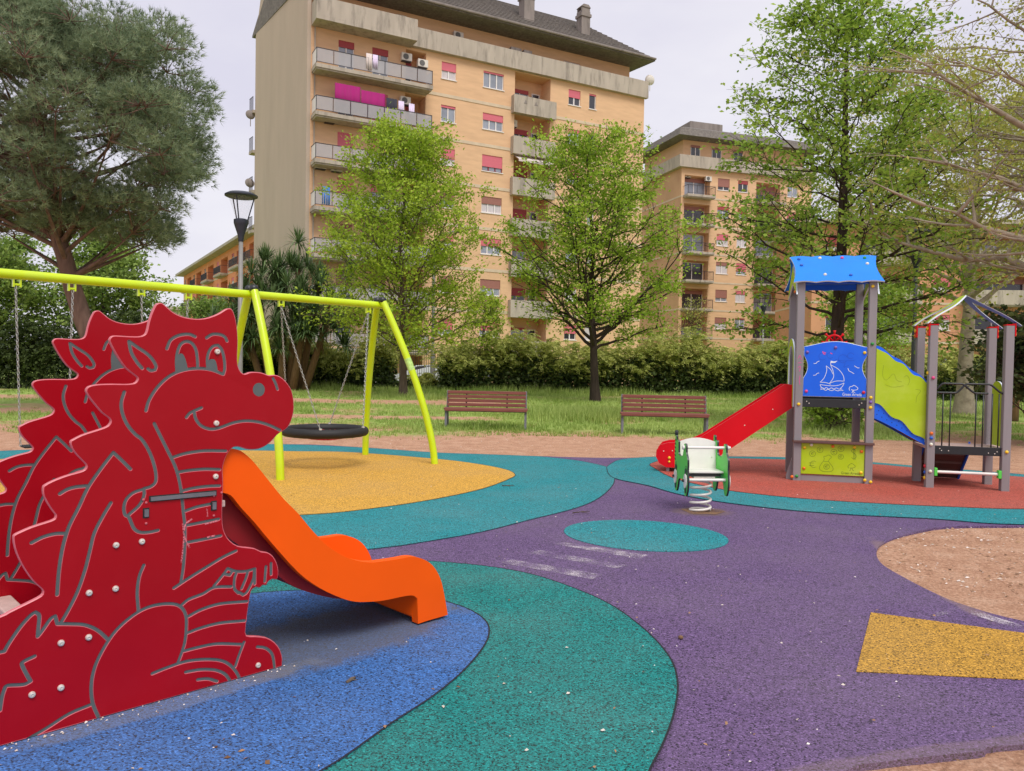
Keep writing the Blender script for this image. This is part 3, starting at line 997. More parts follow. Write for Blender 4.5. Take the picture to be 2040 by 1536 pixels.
# ------------------------------------------------------------------ swings
BV = np.array([0.693, 0.721, 0.0])
PV = np.array([-0.721, 0.693, 0.0])
RC = np.array([-1.665, 11.75, 0.0])
ZB = 2.32
frame = thing('swing_frame', 'lime green steel swing frame with curved legs and one long beam', 'swing frame', tuple(RC), math.atan2(0.721, 0.693))
# local: x along beam (negative = towards the left), y to the far side
mb = MB().tube([(-0.40, 0, ZB), (-7.9, 0, ZB)], 0.051, 16)
mb.build('beam', M['lime'], frame, smooth=True, auto=40)
for xt, xb in ((-0.45, 0.0), (-2.48, -2.48), (-4.95 - 2.5, -4.95 - 2.9)):
    for sg in (-1, 1):
        path, rad = [], []
        for i in range(15):
            z = (ZB + 0.07) * (1 - i / 14)
            f = z / (ZB + 0.07)
            s_ = 0.06 + 0.71 * (1 - f ** 1.6)
            x_ = xt + (xb - xt) * (1 - f ** 1.3) + (-0.13 if (sg > 0 and xb == 0.0) else 0) * (1 - f)
            path.append((x_, sg * s_, z))
        mb = MB().tube(path, 0.051, 14)
        lg = mb.build('leg', M['lime'], frame, smooth=True, auto=40)
        if xt == -0.45 and sg == -1:
            m2 = MB()
            pa, pb = Vector(path[5]), Vector(path[6])
            m2.tube([pa, pa.lerp(pb, 0.5), pb], 0.0522, 14)
            m2.build('sticker', pm('faded_sticker', (178, 214, 120), 0.5, 0.2, 30), lg)
        mb = MB()
        mb.lathe([(0.056, -0.02), (0.058, 0.02), (0.048, 0.05), (0.02, 0.062)], (xt, sg * 0.062, ZB + 0.06), 14)
        mb.build('end_cap', M['blackmetal'], frame, smooth=True)
    mb = MB().box((xt - 0.03, -0.10, ZB - 0.03), (xt + 0.03, 0.10, ZB + 0.03))
    mb.build('bracket', M['lime'], frame, bev=0.006)
HANG = (-0.66, -2.06, -3.30, -3.85, -4.58, -5.10)
for x_ in HANG:
    mb = MB()
    for dx in (-0.032, 0.032):
        mb.box((x_ + dx - 0.008, -0.02, ZB - 0.13), (x_ + dx + 0.008, 0.02, ZB - 0.02))
    mb.lathe([(0.014, -0.035), (0.014, 0.035)], (x_, 0, ZB - 0.105), 10, axis='x')
    mb.build('hanger', M['lime'], frame)


def chain_mesh(mb, a, b, pitch=0.034, w=0.0085, r=0.0042):
    a, b = Vector(a), Vector(b)
    n = max(2, int((b - a).length / pitch))
    t = (b - a).normalized()
    s1 = t.orthogonal().normalized()
    s2 = t.cross(s1)
    for i in range(n):
        c = a.lerp(b, (i + 0.5) / n)
        sd = s1 if i % 2 else s2
        h = pitch * 0.66
        pts = []
        for an in range(8):
            q = an * math.pi / 4 + math.pi / 8
            pts.append(c + t * (math.sin(q) * h) + sd * (math.cos(q) * w * 1.25))
        mb.tube(pts + [pts[0]], r, 4, caps=False)


tf = Matrix.Translation(Vector(RC)) @ Matrix.Rotation(math.atan2(0.721, 0.693), 4, 'Z')
basket = thing('basket_swing', 'round black rope-rimmed basket swing with red net on chains', 'swing', tuple(tf @ Vector((-1.36, 0, 0))), math.atan2(0.721, 0.693))
mb = MB()
ring = [(0.54 * math.cos(a), 0.54 * math.sin(a), 0.50) for a in np.linspace(0, 2 * math.pi, 41)]
mb.tube(ring, [0.062 + 0.002 * (i % 2) for i in range(41)], 12, caps=False)
mb.build('rim', M['black'], basket, smooth=True)
M['rednet'] = pm('red_net_rope', (160, 24, 44), 0.8, 0.2, 30)
mb = MB()
for a in np.linspace(-0.42, 0.42, 9):
    h = math.sqrt(0.52 ** 2 - a * a)
    for sw in (0, 1):
        pts = []
        for q in np.linspace(-h, h, 9):
            zz = 0.49 - 0.11 * (1 - (a * a + q * q) / 0.2704)
            pts.append((a, q, zz) if sw else (q, a, zz))
        mb.tube(pts, 0.009, 5)
mb.build('net', M['rednet'], basket, smooth=True)
for (hx, rx, ry) in ((0.70, 0.34, -0.42), (0.70, 0.34, 0.42), (-0.70, -0.34, -0.42), (-0.70, -0.34, 0.42)):
    mb = MB()
    chain_mesh(mb, (hx, 0, ZB - 0.12), (rx, ry, 0.55))
    mb.build('chain', M['chain'], basket)
    mb = MB().tube([(rx, ry, 0.575), (rx, ry, 0.50)], 0.022, 8)
    mb.build('clamp', M['steel'], basket, smooth=True, auto=40)
for nm, x0, lab in (('seat_swing', -3.575, 'flat swing seat on chains, hidden behind the dragon heads'), ('seat_swing', -4.84, 'flat black swing seat on chains at the left edge of the picture')):
    sw = thing(nm, lab, 'swing', tuple(tf @ Vector((x0, 0, 0))), math.atan2(0.721, 0.693), 'flat seat swings')
    mb = MB().box((-0.21, -0.09, 0.50), (0.21, 0.09, 0.525))
    mb.build('seat', M['black'], sw, bev=0.01)
    for sx in (-1, 1):
        mb = MB()
        chain_mesh(mb, (sx * 0.27, 0, ZB - 0.12), (sx * 0.225, 0, 0.52))
        mb.build('chain', M['chain'], sw)

# ------------------------------------------------------------------ play tower
tower = thing('play_tower', 'blue, lime and grey play tower with red slide, ramp and small roofed deck', 'play tower', (3.786, 10.162, 0.0), math.atan2(-0.237, 0.971))
PW = 0.095


def post(x, y, h, lab=None):
    mb = MB().box((x - PW / 2, y - PW / 2, -0.03), (x + PW / 2, y + PW / 2, h))
    return mb.build('post', M['post'], tower, bev=0.008)


for x, y in ((0, 0), (0.874, 0), (0, 0.87), (0.874, 0.87)):
    post(x, y, 2.68)
for x, y in ((1.58, -0.06), (2.43, -0.06), (1.58, 0.52), (2.43, 0.52)):
    post(x, y, 2.06)


def cap(x, y, z, c, nrm=(0, -1, 0), parent=None, r=0.021):
    mb = MB()
    prof = [(r, 0.0), (r, 0.006), (r * 0.8, 0.014), (r * 0.35, 0.019)]
    ax = 'y' if abs(nrm[1]) else 'x'
    sg = nrm[1] if abs(nrm[1]) else nrm[0]
    mb.lathe([(a, b_ * sg) for a, b_ in prof], (x, y, z), 10, axis=ax)
    return mb.build('bolt_cap', M['cap_' + c], parent or tower, smooth=True, auto=50)


F0 = -PW / 2 - 0.002
for x, z, c in ((0, 1.02, 'yellow'), (0.0, 0.07, 'green'), (-0.06, 0.06, 'orange'), (0.874, 1.82, 'green'), (0.874, 1.13, 'yellow'), (0.874, 1.07, 'violet'), (0.874, 1.00, 'yellow'), (0.83, 0.06, 'yellow'), (0.90, 0.04, 'yellow')):
    cap(x, F0, z, c)
for z, c in ((0.70, 'orange'), (0.64, 'blue'), (0.56, 'white'), (0.22, 'white'), (1.40, 'pink')):
    cap(1.58, -0.06 + F0, z, c)
for x, z, c in ((2.43, 0.5, 'yellow'),):
    cap(x, -0.06 + F0, z, c)
for x, z, c in ((1.58, 1.46, 'yellow'), (1.58, 0.28, 'red'), (1.58, 0.2, 'blue'), (1.58, 0.13, 'yellow'), (1.58, 1.98, 'orange')):
    cap(x - PW / 2, -0.06, z, c, (-1, 0, 0), r=0.024)
# roof of the tall tower: two wavy boards leaning on a ridge along x
ey = 0.435


def wavy(x0, x1, v0, v1, amp=0.028, nw=4):
    pts = []
    for i in range(33):
        f = i / 32
        pts.append((x0 + (x1 - x0) * f, v0 - amp * abs(math.sin(f * math.pi * nw)) * -1))
    for i in range(1, 9):
        f = i / 9
        pts.append((x1 + 0.045 * math.sin(f * math.pi) * -1, v0 + (v1 - v0) * f))
    for i in range(33):
        f = 1 - i / 32
        pts.append((x0 + (x1 - x0) * f, v1 + amp * (abs(math.sin(f * math.pi * nw)) - 0.5)))
    for i in range(1, 9):
        f = 1 - i / 9
        pts.append((x0 + 0.045 * math.sin(f * math.pi), v0 + (v1 - v0) * f))
    return pts


sl = math.sqrt(0.55 ** 2 + 0.40 ** 2)
for sg in (-1, 1):
    mb = MB()

    def rf(u, v, t, sg=sg):
        c_, s_ = 0.55 / sl, 0.40 / sl
        yy = ey + sg * (0.56 - v * c_)
        zz = 2.60 + v * s_
        return (u, yy + sg * t * s_, zz + t * c_)
    mb.prism(wavy(-0.11, 0.985, 0.0, sl + 0.01), rf, 0.0, 0.018, 0, 1)
    o = mb.build('roof_board', [M['roofblue'], M['whiteedge']], tower)
    if sg < 0:
        for u, v, c in ((0.0, 0.61, 'blue'), (0.27, 0.63, 'white'), (0.55, 0.63, 'pink'), (0.83, 0.62, 'green'), (0.02, 0.44, 'blue'), (0.84, 0.46, 'white'), (0.29, 0.18, 'white'), (0.60, 0.16, 'blue')):
            p = rf(u, v, 0.018)
            m2 = MB()
            m2.lathe([(0.022, 0.0), (0.022, -0.012), (0.012, -0.022)], p, 10, axis='y')
            m2.build('bolt_cap', M['cap_' + c], o, smooth=True, auto=50)
for xx in (-0.065, 0.925):
    mb = MB()
    mb.prism([(ey - 0.50, 2.46), (ey - 0.40, 2.60), (ey, 2.90), (ey + 0.40, 2.60), (ey + 0.50, 2.46), (ey + 0.30, 2.54), (ey, 2.66), (ey - 0.30, 2.54)], lambda u, v, t: (t, u, v), xx, xx + 0.018, 0, 1)
    mb.build('gable_board', [M['limeb'], M['whiteedge']], tower)
for yy in (0.01, 0.84):
    mb = MB().box((0.05, yy, 2.60), (0.825, yy + 0.02, 2.67))
    mb.build('roof_rail', M['blueb'], tower)
cap(0.86, F0, 2.56, 'yellow')
cap(-0.07, 0.02, 2.50, 'orange', (-1, 0, 0))
# deck of the tall tower
mb = MB().box((0.05, -0.02, 1.01), (0.825, 0.89, 1.045))
mb.build('deck', M['brownwood'], tower)
mb = MB().box((0.048, -0.035, 0.985), (0.826, -0.0215, 1.095))
beam = mb.build('deck_beam', M['blackmetal'], tower, bev=0.003)
for x, z in ((0.10, 1.06), (0.13, 1.035), (0.74, 1.03), (0.77, 1.055)):
    m2 = MB().lathe([(0.008, -0.035), (0.007, -0.04)], (x, 0, z), 8, axis='y')
    m2.build('screw', M['steel'], beam)
mb = MB().box((0.048, 0.89, 0.985), (0.826, 0.903, 1.095))
mb.build('deck_beam', M['blackmetal'], tower, bev=0.003)
# sailing ship board
bx0, bx1, bz0, bz1 = 0.05, 0.824, 1.125, 1.80
W_, H_ = bx1 - bx0, bz1 - bz0
bout = [(bx0, bz0), (bx1, bz0), (bx1, bz0 + 0.30)]
for i in range(9):
    a = i / 8 * math.pi
    bout.append((bx1 - 0.055 * math.sin(a), bz0 + 0.24 + 0.30 * i / 8))
bout = [bout[0], bout[1]] + bout[3:] + [(bx1, bz1 - 0.02)]
for i in range(1, 20):
    f = i / 20
    bout.append((bx1 - W_ * f, bz1 - 0.02 + 0.07 * math.sin(f * math.pi) ** 1.3))
bout.append((bx0, bz1 - 0.02))
for i in range(9):
    a = i / 8 * math.pi
    bout.append((bx0 + 0.05 * math.sin(a), bz0 + 0.54 - 0.30 * i / 8))
bfn = lambda u, v, t: (u, -0.03 + t, v)
ship = routed_panel('ship_board', bout, [], [], [M['blueb'], M['core'], M['whiteedge']], bfn, thick=0.018, rim=0.005, parent=tower)
B = lambda L_: [(bx0 + W_ * x, bz0 + H_ * z) for x, z in L_]
mb = MB()
flat_lines(mb, [B(q) for q in [
    [(0.36, 0.60), (0.37, 0.50), (0.33, 0.36), (0.27, 0.28)], [(0.27, 0.28), (0.36, 0.275), (0.44, 0.245)], [(0.36, 0.60), (0.43, 0.53), (0.47, 0.44)],
    [(0.43, 0.62), (0.47, 0.50), (0.48, 0.38), (0.42, 0.26)], [(0.43, 0.62), (0.55, 0.54), (0.63, 0.42), (0.65, 0.31)], [(0.65, 0.31), (0.53, 0.31), (0.43, 0.27)],
    [(0.43, 0.68), (0.43, 0.62)],
    [(0.27, 0.235), (0.42, 0.215), (0.55, 0.225), (0.65, 0.275)], [(0.27, 0.235), (0.285, 0.195), (0.30, 0.17)], [(0.65, 0.275), (0.625, 0.21), (0.59, 0.165)],
    [(0.28, 0.165), (0.31, 0.175), (0.34, 0.155), (0.37, 0.18), (0.41, 0.15), (0.45, 0.175), (0.49, 0.155), (0.53, 0.175), (0.57, 0.155), (0.62, 0.16)],
    [(0.28, 0.14), (0.32, 0.15), (0.36, 0.125), (0.40, 0.145), (0.45, 0.12), (0.50, 0.14), (0.55, 0.12), (0.60, 0.135), (0.64, 0.13)],
    [(0.16, 0.64), (0.20, 0.645), (0.215, 0.67), (0.25, 0.69)], [(0.16, 0.41), (0.20, 0.42), (0.215, 0.445), (0.25, 0.46)],
    [(0.70, 0.56), (0.72, 0.51), (0.76, 0.485), (0.80, 0.455)], [(0.80, 0.61), (0.83, 0.585), (0.85, 0.57), (0.88, 0.57)],
    [(0.74, 0.13), (0.73, 0.17), (0.745, 0.205), (0.78, 0.215), (0.80, 0.235), (0.84, 0.21), (0.865, 0.18), (0.85, 0.15), (0.80, 0.14), (0.76, 0.15)],
    [(0.78, 0.135), (0.785, 0.105), (0.77, 0.09)], [(0.80, 0.135), (0.805, 0.10), (0.825, 0.09)],
]], bfn, 0.0033, -0.0015)
o_ = len(mb.v)
mb.add([bfn(*p, -0.0017) for p in B([(0.43, 0.70), (0.48, 0.685), (0.535, 0.70), (0.50, 0.66), (0.43, 0.655)])], [(0, 1, 2, 3, 4)])
mb.build('ship_drawing', M['print_white'], ship)['kind'] = 'stuff'
text_mesh('maker_lettering', 'Green Arreda', 0.066, M['print_white'], ship, lambda u, v, t: bfn(bx0 + W_ * 0.625 + u * 0.62, bz0 + H_ * 0.028 + v * 0.85, t), -0.0018)
mb = MB()
for cx, cz, r_ in ((0.30, 0.78, 0.06), (0.42, 0.80, 0.05), (0.62, 0.74, 0.07), (0.74, 0.80, 0.05)):
    flat_lines(mb, [B([(cx + r_ * math.cos(a), cz + r_ * 1.1 * math.sin(a)) for a in np.linspace(0.3, 5.6, 12)])], bfn, 0.0016, -0.0012)
flat_lines(mb, [B([(0.5, 0.72), (0.62, 0.7), (0.8, 0.71)]), B([(0.66, 0.66), (0.64, 0.58), (0.72, 0.62)])], bfn, 0.0016, -0.0012)
mb.build('pen_scribble', M['pen_blue'], ship)
mb = MB()
flat_lines(mb, [B(q) for q in [[(0.30, 0.88), (0.31, 0.84), (0.34, 0.82)], [(0.32, 0.86), (0.35, 0.845)], [(0.42, 0.85), (0.45, 0.83)]]], bfn, 0.006, -0.0014)
mb.build('pink_scribble', M['pen_pink'], ship)
for x, z, c in ((0.055, 0.86, 'violet'), (0.50, 0.955, 'violet'), (0.955, 0.86, 'yellow'), (0.055, 0.10, 'pink'), (0.955, 0.10, 'red')):
    p = B([(x, z)])[0]
    cap(p[0], -0.03, p[1], c, parent=ship)
# ship's wheel behind the board
mb = MB()
wc = (0.44, 0.10, 1.84)
mb.tube([(wc[0] + 0.095 * math.cos(a), wc[1], wc[2] + 0.095 * math.sin(a)) for a in np.linspace(0, 2 * math.pi, 25)], 0.014, 8, caps=False)
for i in range(8):
    a = i * math.pi / 4 + math.pi / 2
    mb.tube([(wc[0], wc[1], wc[2]), (wc[0] + 0.13 * math.cos(a), wc[1], wc[2] + 0.13 * math.sin(a)), (wc[0] + 0.158 * math.cos(a), wc[1], wc[2] + 0.158 * math.sin(a))], [0.013, 0.012, 0.021], 8)
mb.build('steering_wheel', M['redb'], tower, smooth=True)
# counter and money board
mb = MB().box((-0.06, -0.09, 0.515), (0.93, 0.05, 0.545))
mb.build('counter', M['brownwood'], tower, bev=0.004)
cx0, cx1, cz0, cz1 = 0.05, 0.824, 0.105, 0.51
CW_, CH_ = cx1 - cx0, cz1 - cz0
cfn = lambda u, v, t: (u, -0.03 + t, v)
shop = routed_panel('shop_board', [(cx0, cz0), (cx1, cz0), (cx1, cz1), (cx0, cz1)], [], [], [M['limeb'], M['core'], M['limeb']], cfn, thick=0.018, rim=0.003, parent=tower)
Cc = lambda L_: [(cx0 + CW_ * x, cz0 + CH_ * z) for x, z in L_]
circ = lambda cx, cz, r_, a0=0, a1=6.2832, n=14: [(cx + r_ * math.cos(a), cz + r_ * 1.9 * math.sin(a)) for a in np.linspace(a0, a1, n)]
mb = MB()
ln_ = [circ(0.18, 0.66, 0.048), circ(0.30, 0.80, 0.048), circ(0.52, 0.74, 0.048), circ(0.63, 0.86, 0.048), circ(0.63, 0.60, 0.042)]
for q in list(ln_):
    cx_, cz_ = np.mean(q, 0)
    ln_.append(circ(cx_, cz_, 0.02, 0.8, 5.4, 8))
    ln_.append([(cx_ - 0.03, cz_ + 0.02), (cx_ + 0.015, cz_ + 0.02)])
ln_ += [[(0.36, 0.44), (0.33, 0.36), (0.30, 0.24), (0.31, 0.15), (0.36, 0.10), (0.42, 0.10), (0.48, 0.11), (0.515, 0.18), (0.50, 0.28), (0.46, 0.37), (0.44, 0.44)],
        [(0.36, 0.44), (0.40, 0.42), (0.44, 0.44)], [(0.36, 0.44), (0.37, 0.52), (0.36, 0.58), (0.40, 0.60), (0.43, 0.64), (0.47, 0.61), (0.48, 0.56), (0.45, 0.50), (0.44, 0.44)],
        circ(0.41, 0.26, 0.045), circ(0.415, 0.26, 0.022, 0.8, 5.4, 8), [(0.38, 0.27), (0.42, 0.27)],
        circ(0.205, 0.32, 0.055, 0.9, 5.3, 10), [(0.13, 0.36), (0.21, 0.36)], [(0.13, 0.28), (0.21, 0.28)],
        [(0.855, 0.82), (0.83, 0.86), (0.80, 0.83), (0.80, 0.78), (0.84, 0.72), (0.87, 0.65), (0.86, 0.58), (0.82, 0.55), (0.80, 0.60)], [(0.825, 0.90), (0.835, 0.52)], [(0.845, 0.90), (0.855, 0.52)],
        [(0.76, 0.24), (0.745, 0.30), (0.77, 0.36), (0.80, 0.40), (0.84, 0.36), (0.86, 0.30), (0.83, 0.26), (0.78, 0.25)], [(0.79, 0.25), (0.79, 0.19), (0.77, 0.17)], [(0.81, 0.25), (0.82, 0.19), (0.84, 0.17)]]
flat_lines(mb, [Cc(q) for q in ln_], cfn, 0.0022, -0.0012)
mb.build('money_drawing', M['engrave'], shop)['kind'] = 'stuff'
text_mesh('maker_lettering', 'Green Arreda', 0.056, M['engrave'], shop, lambda u, v, t: cfn(cx0 + CW_ * 0.64 + u * 0.70, cz0 + CH_ * 0.045 + v * 0.85, t), -0.0014)
for x, z, c in ((0.05, 0.86, 'yellow'), (0.16, 0.95, 'white'), (0.50, 0.93, 'orange'), (0.84, 0.93, 'yellow'), (0.95, 0.80, 'orange'), (0.05, 0.18, 'orange'), (0.95, 0.12, 'yellow')):
    p = Cc([(x, z)])[0]
    cap(p[0], -0.03, p[1], c, parent=shop)
mb = MB().box((0.05, -0.012, 0.0), (0.824, 0.012, 0.085))
mb.build('skirting', M['post'], tower)
# pink pen on the left front post
mb = MB()
flat_lines(mb, [[(-0.02, 1.62), (0.0, 1.66), (0.02, 1.60)], [(-0.02, 1.50), (0.01, 1.52), (0.0, 1.45)], [(0.01, 1.40), (0.0, 1.33), (0.01, 1.28)], [(-0.02, 1.56), (0.02, 1.57)]], lambda u, v, t: (u, F0 + t, v), 0.004, 0.0005)
mb.build('pink_scribble', M['pen_pink'], tower)
# arched entry board of the slide, on the left side
aout = [(0.07, 0.98), (0.80, 0.98)]
for i in range(13):
    a = i / 12 * math.pi
    aout.append((0.435 + 0.365 * math.cos(a), 1.62 + 0.28 * math.sin(a)))
ain = [(0.17, 1.30)] + [(0.435 - 0.265 * math.cos(i / 10 * math.pi), 1.60 + 0.20 * math.sin(i / 10 * math.pi)) for i in range(11)] + [(0.70, 1.30)]
mb = MB()
ring = aout[1:]
m_ = MB()
full = [(0.07, 0.98), (0.07, 1.62)] + [(0.435 - 0.365 * math.cos(i / 10 * math.pi), 1.62 + 0.28 * math.sin(i / 10 * math.pi)) for i in range(11)] + [(0.80, 1.62), (0.80, 0.98), (0.70, 0.98), (0.70, 1.60)] + [(0.435 + 0.265 * math.cos(i / 10 * math.pi), 1.60 + 0.20 * math.sin(i / 10 * math.pi)) for i in range(11)] + [(0.17, 1.60), (0.17, 0.98)]
m_.prism(full, lambda u, v, t: (t, u, v), -0.062, -0.044, 0, 1)
m_.build('entry_arch', [M['limeb'], M['whiteedge']], tower)
# red slide towards the left
sp = [(-0.05, 1.00), (-0.10, 0.985), (-1.20, 0.27), (-1.36, 0.205), (-1.56, 0.17), (-1.80, 0.16)]
for y0, y1 in ((0.20, 0.235), (0.655, 0.69)):
    wall = [(-0.05, 0.96), (-0.05, 1.27), (-0.16, 1.27), (-1.22, 0.53), (-1.36, 0.46), (-1.50, 0.43), (-1.68, 0.42), (-1.78, 0.39), (-1.84, 0.31), (-1.845, 0.22), (-1.80, 0.13), (-1.70, 0.075), (-1.30, 0.08), (-1.20, 0.115), (-1.10, 0.175)]
    mb = MB()
    mb.prism(wall, lambda u, v, t: (u, t, v), y0, y1, 0, 1)
    w_ = mb.build('slide_wall', [M['redb'], M['redge']], tower, bev=0.004)
    if y0 < 0.3:
        for x, z in ((-0.30, 0.93), (-0.66, 0.70), (-1.00, 0.47), (-1.33, 0.25), (-1.74, 0.30), (-1.62, 0.31)):
            m2 = MB().lathe([(0.008, 0), (0.006, -0.004)], (x, y0, z), 8, axis='y')
            m2.build('screw', M['cap_white'], w_)
        cap(-1.66, y0, 0.21, 'yellow', parent=w_)
        cap(-1.66, y0, 0.155, 'yellow', parent=w_, r=0.016)
mb = MB()
mb.prism([(x, z) for x, z in sp] + [(x, z - 0.02) for x, z in sp[::-1]], lambda u, v, t: (u, t, v), 0.235, 0.655)
mb.build('slide_bed', M['steel'], tower)
mb = MB().box((-1.70, 0.24, 0.0), (-1.66, 0.65, 0.09))
mb.build('slide_foot', M['post'], tower)
mb = MB().prism([(-0.05, 0.30), (-0.05, 0.0), (-0.12, 0.0), (-0.12, 0.06)], lambda u, v, t: (u, t, v), 0.06, 0.12)
mb.build('brace', M['post'], tower)
# ramp with wavy lime board between the towers
for yy, nm in ((-0.012, 1), (0.60, 0)):
    up_, dn_ = [], []
    for i in range(25):
        f = i / 24
        x = 0.93 + 0.60 * f
        wv = 0.022 * math.sin(f * math.pi * 5)
        up_.append((x, 1.80 - 0.44 * f ** 1.15 + wv * 0.5))
        dn_.append((x, 0.86 - 0.32 * f ** 1.1))
    mb = MB()
    mb.prism(dn_ + up_[::-1], lambda u, v, t: (u, t, v), yy, yy + 0.018, 0, 1)
    bb = mb.build('ramp_side', [M['blueb'], M['whiteedge']], tower)
    up2 = [(x, z - 0.035 - 0.012 * math.sin(i * 0.8)) for i, (x, z) in enumerate(up_)]
    dn2 = [(0.93 + 0.60 * i / 24, 1.06 - 0.47 * (i / 24) ** 1.05 + 0.022 * math.sin(i / 24 * math.pi * 4.6)) for i in range(25)]
    mb = MB()
    mb.prism([(x * 1.0, z) for x, z in dn2 + up2[::-1]], lambda u, v, t: (u, t, v), yy - 0.02, yy - 0.002, 0, 1)
    lb = mb.build('wave_board', [M['limeb'], M['whiteedge']], tower)
    if nm:
        mb = MB()
        flat_lines(mb, [[(1.02, 1.55), (1.01, 1.42), (1.05, 1.36), (1.10, 1.40)], [(1.08, 1.38), (1.14, 1.44), (1.18, 1.36), (1.24, 1.34)], [(1.26, 1.40), (1.30, 1.42), (1.33, 1.36), (1.31, 1.30)], [(1.04, 1.30), (1.14, 1.27), (1.26, 1.29)], [(1.40, 1.25), (1.46, 1.23), (1.42, 1.16), (1.41, 1.08)]], lambda u, v, t: (u, yy - 0.02 + t, v), 0.0022, -0.0012)
        mb.build('pen_scribble', M['pen'], lb)
        for i in range(10):
            f = (i + 0.5) / 10
            for k_ in range(2):
                m2 = MB().lathe([(0.006, 0), (0.005, -0.003)], (0.93 + 0.60 * f + 0.02 * k_, yy, 0.93 - 0.33 * f + 0.05 * k_), 6, axis='y')
                m2.build('screw', M['darkhole'], bb)
mb = MB()
mb.prism([(0.92, 0.98), (1.54, 0.575), (1.54, 0.545), (0.92, 0.95)], lambda u, v, t: (u, t, v), 0.01, 0.60)
mb.build('ramp_deck', M['brownwood'], tower)
# small deck
mb = MB().box((1.53, -0.04, 0.505), (2.48, 0.55, 0.535))
mb.build('deck', M['step'], tower)
mb = MB().box((1.629, -0.075, 0.44), (2.381, -0.045, 0.545))
beam = mb.build('deck_beam', M['blackmetal'], tower, bev=0.003)
for x, z in ((1.69, 0.51), (1.71, 0.485), (1.79, 0.485), (2.24, 0.475), (2.31, 0.47), (2.335, 0.495)):
    m2 = MB().lathe([(0.007, -0.075), (0.006, -0.08)], (x, 0, z), 8, axis='y')
    m2.build('screw', M['steel'], beam)
# railing: two overlapping wave rails and upright bars
for (x0, x1, xa, xb_) in ((1.63, 2.22, 1.66, 1.95), (1.63, 2.40, 1.93, 2.26)):
    pts = []
    for i in range(41):
        x = x0 + (x1 - x0) * i / 40
        pts.append((x, -0.06, 1.215 + 0.115 * float(sstep(xa - 0.08, xa + 0.06, x) * (1 - sstep(xb_ - 0.04, xb_ + 0.14, x)))))
    mb = MB().tube(pts, 0.0125, 8)
    mb.build('rail', M['blackmetal'], tower, smooth=True)
for x in (1.715, 1.80, 2.09, 2.17, 2.27, 2.345):
    mb = MB().tube([(x, -0.06, 0.50), (x, -0.06, 1.215)], 0.0085, 8)
    mb.build('bar', M['blackmetal'], tower, smooth=True)
# low grey bar with green clamps
mb = MB().tube([(1.64, -0.08, 0.215), (2.37, -0.08, 0.215)], 0.019, 10)
mb.build('low_bar', M['white'], tower, smooth=True, auto=40)
for x in (1.645, 2.365):
    mb = MB().box((x - 0.018, -0.115, 0.165), (x + 0.018, -0.045, 0.265))
    mb.build('clamp', M['greenb'], tower, bev=0.006)
# dark climbing board behind the small deck
mb = MB()
mb.prism([(0.50, 0.50), (0.95, 0.02), (0.98, 0.03), (0.53, 0.52)], lambda u, v, t: (t, u, v), 1.66, 2.20)
mb.build('climbing_board', M['brownwood'], tower)
for xx in (1.64, 2.20):
    mb = MB()
    mb.prism([(0.48, 0.46), (0.95, -0.02), (1.00, 0.06), (0.53, 0.56)], lambda u, v, t: (t, u, v), xx, xx + 0.02)
    mb.build('climbing_side', M['blueb'], tower)
for z in (0.12, 0.24, 0.36):
    yy = 0.50 + (0.50 - z) * 0.94
    mb = MB().box((1.68, yy - 0.03, z), (2.18, yy + 0.02, z + 0.035))
    mb.build('climbing_cleat', M['brownwood'], tower)
# lime arched board at the back right
mb = MB()
mb.prism([(0.07, 0.55), (0.07, 1.28)] + [(0.235 - 0.165 * math.cos(i / 8 * math.pi), 1.28 + 0.09 * math.sin(i / 8 * math.pi)) for i in range(9)] + [(0.40, 1.28), (0.40, 0.55)], lambda u, v, t: (2.415 + t * 0.98, u, v), 0.0, 0.018, 0, 1)
ab = mb.build('arched_board', [M['limeb'], M['whiteedge']], tower)
# roof of the small deck: forked lime boards on the left, forked blue boards on the right
pk = (2.005, 2.44)


def fork_board(x_eave, z_eave, mat, nm):
    xe, ze = x_eave, z_eave
    dx, dz = pk[0] - xe, pk[1] - ze
    ln2 = math.hypot(dx, dz)

    def fn(u, v, t):
        w = 0.010 * math.sin(v / ln2 * math.pi * 2.2)
        return (xe + dx * v / ln2 - dz / ln2 * (t + w), u, ze + dz * v / ln2 + abs(dx) / ln2 * (t + w) * (1 if dx else 1))
    pts = []
    y0, y1 = -0.14, 0.60
    mb = MB()
    for a, b_ in (((y0, y0 + 0.13), 1), ((y1 - 0.13, y1), -1)):
        P_ = []
        n_ = 14
        for i in range(n_ + 1):
            f = i / n_
            yc = (a[0] + a[1]) / 2 * (1 - f ** 2) + 0.23 * f ** 2
            P_.append((yc, ln2 * f))
        left = [(y - 0.055 - 0.05 * (v / ln2) ** 2, v) for y, v in P_]
        right = [(y + 0.055 + 0.05 * (v / ln2) ** 2, v) for y, v in P_]
        for i in range(n_):
            q = [left[i], right[i], right[i + 1], left[i + 1]]
            sft = 0.0007 if b_ < 0 else 0
            vs = [fn(u, v, sft) for u, v in q] + [fn(u, v, 0.018 + sft) for u, v in q]
            mb.add(vs, [(0, 1, 2, 3), (7, 6, 5, 4)], 0)
            mb.add(vs, [(1, 2, 6, 5), (3, 0, 4, 7)], 1)
            if i == 0:
                mb.add(vs, [(0, 1, 5, 4)], 1)
            if i == n_ - 1:
                mb.add(vs, [(2, 3, 7, 6)], 1)
    return mb.build(nm, [mat, M['whiteedge']], tower)


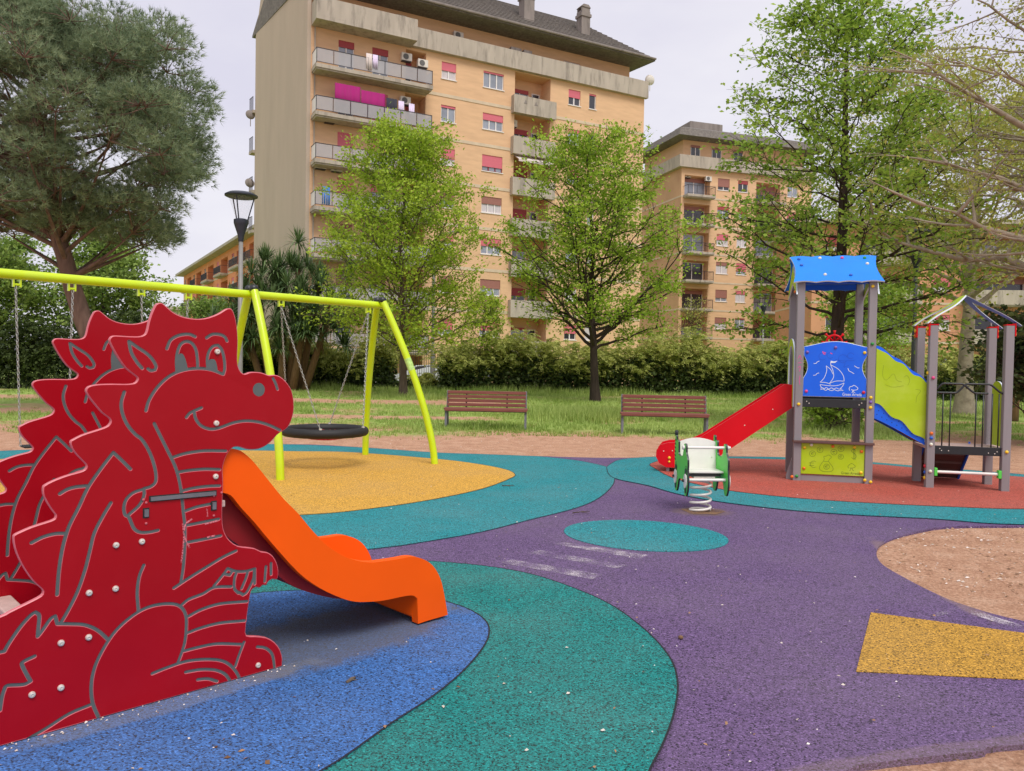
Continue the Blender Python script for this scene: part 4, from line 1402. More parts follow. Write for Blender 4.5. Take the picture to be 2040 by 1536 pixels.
lr = fork_board(1.50, 2.08, M['limeb'], 'roof_board')
rr_ = fork_board(2.55, 2.05, M['blueb'], 'roof_board')
for x, y in ((1.58, -0.06), (2.43, -0.06), (1.58, 0.52), (2.43, 0.52)):
    sx = -1 if x < 2 else 1
    mb = MB().box((x + sx * 0.049, y - 0.05, 1.93), (x + sx * 0.062, y + 0.05, 2.09)).box((x - 0.05, y - 0.05, 2.061), (x + 0.05, y + 0.05, 2.075))
    mb.build('roof_bracket', M['redb'], tower)
    for z in (2.02, 1.95):
        cap(x + sx * 0.062, y, z, 'yellow' if z > 2 else 'orange', (sx, 0, 0), r=0.024)

# ------------------------------------------------------------------ spring rider
rider = thing('spring_rider', 'green and white two-sided spring rider on a white coil spring', 'spring rider', (1.955, 7.868, 0.0), math.atan2(0.10, 1.0) * -1 + 0.17)
# local: y away from the viewer, x to the right
mb = MB()
sp_ = []
for i in range(5 * 16 + 1):
    a = i / 16 * 2 * math.pi
    z = 0.012 + 0.345 * max(0, (i - 8)) / 72
    sp_.append((0.103 * math.cos(a), 0.103 * math.sin(a), z))
mb.tube(sp_, 0.0125, 8)
mb.build('spring', M['white'], rider, smooth=True)
mb = MB().box((-0.11, -0.11, 0.355), (0.11, 0.11, 0.368))
mb.build('mounting_plate', M['steel'], rider)
prof = [(-0.235, 0.40), (-0.245, 0.33), (-0.235, 0.25), (-0.205, 0.195), (-0.175, 0.185), (-0.145, 0.20), (-0.12, 0.26), (-0.10, 0.31), (-0.06, 0.335), (0.04, 0.33), (0.08, 0.30), (0.10, 0.24), (0.13, 0.195), (0.16, 0.185), (0.19, 0.20), (0.215, 0.27), (0.22, 0.36), (0.215, 0.47), (0.225, 0.56), (0.225, 0.66), (0.215, 0.755), (0.195, 0.765), (0.175, 0.75), (0.17, 0.70), (0.155, 0.715), (0.12, 0.72), (0.10, 0.70), (0.095, 0.62), (0.08, 0.575), (0.03, 0.565), (-0.03, 0.565), (-0.06, 0.58), (-0.08, 0.62), (-0.095, 0.68), (-0.12, 0.705), (-0.15, 0.70), (-0.165, 0.67), (-0.17, 0.62), (-0.20, 0.585), (-0.225, 0.55), (-0.23, 0.50), (-0.225, 0.45)]
prof = [tuple(p) for p in smooth_line(prof, 2, True)]
for sx in (-1, 1):
    x0 = sx * 0.205
    mb = MB()
    mb.prism(prof, lambda u, v, t: (t, u, v), x0 - 0.01, x0 + 0.01, 0, 1)
    sd = mb.build('side_board', [M['greenb'], M['blackmetal']], rider)
    # decoration on the outer face: white oval feet with dark pads and a dark seam
    for yc, zc in ((-0.185, 0.335), (0.165, 0.335)):
        m2 = MB()
        ov = [(yc + 0.045 * math.cos(a), zc + 0.072 * math.sin(a)) for a in np.linspace(0, 2 * math.pi, 25)[:-1]]
        m2.prism(ov, lambda u, v, t: (t, u, v), x0 + sx * 0.0105, x0 + sx * 0.022)
        ft = m2.build('foot_disc', M['white'], sd, bev=0.003)
        m2 = MB()
        for zz in (0.09, -0.09):
            m2.prism([(yc - 0.022, zc + zz - 0.03), (yc + 0.022, zc + zz - 0.03), (yc + 0.026, zc + zz + 0.02), (yc, zc + zz + 0.04), (yc - 0.026, zc + zz + 0.02)], lambda u, v, t: (t, u, v), x0 + sx * 0.0105, x0 + sx * 0.014)
        m2.build('dark_pad', M['blackmetal'], sd)
        m2 = MB().lathe([(0.014, 0.0), (0.014, sx * 0.014), (0.008, sx * 0.018)], (x0 + sx * 0.022, yc + 0.03, zc), 10, axis='x')
        m2.build('knob', M['blackmetal'], sd, smooth=True, auto=40)
        m2 = MB()
        flat_lines(m2, [[(yc + 0.05 * math.cos(a), zc + 0.02 + 0.13 * math.sin(a)) for a in np.linspace(-0.3, 3.44, 14)]], lambda u, v, t: (x0 + sx * t, u, v), 0.003, 0.0112)
        m2.build('seam_line', M['blackmetal'], sd)
    m2 = MB()
    for z in (0.50, 0.54, 0.58, 0.62, 0.66, 0.70):
        m2.prism([(0.188, z), (0.215, z + 0.008), (0.212, z + 0.022), (0.188, z + 0.014)], lambda u, v, t: (t, u, v), x0 + sx * 0.0105, x0 + sx * 0.0135)
    m2.build('scale_pattern', M['blackmetal'], sd)
    if sx < 0:
        m2 = MB().lathe([(0.012, 0.75), (0.02, 0.775), (0.02, 0.80), (0.008, 0.815)], (x0, 0.205, 0), 10)
        m2.build('top_knob', M['blackmetal'], sd, smooth=True)
bk = [(-0.194, 0.40), (0.194, 0.40), (0.194, 0.70)] + [(0.194 - 0.388 * i / 10, 0.70 + 0.04 * math.sin(i / 10 * math.pi)) for i in range(1, 10)] + [(-0.194, 0.70)]
mb = MB().prism(bk, lambda u, v, t: (u, t + (v - 0.4) * 0.10, v), 0.115, 0.133)
bkr = mb.build('backrest', M['white'], rider, bev=0.003)
for x in (-0.15, 0.15):
    m2 = MB().lathe([(0.009, 0.0), (0.007, -0.004)], (x, 0.129, 0.54), 8, axis='y')
    m2.build('screw', M['steel'], bkr)
mb = MB().box((-0.194, -0.12, 0.405), (0.194, 0.125, 0.425))
mb.build('seat', M['white'], rider, bev=0.004)
mb = MB().box((-0.17, -0.10, 0.369), (0.17, 0.10, 0.404))
mb.build('seat_bearer', M['blackmetal'], rider)
mb = MB().tube([(-0.235, -0.125, 0.665), (0.255, -0.125, 0.665)], 0.0145, 10)
mb.build('handle_bar', M['white'], rider, smooth=True, auto=40)
mb = MB().tube([(-0.195, -0.17, 0.345), (0.195, -0.17, 0.345)], 0.0155, 10)
mb.build('foot_bar', M['white'], rider, smooth=True, auto=40)
for sx in (-1, 1):
    mb = MB().lathe([(0.02, -0.014), (0.024, 0), (0.02, 0.014)], (sx * 0.225, -0.125, 0.665), 10, axis='x')
    mb.build('handle_collar', M['white'], rider, smooth=True)

# ------------------------------------------------------------------ benches


def make_bench(loc, rz, label):
    t = thing('park_bench', label, 'bench', loc, rz, 'slatted park benches')
    L2 = 0.95
    for sx in (-1, 1):
        x = sx * (L2 - 0.03)
        mb = MB()
        q = [(-0.30, 0.0), (-0.24, 0.0), (-0.20, 0.36), (0.02, 0.36), (0.13, 0.0), (0.20, 0.0), (0.10, 0.40), (0.22, 0.86), (0.165, 0.865), (0.045, 0.42), (-0.28, 0.425), (-0.30, 0.38), (-0.255, 0.37)]
        mb.prism(q, lambda u, v, t_: (t_, u, v), x - 0.025, x + 0.025)
        mb.build('end_frame', M['iron'], t, bev=0.006)
    for i, (y, z) in enumerate(((-0.255, 0.435), (-0.15, 0.44), (-0.045, 0.442))):
        mb = MB().box((-L2 - 0.02, y - 0.047, z), (L2 + 0.02, y + 0.047, z + 0.035))
        mb.build('seat_slat', M['slat'], t, bev=0.007)
    mb = MB().box((-L2, -0.325, 0.405), (L2, -0.304, 0.468))
    mb.build('seat_slat', M['slat'], t, bev=0.005)
    for i in range(4):
        z = 0.50 + 0.095 * i
        y = 0.035 + 0.0265 * i
        mb = MB().box((-L2 + 0.028, y - 0.035, z), (L2 - 0.028, y, z + 0.075))
        mb.build('back_slat', M['slat'], t, bev=0.007)
    for sx in (-0.48, 0.48):
        mb = MB()
        mb.prism([(0.036, 0.44), (0.056, 0.44), (0.156, 0.84), (0.136, 0.84)], lambda u, v, t_: (t_, u + 0.004, v), sx - 0.018, sx + 0.018)
        mb.build('back_stay', M['blackmetal'], t)
    mb = MB().tube([(-L2 + 0.05, -0.1, 0.39), (L2 - 0.05, -0.1, 0.39)], 0.012, 6)
    mb.build('tie_bar', M['iron'], t)
    return t


make_bench((-0.59, 18.0, 0.0), R(-1.5), 'brown slatted bench nearer the swing, grass tufts under it')
make_bench((3.41, 17.22, 0.0), R(-6.5), 'brown slatted bench between the leafy tree and the red slide')

# ------------------------------------------------------------------ buildings
M['facade'] = pm('ochre_brick_facade', (216, 178, 140), 0.85, 0.07, 0.8, bump=0.15, bscale=8, spec=0.2, stretch=(1, 1, 5))
M['gable'] = pm('beige_render', (182, 167, 150), 0.9, 0.05, 0.5, dirt=(150, 135, 120), dscale=0.7, damt=0.16, spec=0.2, stretch=(1.6, 1.6, 0.35))
M['concrete'] = pm('grey_concrete', (176, 166, 152), 0.9, 0.1, 1.0, dirt=(96, 90, 84), dscale=1.1, damt=0.75, spec=0.2, stretch=(2.2, 2.2, 0.4))
M['concrete_dark'] = pm('dark_concrete', (140, 132, 126), 0.9, 0.1, 1.0, dirt=(90, 84, 80), dscale=1.1, damt=0.7, spec=0.2, stretch=(2.2, 2.2, 0.4))
M['string'] = pm('string_course', (204, 186, 160), 0.9, 0.08, 2, spec=0.2)
M['soffit'] = pm('balcony_soffit', (178, 164, 154), 0.9, 0.1, 1, spec=0.2)
M['tile'] = pm('grey_roof_tile', (108, 102, 96), 0.85, 0.25, 3, bump=0.6, bscale=5, dirt=(150, 145, 135), dscale=6, damt=0.5)
M['frame_white'] = pm('white_window_frame', (226, 222, 218), 0.5, 0.04, 5)
M['frame_red'] = pm('red_window_frame', (120, 40, 50), 0.5, 0.08, 5)
M['shutter_pink'] = pm('pink_roller_shutter', (206, 104, 118), 0.6, 0.05, 3, bump=0.6, bscale=14, stretch=(0.05, 0.05, 6))
M['shutter_red'] = pm('red_roller_shutter', (160, 62, 66), 0.6, 0.06, 3, bump=0.6, bscale=14, stretch=(0.05, 0.05, 6))
M['shutter_brown'] = pm('brown_roller_shutter', (150, 100, 88), 0.6, 0.06, 3, bump=0.6, bscale=14, stretch=(0.05, 0.05, 6))
M['glass'] = pm('window_glass', (138, 144, 156), 0.12, 0.25, 0.9, spec=0.8)
M['glass_dark'] = pm('dark_window_glass', (52, 52, 60), 0.12, 0.3, 0.9, spec=0.8)
M['curtain'] = pm('net_curtain', (196, 190, 192), 0.7, 0.12, 5, stretch=(6, 6, 0.4))
M['frosted'] = glass_mat('frosted_balcony_glass', (186, 184, 186), 0.6, 0.3)
M['railmetal'] = pm('dark_railing', (48, 46, 50), 0.5, 0.1, 8)
M['ac'] = pm('air_conditioner_case', (212, 206, 196), 0.5, 0.08, 4, dirt=(150, 140, 125), dscale=3, damt=0.4)
M['ac_grill'] = pm('air_conditioner_grill', (96, 94, 92), 0.6, 0.2, 20)
M['brick2'] = pm('orange_render', (204, 150, 116), 0.85, 0.08, 0.8, spec=0.2)
M['brick_shade'] = pm('ochre_side_wall_painted_shade', (196, 158, 124), 0.9, 0.08, 0.4, dirt=(176, 126, 96), dscale=0.3, damt=0.7, spec=0.2)  # facade ochre darkened: shade of the side face put into the colour
M['salmon'] = pm('salmon_render', (224, 146, 106), 0.85, 0.08, 0.8, spec=0.2)
M['magenta'] = pm('magenta_cloth', (150, 4, 100), 0.8, 0.1, 3, bump=0.5, bscale=5, stretch=(3, 3, 0.3))
M['darkcloth'] = pm('dark_cloth', (48, 48, 58), 0.85, 0.2, 3)
M['lilac'] = pm('lilac_cloth', (212, 198, 222), 0.85, 0.1, 3)
M['beigecloth'] = pm('beige_cloth', (206, 194, 188), 0.85, 0.1, 3)
M['bluecloth'] = pm('blue_plastic_sheet', (40, 112, 190), 0.5, 0.1, 3)


class Face:
    """a facade frame: u along the wall, o outwards, z up, all local to a building object"""
    def __init__(s, origin, u, n=None):
        s.o = np.array(origin, float)
        s.u = np.array(u, float) / np.linalg.norm(u)
        s.n = np.array([s.u[1], -s.u[0], 0]) if n is None else np.array(n, float)

    def __call__(s, a, out, z):
        return s.o + s.u * a + s.n * out + np.array([0, 0, z])

    def box(s, mb, a0, a1, o0, o1, z0, z1, mi=0):
        mb.box((a0, o0, z0), (a1, o1, z1), mi, lambda x, y, z: tuple(s(x, y, z)))
        return mb

    def wall(s, mb, a0, a1, z0, z1, holes, out=0.0, mi=0, depth=0.14):
        """wall sheet with rectangular openings and their reveals; holes = (u0, u1, z0, z1[, depth])"""
        us = sorted({a0, a1, *[h[0] for h in holes], *[h[1] for h in holes]})
        zs = sorted({z0, z1, *[h[2] for h in holes], *[h[3] for h in holes]})
        for i in range(len(us) - 1):
            for j in range(len(zs) - 1):
                cu, cz = (us[i] + us[i + 1]) / 2, (zs[j] + zs[j + 1]) / 2
                if any(h[0] < cu < h[1] and h[2] < cz < h[3] for h in holes):
                    continue
                mb.add([s(us[i], out, zs[j]), s(us[i + 1], out, zs[j]), s(us[i + 1], out, zs[j + 1]), s(us[i], out, zs[j + 1])], [(0, 1, 2, 3)], mi)
        for h in holes:
            d = h[4] if len(h) > 4 else depth
            q = [(h[0], h[2]), (h[1], h[2]), (h[1], h[3]), (h[0], h[3])]
            for k in range(4):
                p, r_ = q[k], q[(k + 1) % 4]
                mb.add([s(p[0], out, p[1]), s(r_[0], out, r_[1]), s(r_[0], out - d, r_[1]), s(p[0], out - d, p[1])], [(0, 1, 2, 3)], mi)
            if len(h) > 4:
                mb.add([s(a, out - d, b_) for a, b_ in q], [(0, 1, 2, 3)], mi)


def window(fc, par, u0, u1, z0, z1, panes=2, shut=0.3, sm='shutter_pink', fm='frame_white', gm='glass', out=0.0, rec=0.13, sill=True, name='window'):
    """frame with panes, roller shutter and sill, standing in a wall opening"""
    mb = MB()
    t = 0.06
    fc.box(mb, u0, u1, out - rec, out - rec + 0.05, z1 - t, z1)
    fc.box(mb, u0, u1, out - rec, out - rec + 0.05, z0, z0 + t)
    for i in range(panes + 1):
        c = u0 + (u1 - u0) * i / panes
        a, b_ = (c, c + t) if i == 0 else ((c - t, c) if i == panes else (c - t * 0.7, c + t * 0.7))
        fc.box(mb, a, b_, out - rec + 0.001, out - rec + 0.051, z0 + t, z1 - t)
    w = mb.build(name, M[fm], par)
    for i in range(panes):
        a = u0 + (u1 - u0) * i / panes + t
        b_ = u0 + (u1 - u0) * (i + 1) / panes - t
        m2 = MB()
        fc.box(m2, a, b_, out - rec + 0.005, out - rec + 0.018, z0 + t, z1 - t)
        m2.build('pane', M[gm], w)
    if shut > 0.02:
        m2 = MB()
        fc.box(m2, u0 + 0.005, u1 - 0.005, out - rec + 0.06, out - rec + 0.085, z1 - (z1 - z0) * shut, z1)
        m2.build('shutter', M[sm], w)
    if sill:
        m2 = MB()
        fc.box(m2, u0 - 0.06, u1 + 0.06, out - rec, out + 0.06, z0 - 0.06, z0 - 0.003)
        m2.build('sill', M['frame_white'], w)
    return w


def ac_unit(fc, par, u, z, out, w=0.75, h=0.52):
    mb = MB()
    fc.box(mb, u, u + w, out, out + 0.3, z, z + h)
    a = mb.build('air_conditioner', M['ac'], par, bev=0.02)
    m2 = MB()
    c = (u + w * 0.4, z + h * 0.5)
    pts = [(c[0] + 0.2 * math.cos(q), c[1] + 0.2 * math.sin(q)) for q in np.linspace(0, 2 * math.pi, 17)[:-1]]
    m2.prism(pts, lambda x, y, t: tuple(fc(x, out + 0.3 + t, y)), 0.0, 0.02)
    m2.build('fan_grill', M['ac_grill'], a)
    m2 = MB()
    fc.box(m2, u + 0.05, u + w - 0.05, out - 0.05, out + 0.28, z - 0.05, z - 0.004)
    m2.build('bracket', M['railmetal'], a)
    return a


def balcony(fc, par, u0, u1, z, dp, style='glass', hr=1.05, base=0.0, seed=0, mat='concrete'):
    rr = random.Random(seed)
    mb = MB()
    fc.box(mb, u0, u1, base + 0.002, base + dp, z - 0.24, z)
    fc.box(mb, u0 + 0.06, u1 - 0.06, base + 0.06, base + dp - 0.08, z - 0.34, z - 0.243)
    b_ = mb.build('balcony', M[mat], par)
    if style == 'parapet':
        m2 = MB()
        for (a0, a1, o0, o1) in ((u0, u1, base + dp - 0.1, base + dp + 0.02), (u0, u0 + 0.1, base, base + dp - 0.1), (u1 - 0.1, u1, base, base + dp - 0.1)):
            fc.box(m2, a0, a1, o0, o1, z - 0.2, z + hr)
        m2.build('parapet', M[mat], b_)
        return b_
    m2 = MB()
    fc.box(m2, u0 + 0.03, u1 - 0.03, base + dp - 0.07, base + dp - 0.03, z + hr - 0.04, z + hr)
    fc.box(m2, u0 + 0.03, u1 - 0.03, base + dp - 0.065, base + dp - 0.035, z + 0.10, z + 0.13)
    for e in (u0 + 0.03, u1 - 0.07):
        fc.box(m2, e, e + 0.04, base, base + dp - 0.03, z + hr - 0.04, z + hr - 0.001)
        fc.box(m2, e, e + 0.04, base + dp - 0.07, base + dp - 0.031, z, z + hr - 0.041)
    n = max(1, int(round((u1 - u0) / 1.15)))
    for i in range(1, n):
        c = u0 + (u1 - u0) * i / n
        fc.box(m2, c - 0.015, c + 0.015, base + dp - 0.062, base + dp - 0.032, z + 0.131, z + hr - 0.041)
    if style == 'bars':
        k = int((u1 - u0) / 0.13)
        for i in range(1, k):
            c = u0 + (u1 - u0) * i / k
            fc.box(m2, c - 0.01, c + 0.01, base + dp - 0.06, base + dp - 0.04, z + 0.131, z + hr - 0.041)
    m2.build('railing', M['railmetal'], b_)
    if style == 'glass':
        for i in range(n):
            a0, a1 = u0 + (u1 - u0) * i / n + 0.03, u0 + (u1 - u0) * (i + 1) / n - 0.03
            m3 = MB()
            fc.box(m3, max(a0, u0 + 0.075), min(a1, u1 - 0.075), base + dp - 0.055, base + dp - 0.045, z + 0.135, z + hr - 0.045)
            m3.build('glass_panel', M['frosted'], b_)
        for e in (u0 + 0.045, u1 - 0.055):
            m3 = MB()
            fc.box(m3, e, e + 0.01, base + 0.02, base + dp - 0.08, z + 0.12, z + hr - 0.05)
            m3.build('glass_panel', M['frame_white'], b_)
    return b_


# --- the tall ochre block
BA = np.array([-13.553, 50.9, 0.0])
block = thing('apartment_block', 'tall ochre apartment block with grey roof, long glass balconies and beige side wall', 'building', tuple(BA))
fu = np.array([0.882, 0.470, 0.0])
fu /= np.linalg.norm(fu)
rear = np.array([-6.26, 8.6, 0.0])
FL = 27.19
F1 = Face((0, 0, 0), fu)
ZT = [23.05 - 3.04 * k for k in range(8)]
holes, wins = [], []
rnd = random.Random(4)
shA = [0.5, 0.14, 0.6, 0.5, 0.5, 0.8, 0.66, 0.4]
shB = [0.10, 0.42, 0.72, 0.45, 0.5, 0.55, 0.62, 0.5]
shC = [0.5, 0.25, 0.5, 0.06, 0.3, 0.2, 0.6, 0.4]
for k, zt in enumerate(ZT):
    if zt - 1.2 < 0.4:
        continue
    low_ = 'shutter_pink' if k < 3 else rnd.choice(['shutter_red', 'shutter_brown', 'shutter_pink'])
    for (u0, u1, pn, sh) in ((9.25, 10.37, 2, shA[k]), (12.55, 14.22, 3, shB[k]), (19.89, 20.98, 2, shC[k]), (21.80, 22.45, 1, rnd.choice([0.1, 0.3, 0.7]))):
        holes.append((u0, u1, zt - 1.18, zt))
        wins.append((u0, u1, zt - 1.18, zt, pn, sh, low_, 'frame_red' if (k == 2 and pn == 3) else 'frame_white', rnd.choice(['glass', 'glass', 'curtain', 'glass_dark'])))
    # balcony doors
    for (u0, u1) in ((1.83, 2.90), (4.15, 5.29)):
        holes.append((u0, u1, zt - 2.24, zt - 0.06))
    holes.append((6.55, 8.06, zt - 2.30, zt + 0.30, 1.4))
    holes.append((15.16, 18.25, zt - 2.30, zt + 0.42, 1.35))
mb = MB()
F1.wall(mb, 0.0, FL, 0.0, 23.7, holes)
# right end and rear
pA, pB = F1(0, 0, 0), F1(FL, 0, 0)
for a, b_ in ((pB, pB + rear), (pB + rear, pA + rear)):
    mb.add([a, b_, b_ + np.array([0, 0, 23.7]), a + np.array([0, 0, 23.7])], [(0, 1, 2, 3)])
mb.build('wall', M['facade'], block)
# beige windowless side wall, running up under the roof
mb = MB()
ru = rear / np.linalg.norm(rear)
rl = np.linalg.norm(rear)
sn = np.array([-ru[1], ru[0], 0])
prof_g = [(-0.02, 0.0), (rl, 0.0), (rl, 26.2), (rl - 1.2, 29.0), (rl / 2, 31.0), (-0.02, 27.2)]
mb.prism(prof_g, lambda u, v, t: tuple(ru * u + sn * t + np.array([0, 0, v])), 0.0, 0.25)
mb.build('side_wall', M['gable'], block)
for (u0, u1, z0, z1, pn, sh, sm, fm, gm_) in wins:
    window(F1, block, u0, u1, z0, z1, pn, sh, sm, fm, gm_)
for k, zt in enumerate(ZT):
    if zt - 1.2 < 0.4:
        continue
    zs = zt - 2.36
    mb = MB()
    F1.box(mb, 8.2, 14.85, 0.003, 0.035, zs - 0.12, zs + 0.10)
    mb.build('string_course', M['string'], block)
    mb = MB()
    F1.box(mb, 18.6, FL, 0.003, 0.035, zs - 0.12, zs + 0.10)
    mb.build('string_course', M['string'], block)
    sm = 'shutter_red' if k == 0 else ('shutter_pink' if k < 4 else 'shutter_brown')
    for i, (u0, u1) in enumerate(((1.83, 2.90), (4.15, 5.29))):
        window(F1, block, u0, u1, zt - 2.24, zt - 0.06, 2, [0.22, 0.35, 0.85, 0.6, 0.3, 0.7, 0.4, 0.4][(k + i) % 8] if k else 0.2, sm, 'frame_white', 'glass', sill=False, name='balcony_door')
    balcony(F1, block, 0.05, 8.12, zt - 2.33, 1.25, 'glass', 1.02, seed=k)
    # recessed corner of the balcony
    window(F1, block, 6.75, 7.45, zt - 2.28, zt - 0.1, 1, 0.45, 'shutter_red', 'frame_white', 'glass_dark', out=-1.38, rec=-0.04, sill=False, name='balcony_door')
    # loggia
    window(F1, block, 15.5, 17.0, zt - 2.28, zt - 0.35, 2, [0.15, 0.2, 0.3, 0.5, 0.1, 0.3, 0.1, 0.2][k], 'shutter_red', 'frame_white', 'glass_dark' if k % 2 else 'glass', out=-1.33, rec=-0.04, sill=False, name='balcony_door')
    window(F1, block, 17.3, 18.0, zt - 2.28, zt - 0.45, 1, 0.0, 'shutter_red', 'frame_white', 'glass_dark', out=-1.33, rec=-0.04, sill=False, name='balcony_door')
    mb = MB()
    F1.box(mb, 14.88, 18.55, 0.004, 0.46, zt - 2.72, zt - 2.34)
    F1.box(mb, 14.88, 18.55, 0.34, 0.46, zt - 2.339, zt - 1.42)
    F1.box(mb, 14.88, 15.0, 0.004, 0.339, zt - 2.339, zt - 1.42)
    F1.box(mb, 18.43, 18.55, 0.004, 0.339, zt - 2.339, zt - 1.42)
    pp = mb.build('loggia_parapet', M['concrete'], block)
    for c in (15.85, 16.75):
        m2 = MB()
        tri = [(c - 0.14, zt - 1.98), (c + 0.14, zt - 1.98), (c, zt - 1.68)]
        m2.prism(tri, lambda x, y, t: tuple(F1(x, 0.461 + t, y)), 0.0, 0.012)
        m2.build('triangle_vent', M['concrete_dark'], pp)
# awnings on the third loggia and a lower one
for k, lab in ((2, 'awning'), (7 if ZT[7] > 1.6 else 6, 'awning')):
    mb = MB()
    zt = ZT[k]
    mb.prism([(0.0, zt + 0.30), (0.75, zt - 0.12), (0.75, zt - 0.30), (0.73, zt - 0.30), (0.73, zt - 0.13), (0.0, zt + 0.27)], lambda u, v, t: tuple(F1(t, u, v)), 15.2, 18.2)
    mb.build('awning', M['beigecloth'], block)
for (u, z, o) in ((6.15, 22.45, 0.02), (7.35, 22.25, 0.02), (6.1, 19.45, 0.02), (0.85, 17.35, 0.02), (0.3, 14.25, 0.02), (1.35, 14.2, 0.02), (15.0, 19.6, -0.9), (5.9, 10.2, 0.02)):
    ac_unit(F1, block, u, z, o)
mb = MB()
F1.box(mb, 0.22, 0.30, 0.0, 0.08, 0, 23.6)
mb.build('downpipe', M['concrete'], block)
# attic storey: long parapet band, set-back wall, windows
mb = MB()
F1.box(mb, 6.9, FL + 0.15, 0.002, 0.35, 23.55, 24.88)
F1.box(mb, 0.02, 6.898, 0.002, 1.35, 23.50, 23.72)
F1.box(mb, 0.02, 6.898, 1.22, 1.352, 23.721, 24.92)
F1.box(mb, 0.02, 0.14, 0.002, 1.219, 23.721, 24.92)
mb.build('attic_parapet', M['concrete'], block)
F2 = Face(F1(0, -1.3, 0), fu)
ah = [(1.6, 2.7, 23.75, 25.75), (4.2, 5.4, 23.75, 25.75), (8.8, 9.8, 23.75, 25.6), (11.9, 13.3, 23.75, 25.65), (16.6, 18.4, 23.75, 25.6), (20.2, 21.7, 24.4, 25.75), (23.4, 24.0, 24.2, 25.6)]
mb = MB()
F2.wall(mb, 0.0, FL - 0.6, 23.6, 26.75, ah)
mb.build('attic_wall', M['facade'], block)
for i, h in enumerate(ah):
    window(F2, block, *h, 2 if h[1] - h[0] > 0.8 else 1, [0.3, 0.25, 0.3, 0.15, 0.55, 0.0, 0.2][i], 'shutter_red' if i < 4 else 'shutter_brown', 'frame_white', 'glass_dark', sill=False, name='attic_window')
for (u, z) in ((6.2, 25.55), (10.6, 25.35)):
    ac_unit(F2, block, u, z, 0.02)
for (u, w_) in ((14.9, 0.9), (16.0, 0.7)):
    mb = MB()
    F2.box(mb, u, u + w_, 0.5, 1.1, 23.8, 25.35)
    mb.build('terrace_cabinet', M['concrete_dark'], block, bev=0.02)
# hipped roof with eaves
ez, rz_ = 26.6, 31.1
rb = rear


def rp(u, back, z):
    return F1(u, 0, 0) + rb * back + np.array([0, 0, z])


mb = MB()
e0, e1, e2, e3 = F1(-0.25, 0.75, ez), F1(FL + 0.45, 0.75, ez), F1(FL + 0.45, 0, ez) + rb * 1.08, F1(-0.25, 0, ez) + rb * 1.08
r0, r1 = F1(-0.25, 0, rz_) + rb * 0.5, F1(FL - 2.6, 0, rz_) + rb * 0.5
mb.add([e0, e1, e2, e3, r0, r1], [(0, 1, 5, 4), (1, 2, 5), (2, 3, 4, 5), (3, 0, 4)])
lo = np.array([0, 0, -0.14])
mb.add([e0, e1, e2, e3, e0 + lo, e1 + lo, e2 + lo, e3 + lo], [(0, 1, 5, 4), (1, 2, 6, 5), (2, 3, 7, 6), (3, 0, 4, 7), (4, 5, 6, 7)])
roof = mb.build('roof', M['tile'], block)
# rows of tiles on the front slope
nrow = 15
for i in range(nrow):
    f0 = (i + 0.02) / nrow
    f1 = (i + 1.0) / nrow
    a0, a1 = e0 + (r0 - e0) * f0, e1 + (r1 - e1) * f0
    b0, b1 = e0 + (r0 - e0) * f1, e1 + (r1 - e1) * f1
    nv = np.cross(e1 - e0, r0 - e0)
    nv /= np.linalg.norm(nv)
    m2 = MB()
    m2.add([a0 + nv * 0.075, a1 + nv * 0.075, b1 + nv * 0.02, b0 + nv * 0.02, a0 + nv * 0.012, a1 + nv * 0.012], [(0, 1, 2, 3), (0, 4, 5, 1)])
    m2.build('tile_row', M['tile'], roof)
mb = MB()
mb.tube([e0 + np.array([0, 0, 0.02]) + F1.n * 0.08, e1 + np.array([0, 0, 0.02]) + F1.n * 0.08], 0.09, 8)
mb.build('gutter', M['concrete_dark'], roof)
for (u, bk, h, w_) in ((17.2, 0.16, 3.4, 0.9), (22.6, 0.18, 3.3, 0.8)):
    mb = MB()
    c = rp(u, bk, 0)
    cf = Face(c, fu)
    cf.box(mb, -w_ / 2, w_ / 2, -w_ / 2, w_ / 2, 27.4, 26.9 + h)
    cf.box(mb, -w_ / 2 - 0.08, w_ / 2 + 0.08, -w_ / 2 - 0.08, w_ / 2 + 0.08, 26.9 + h * 0.86, 26.9 + h * 0.93)
    ch_ = mb.build('chimney', M['concrete_dark'], roof)
    m2 = MB()
    for q in (-1, 1):
        cf.box(m2, -w_ / 2, w_ / 2, q * w_ * 0.35 - 0.06, q * w_ * 0.35 + 0.06, 26.9 + h, 27.2 + h)
    m2.prism([(-w_ / 2 - 0.05, 27.2 + h), (w_ / 2 + 0.05, 27.2 + h), (w_ * 0.3, 27.42 + h), (-w_ * 0.3, 27.42 + h)], lambda u_, v, t: tuple(cf(u_, t, v)), -w_ / 2, w_ / 2)
    m2.build('chimney_cap', M['concrete_dark'], ch_)
mb = MB()
pf = Face(rp(16.0, 0.75, 0), fu)
pf.box(mb, -4.6, 0.6, -2.4, 2.4, 27.6, 32.6)
pf.box(mb, -5.0, 1.0, -2.8, 2.8, 32.6, 32.85)
mb.build('stair_tower', M['gable'], roof)


def dish(par, p, d, r=0.42, m_='ac'):
    mb = MB()
    prof_ = [(0.02, 0.10), (r * 0.5, 0.07), (r * 0.85, 0.02), (r, -0.06), (r, -0.04), (r * 0.85, 0.05), (r * 0.5, 0.11), (0.02, 0.14)]
    mb.lathe(prof_, (0, 0, 0), 18)
    q = Vector(d).to_track_quat('Z', 'Y')
    mb.v = [tuple(Vector(p) + q @ Vector(v)) for v in mb.v]
    mb.tube([Vector(p), Vector(p) - Vector((0, 0, 0.9))], 0.03, 6)
    return mb.build('satellite_dish', M[m_], par, smooth=True, auto=40)


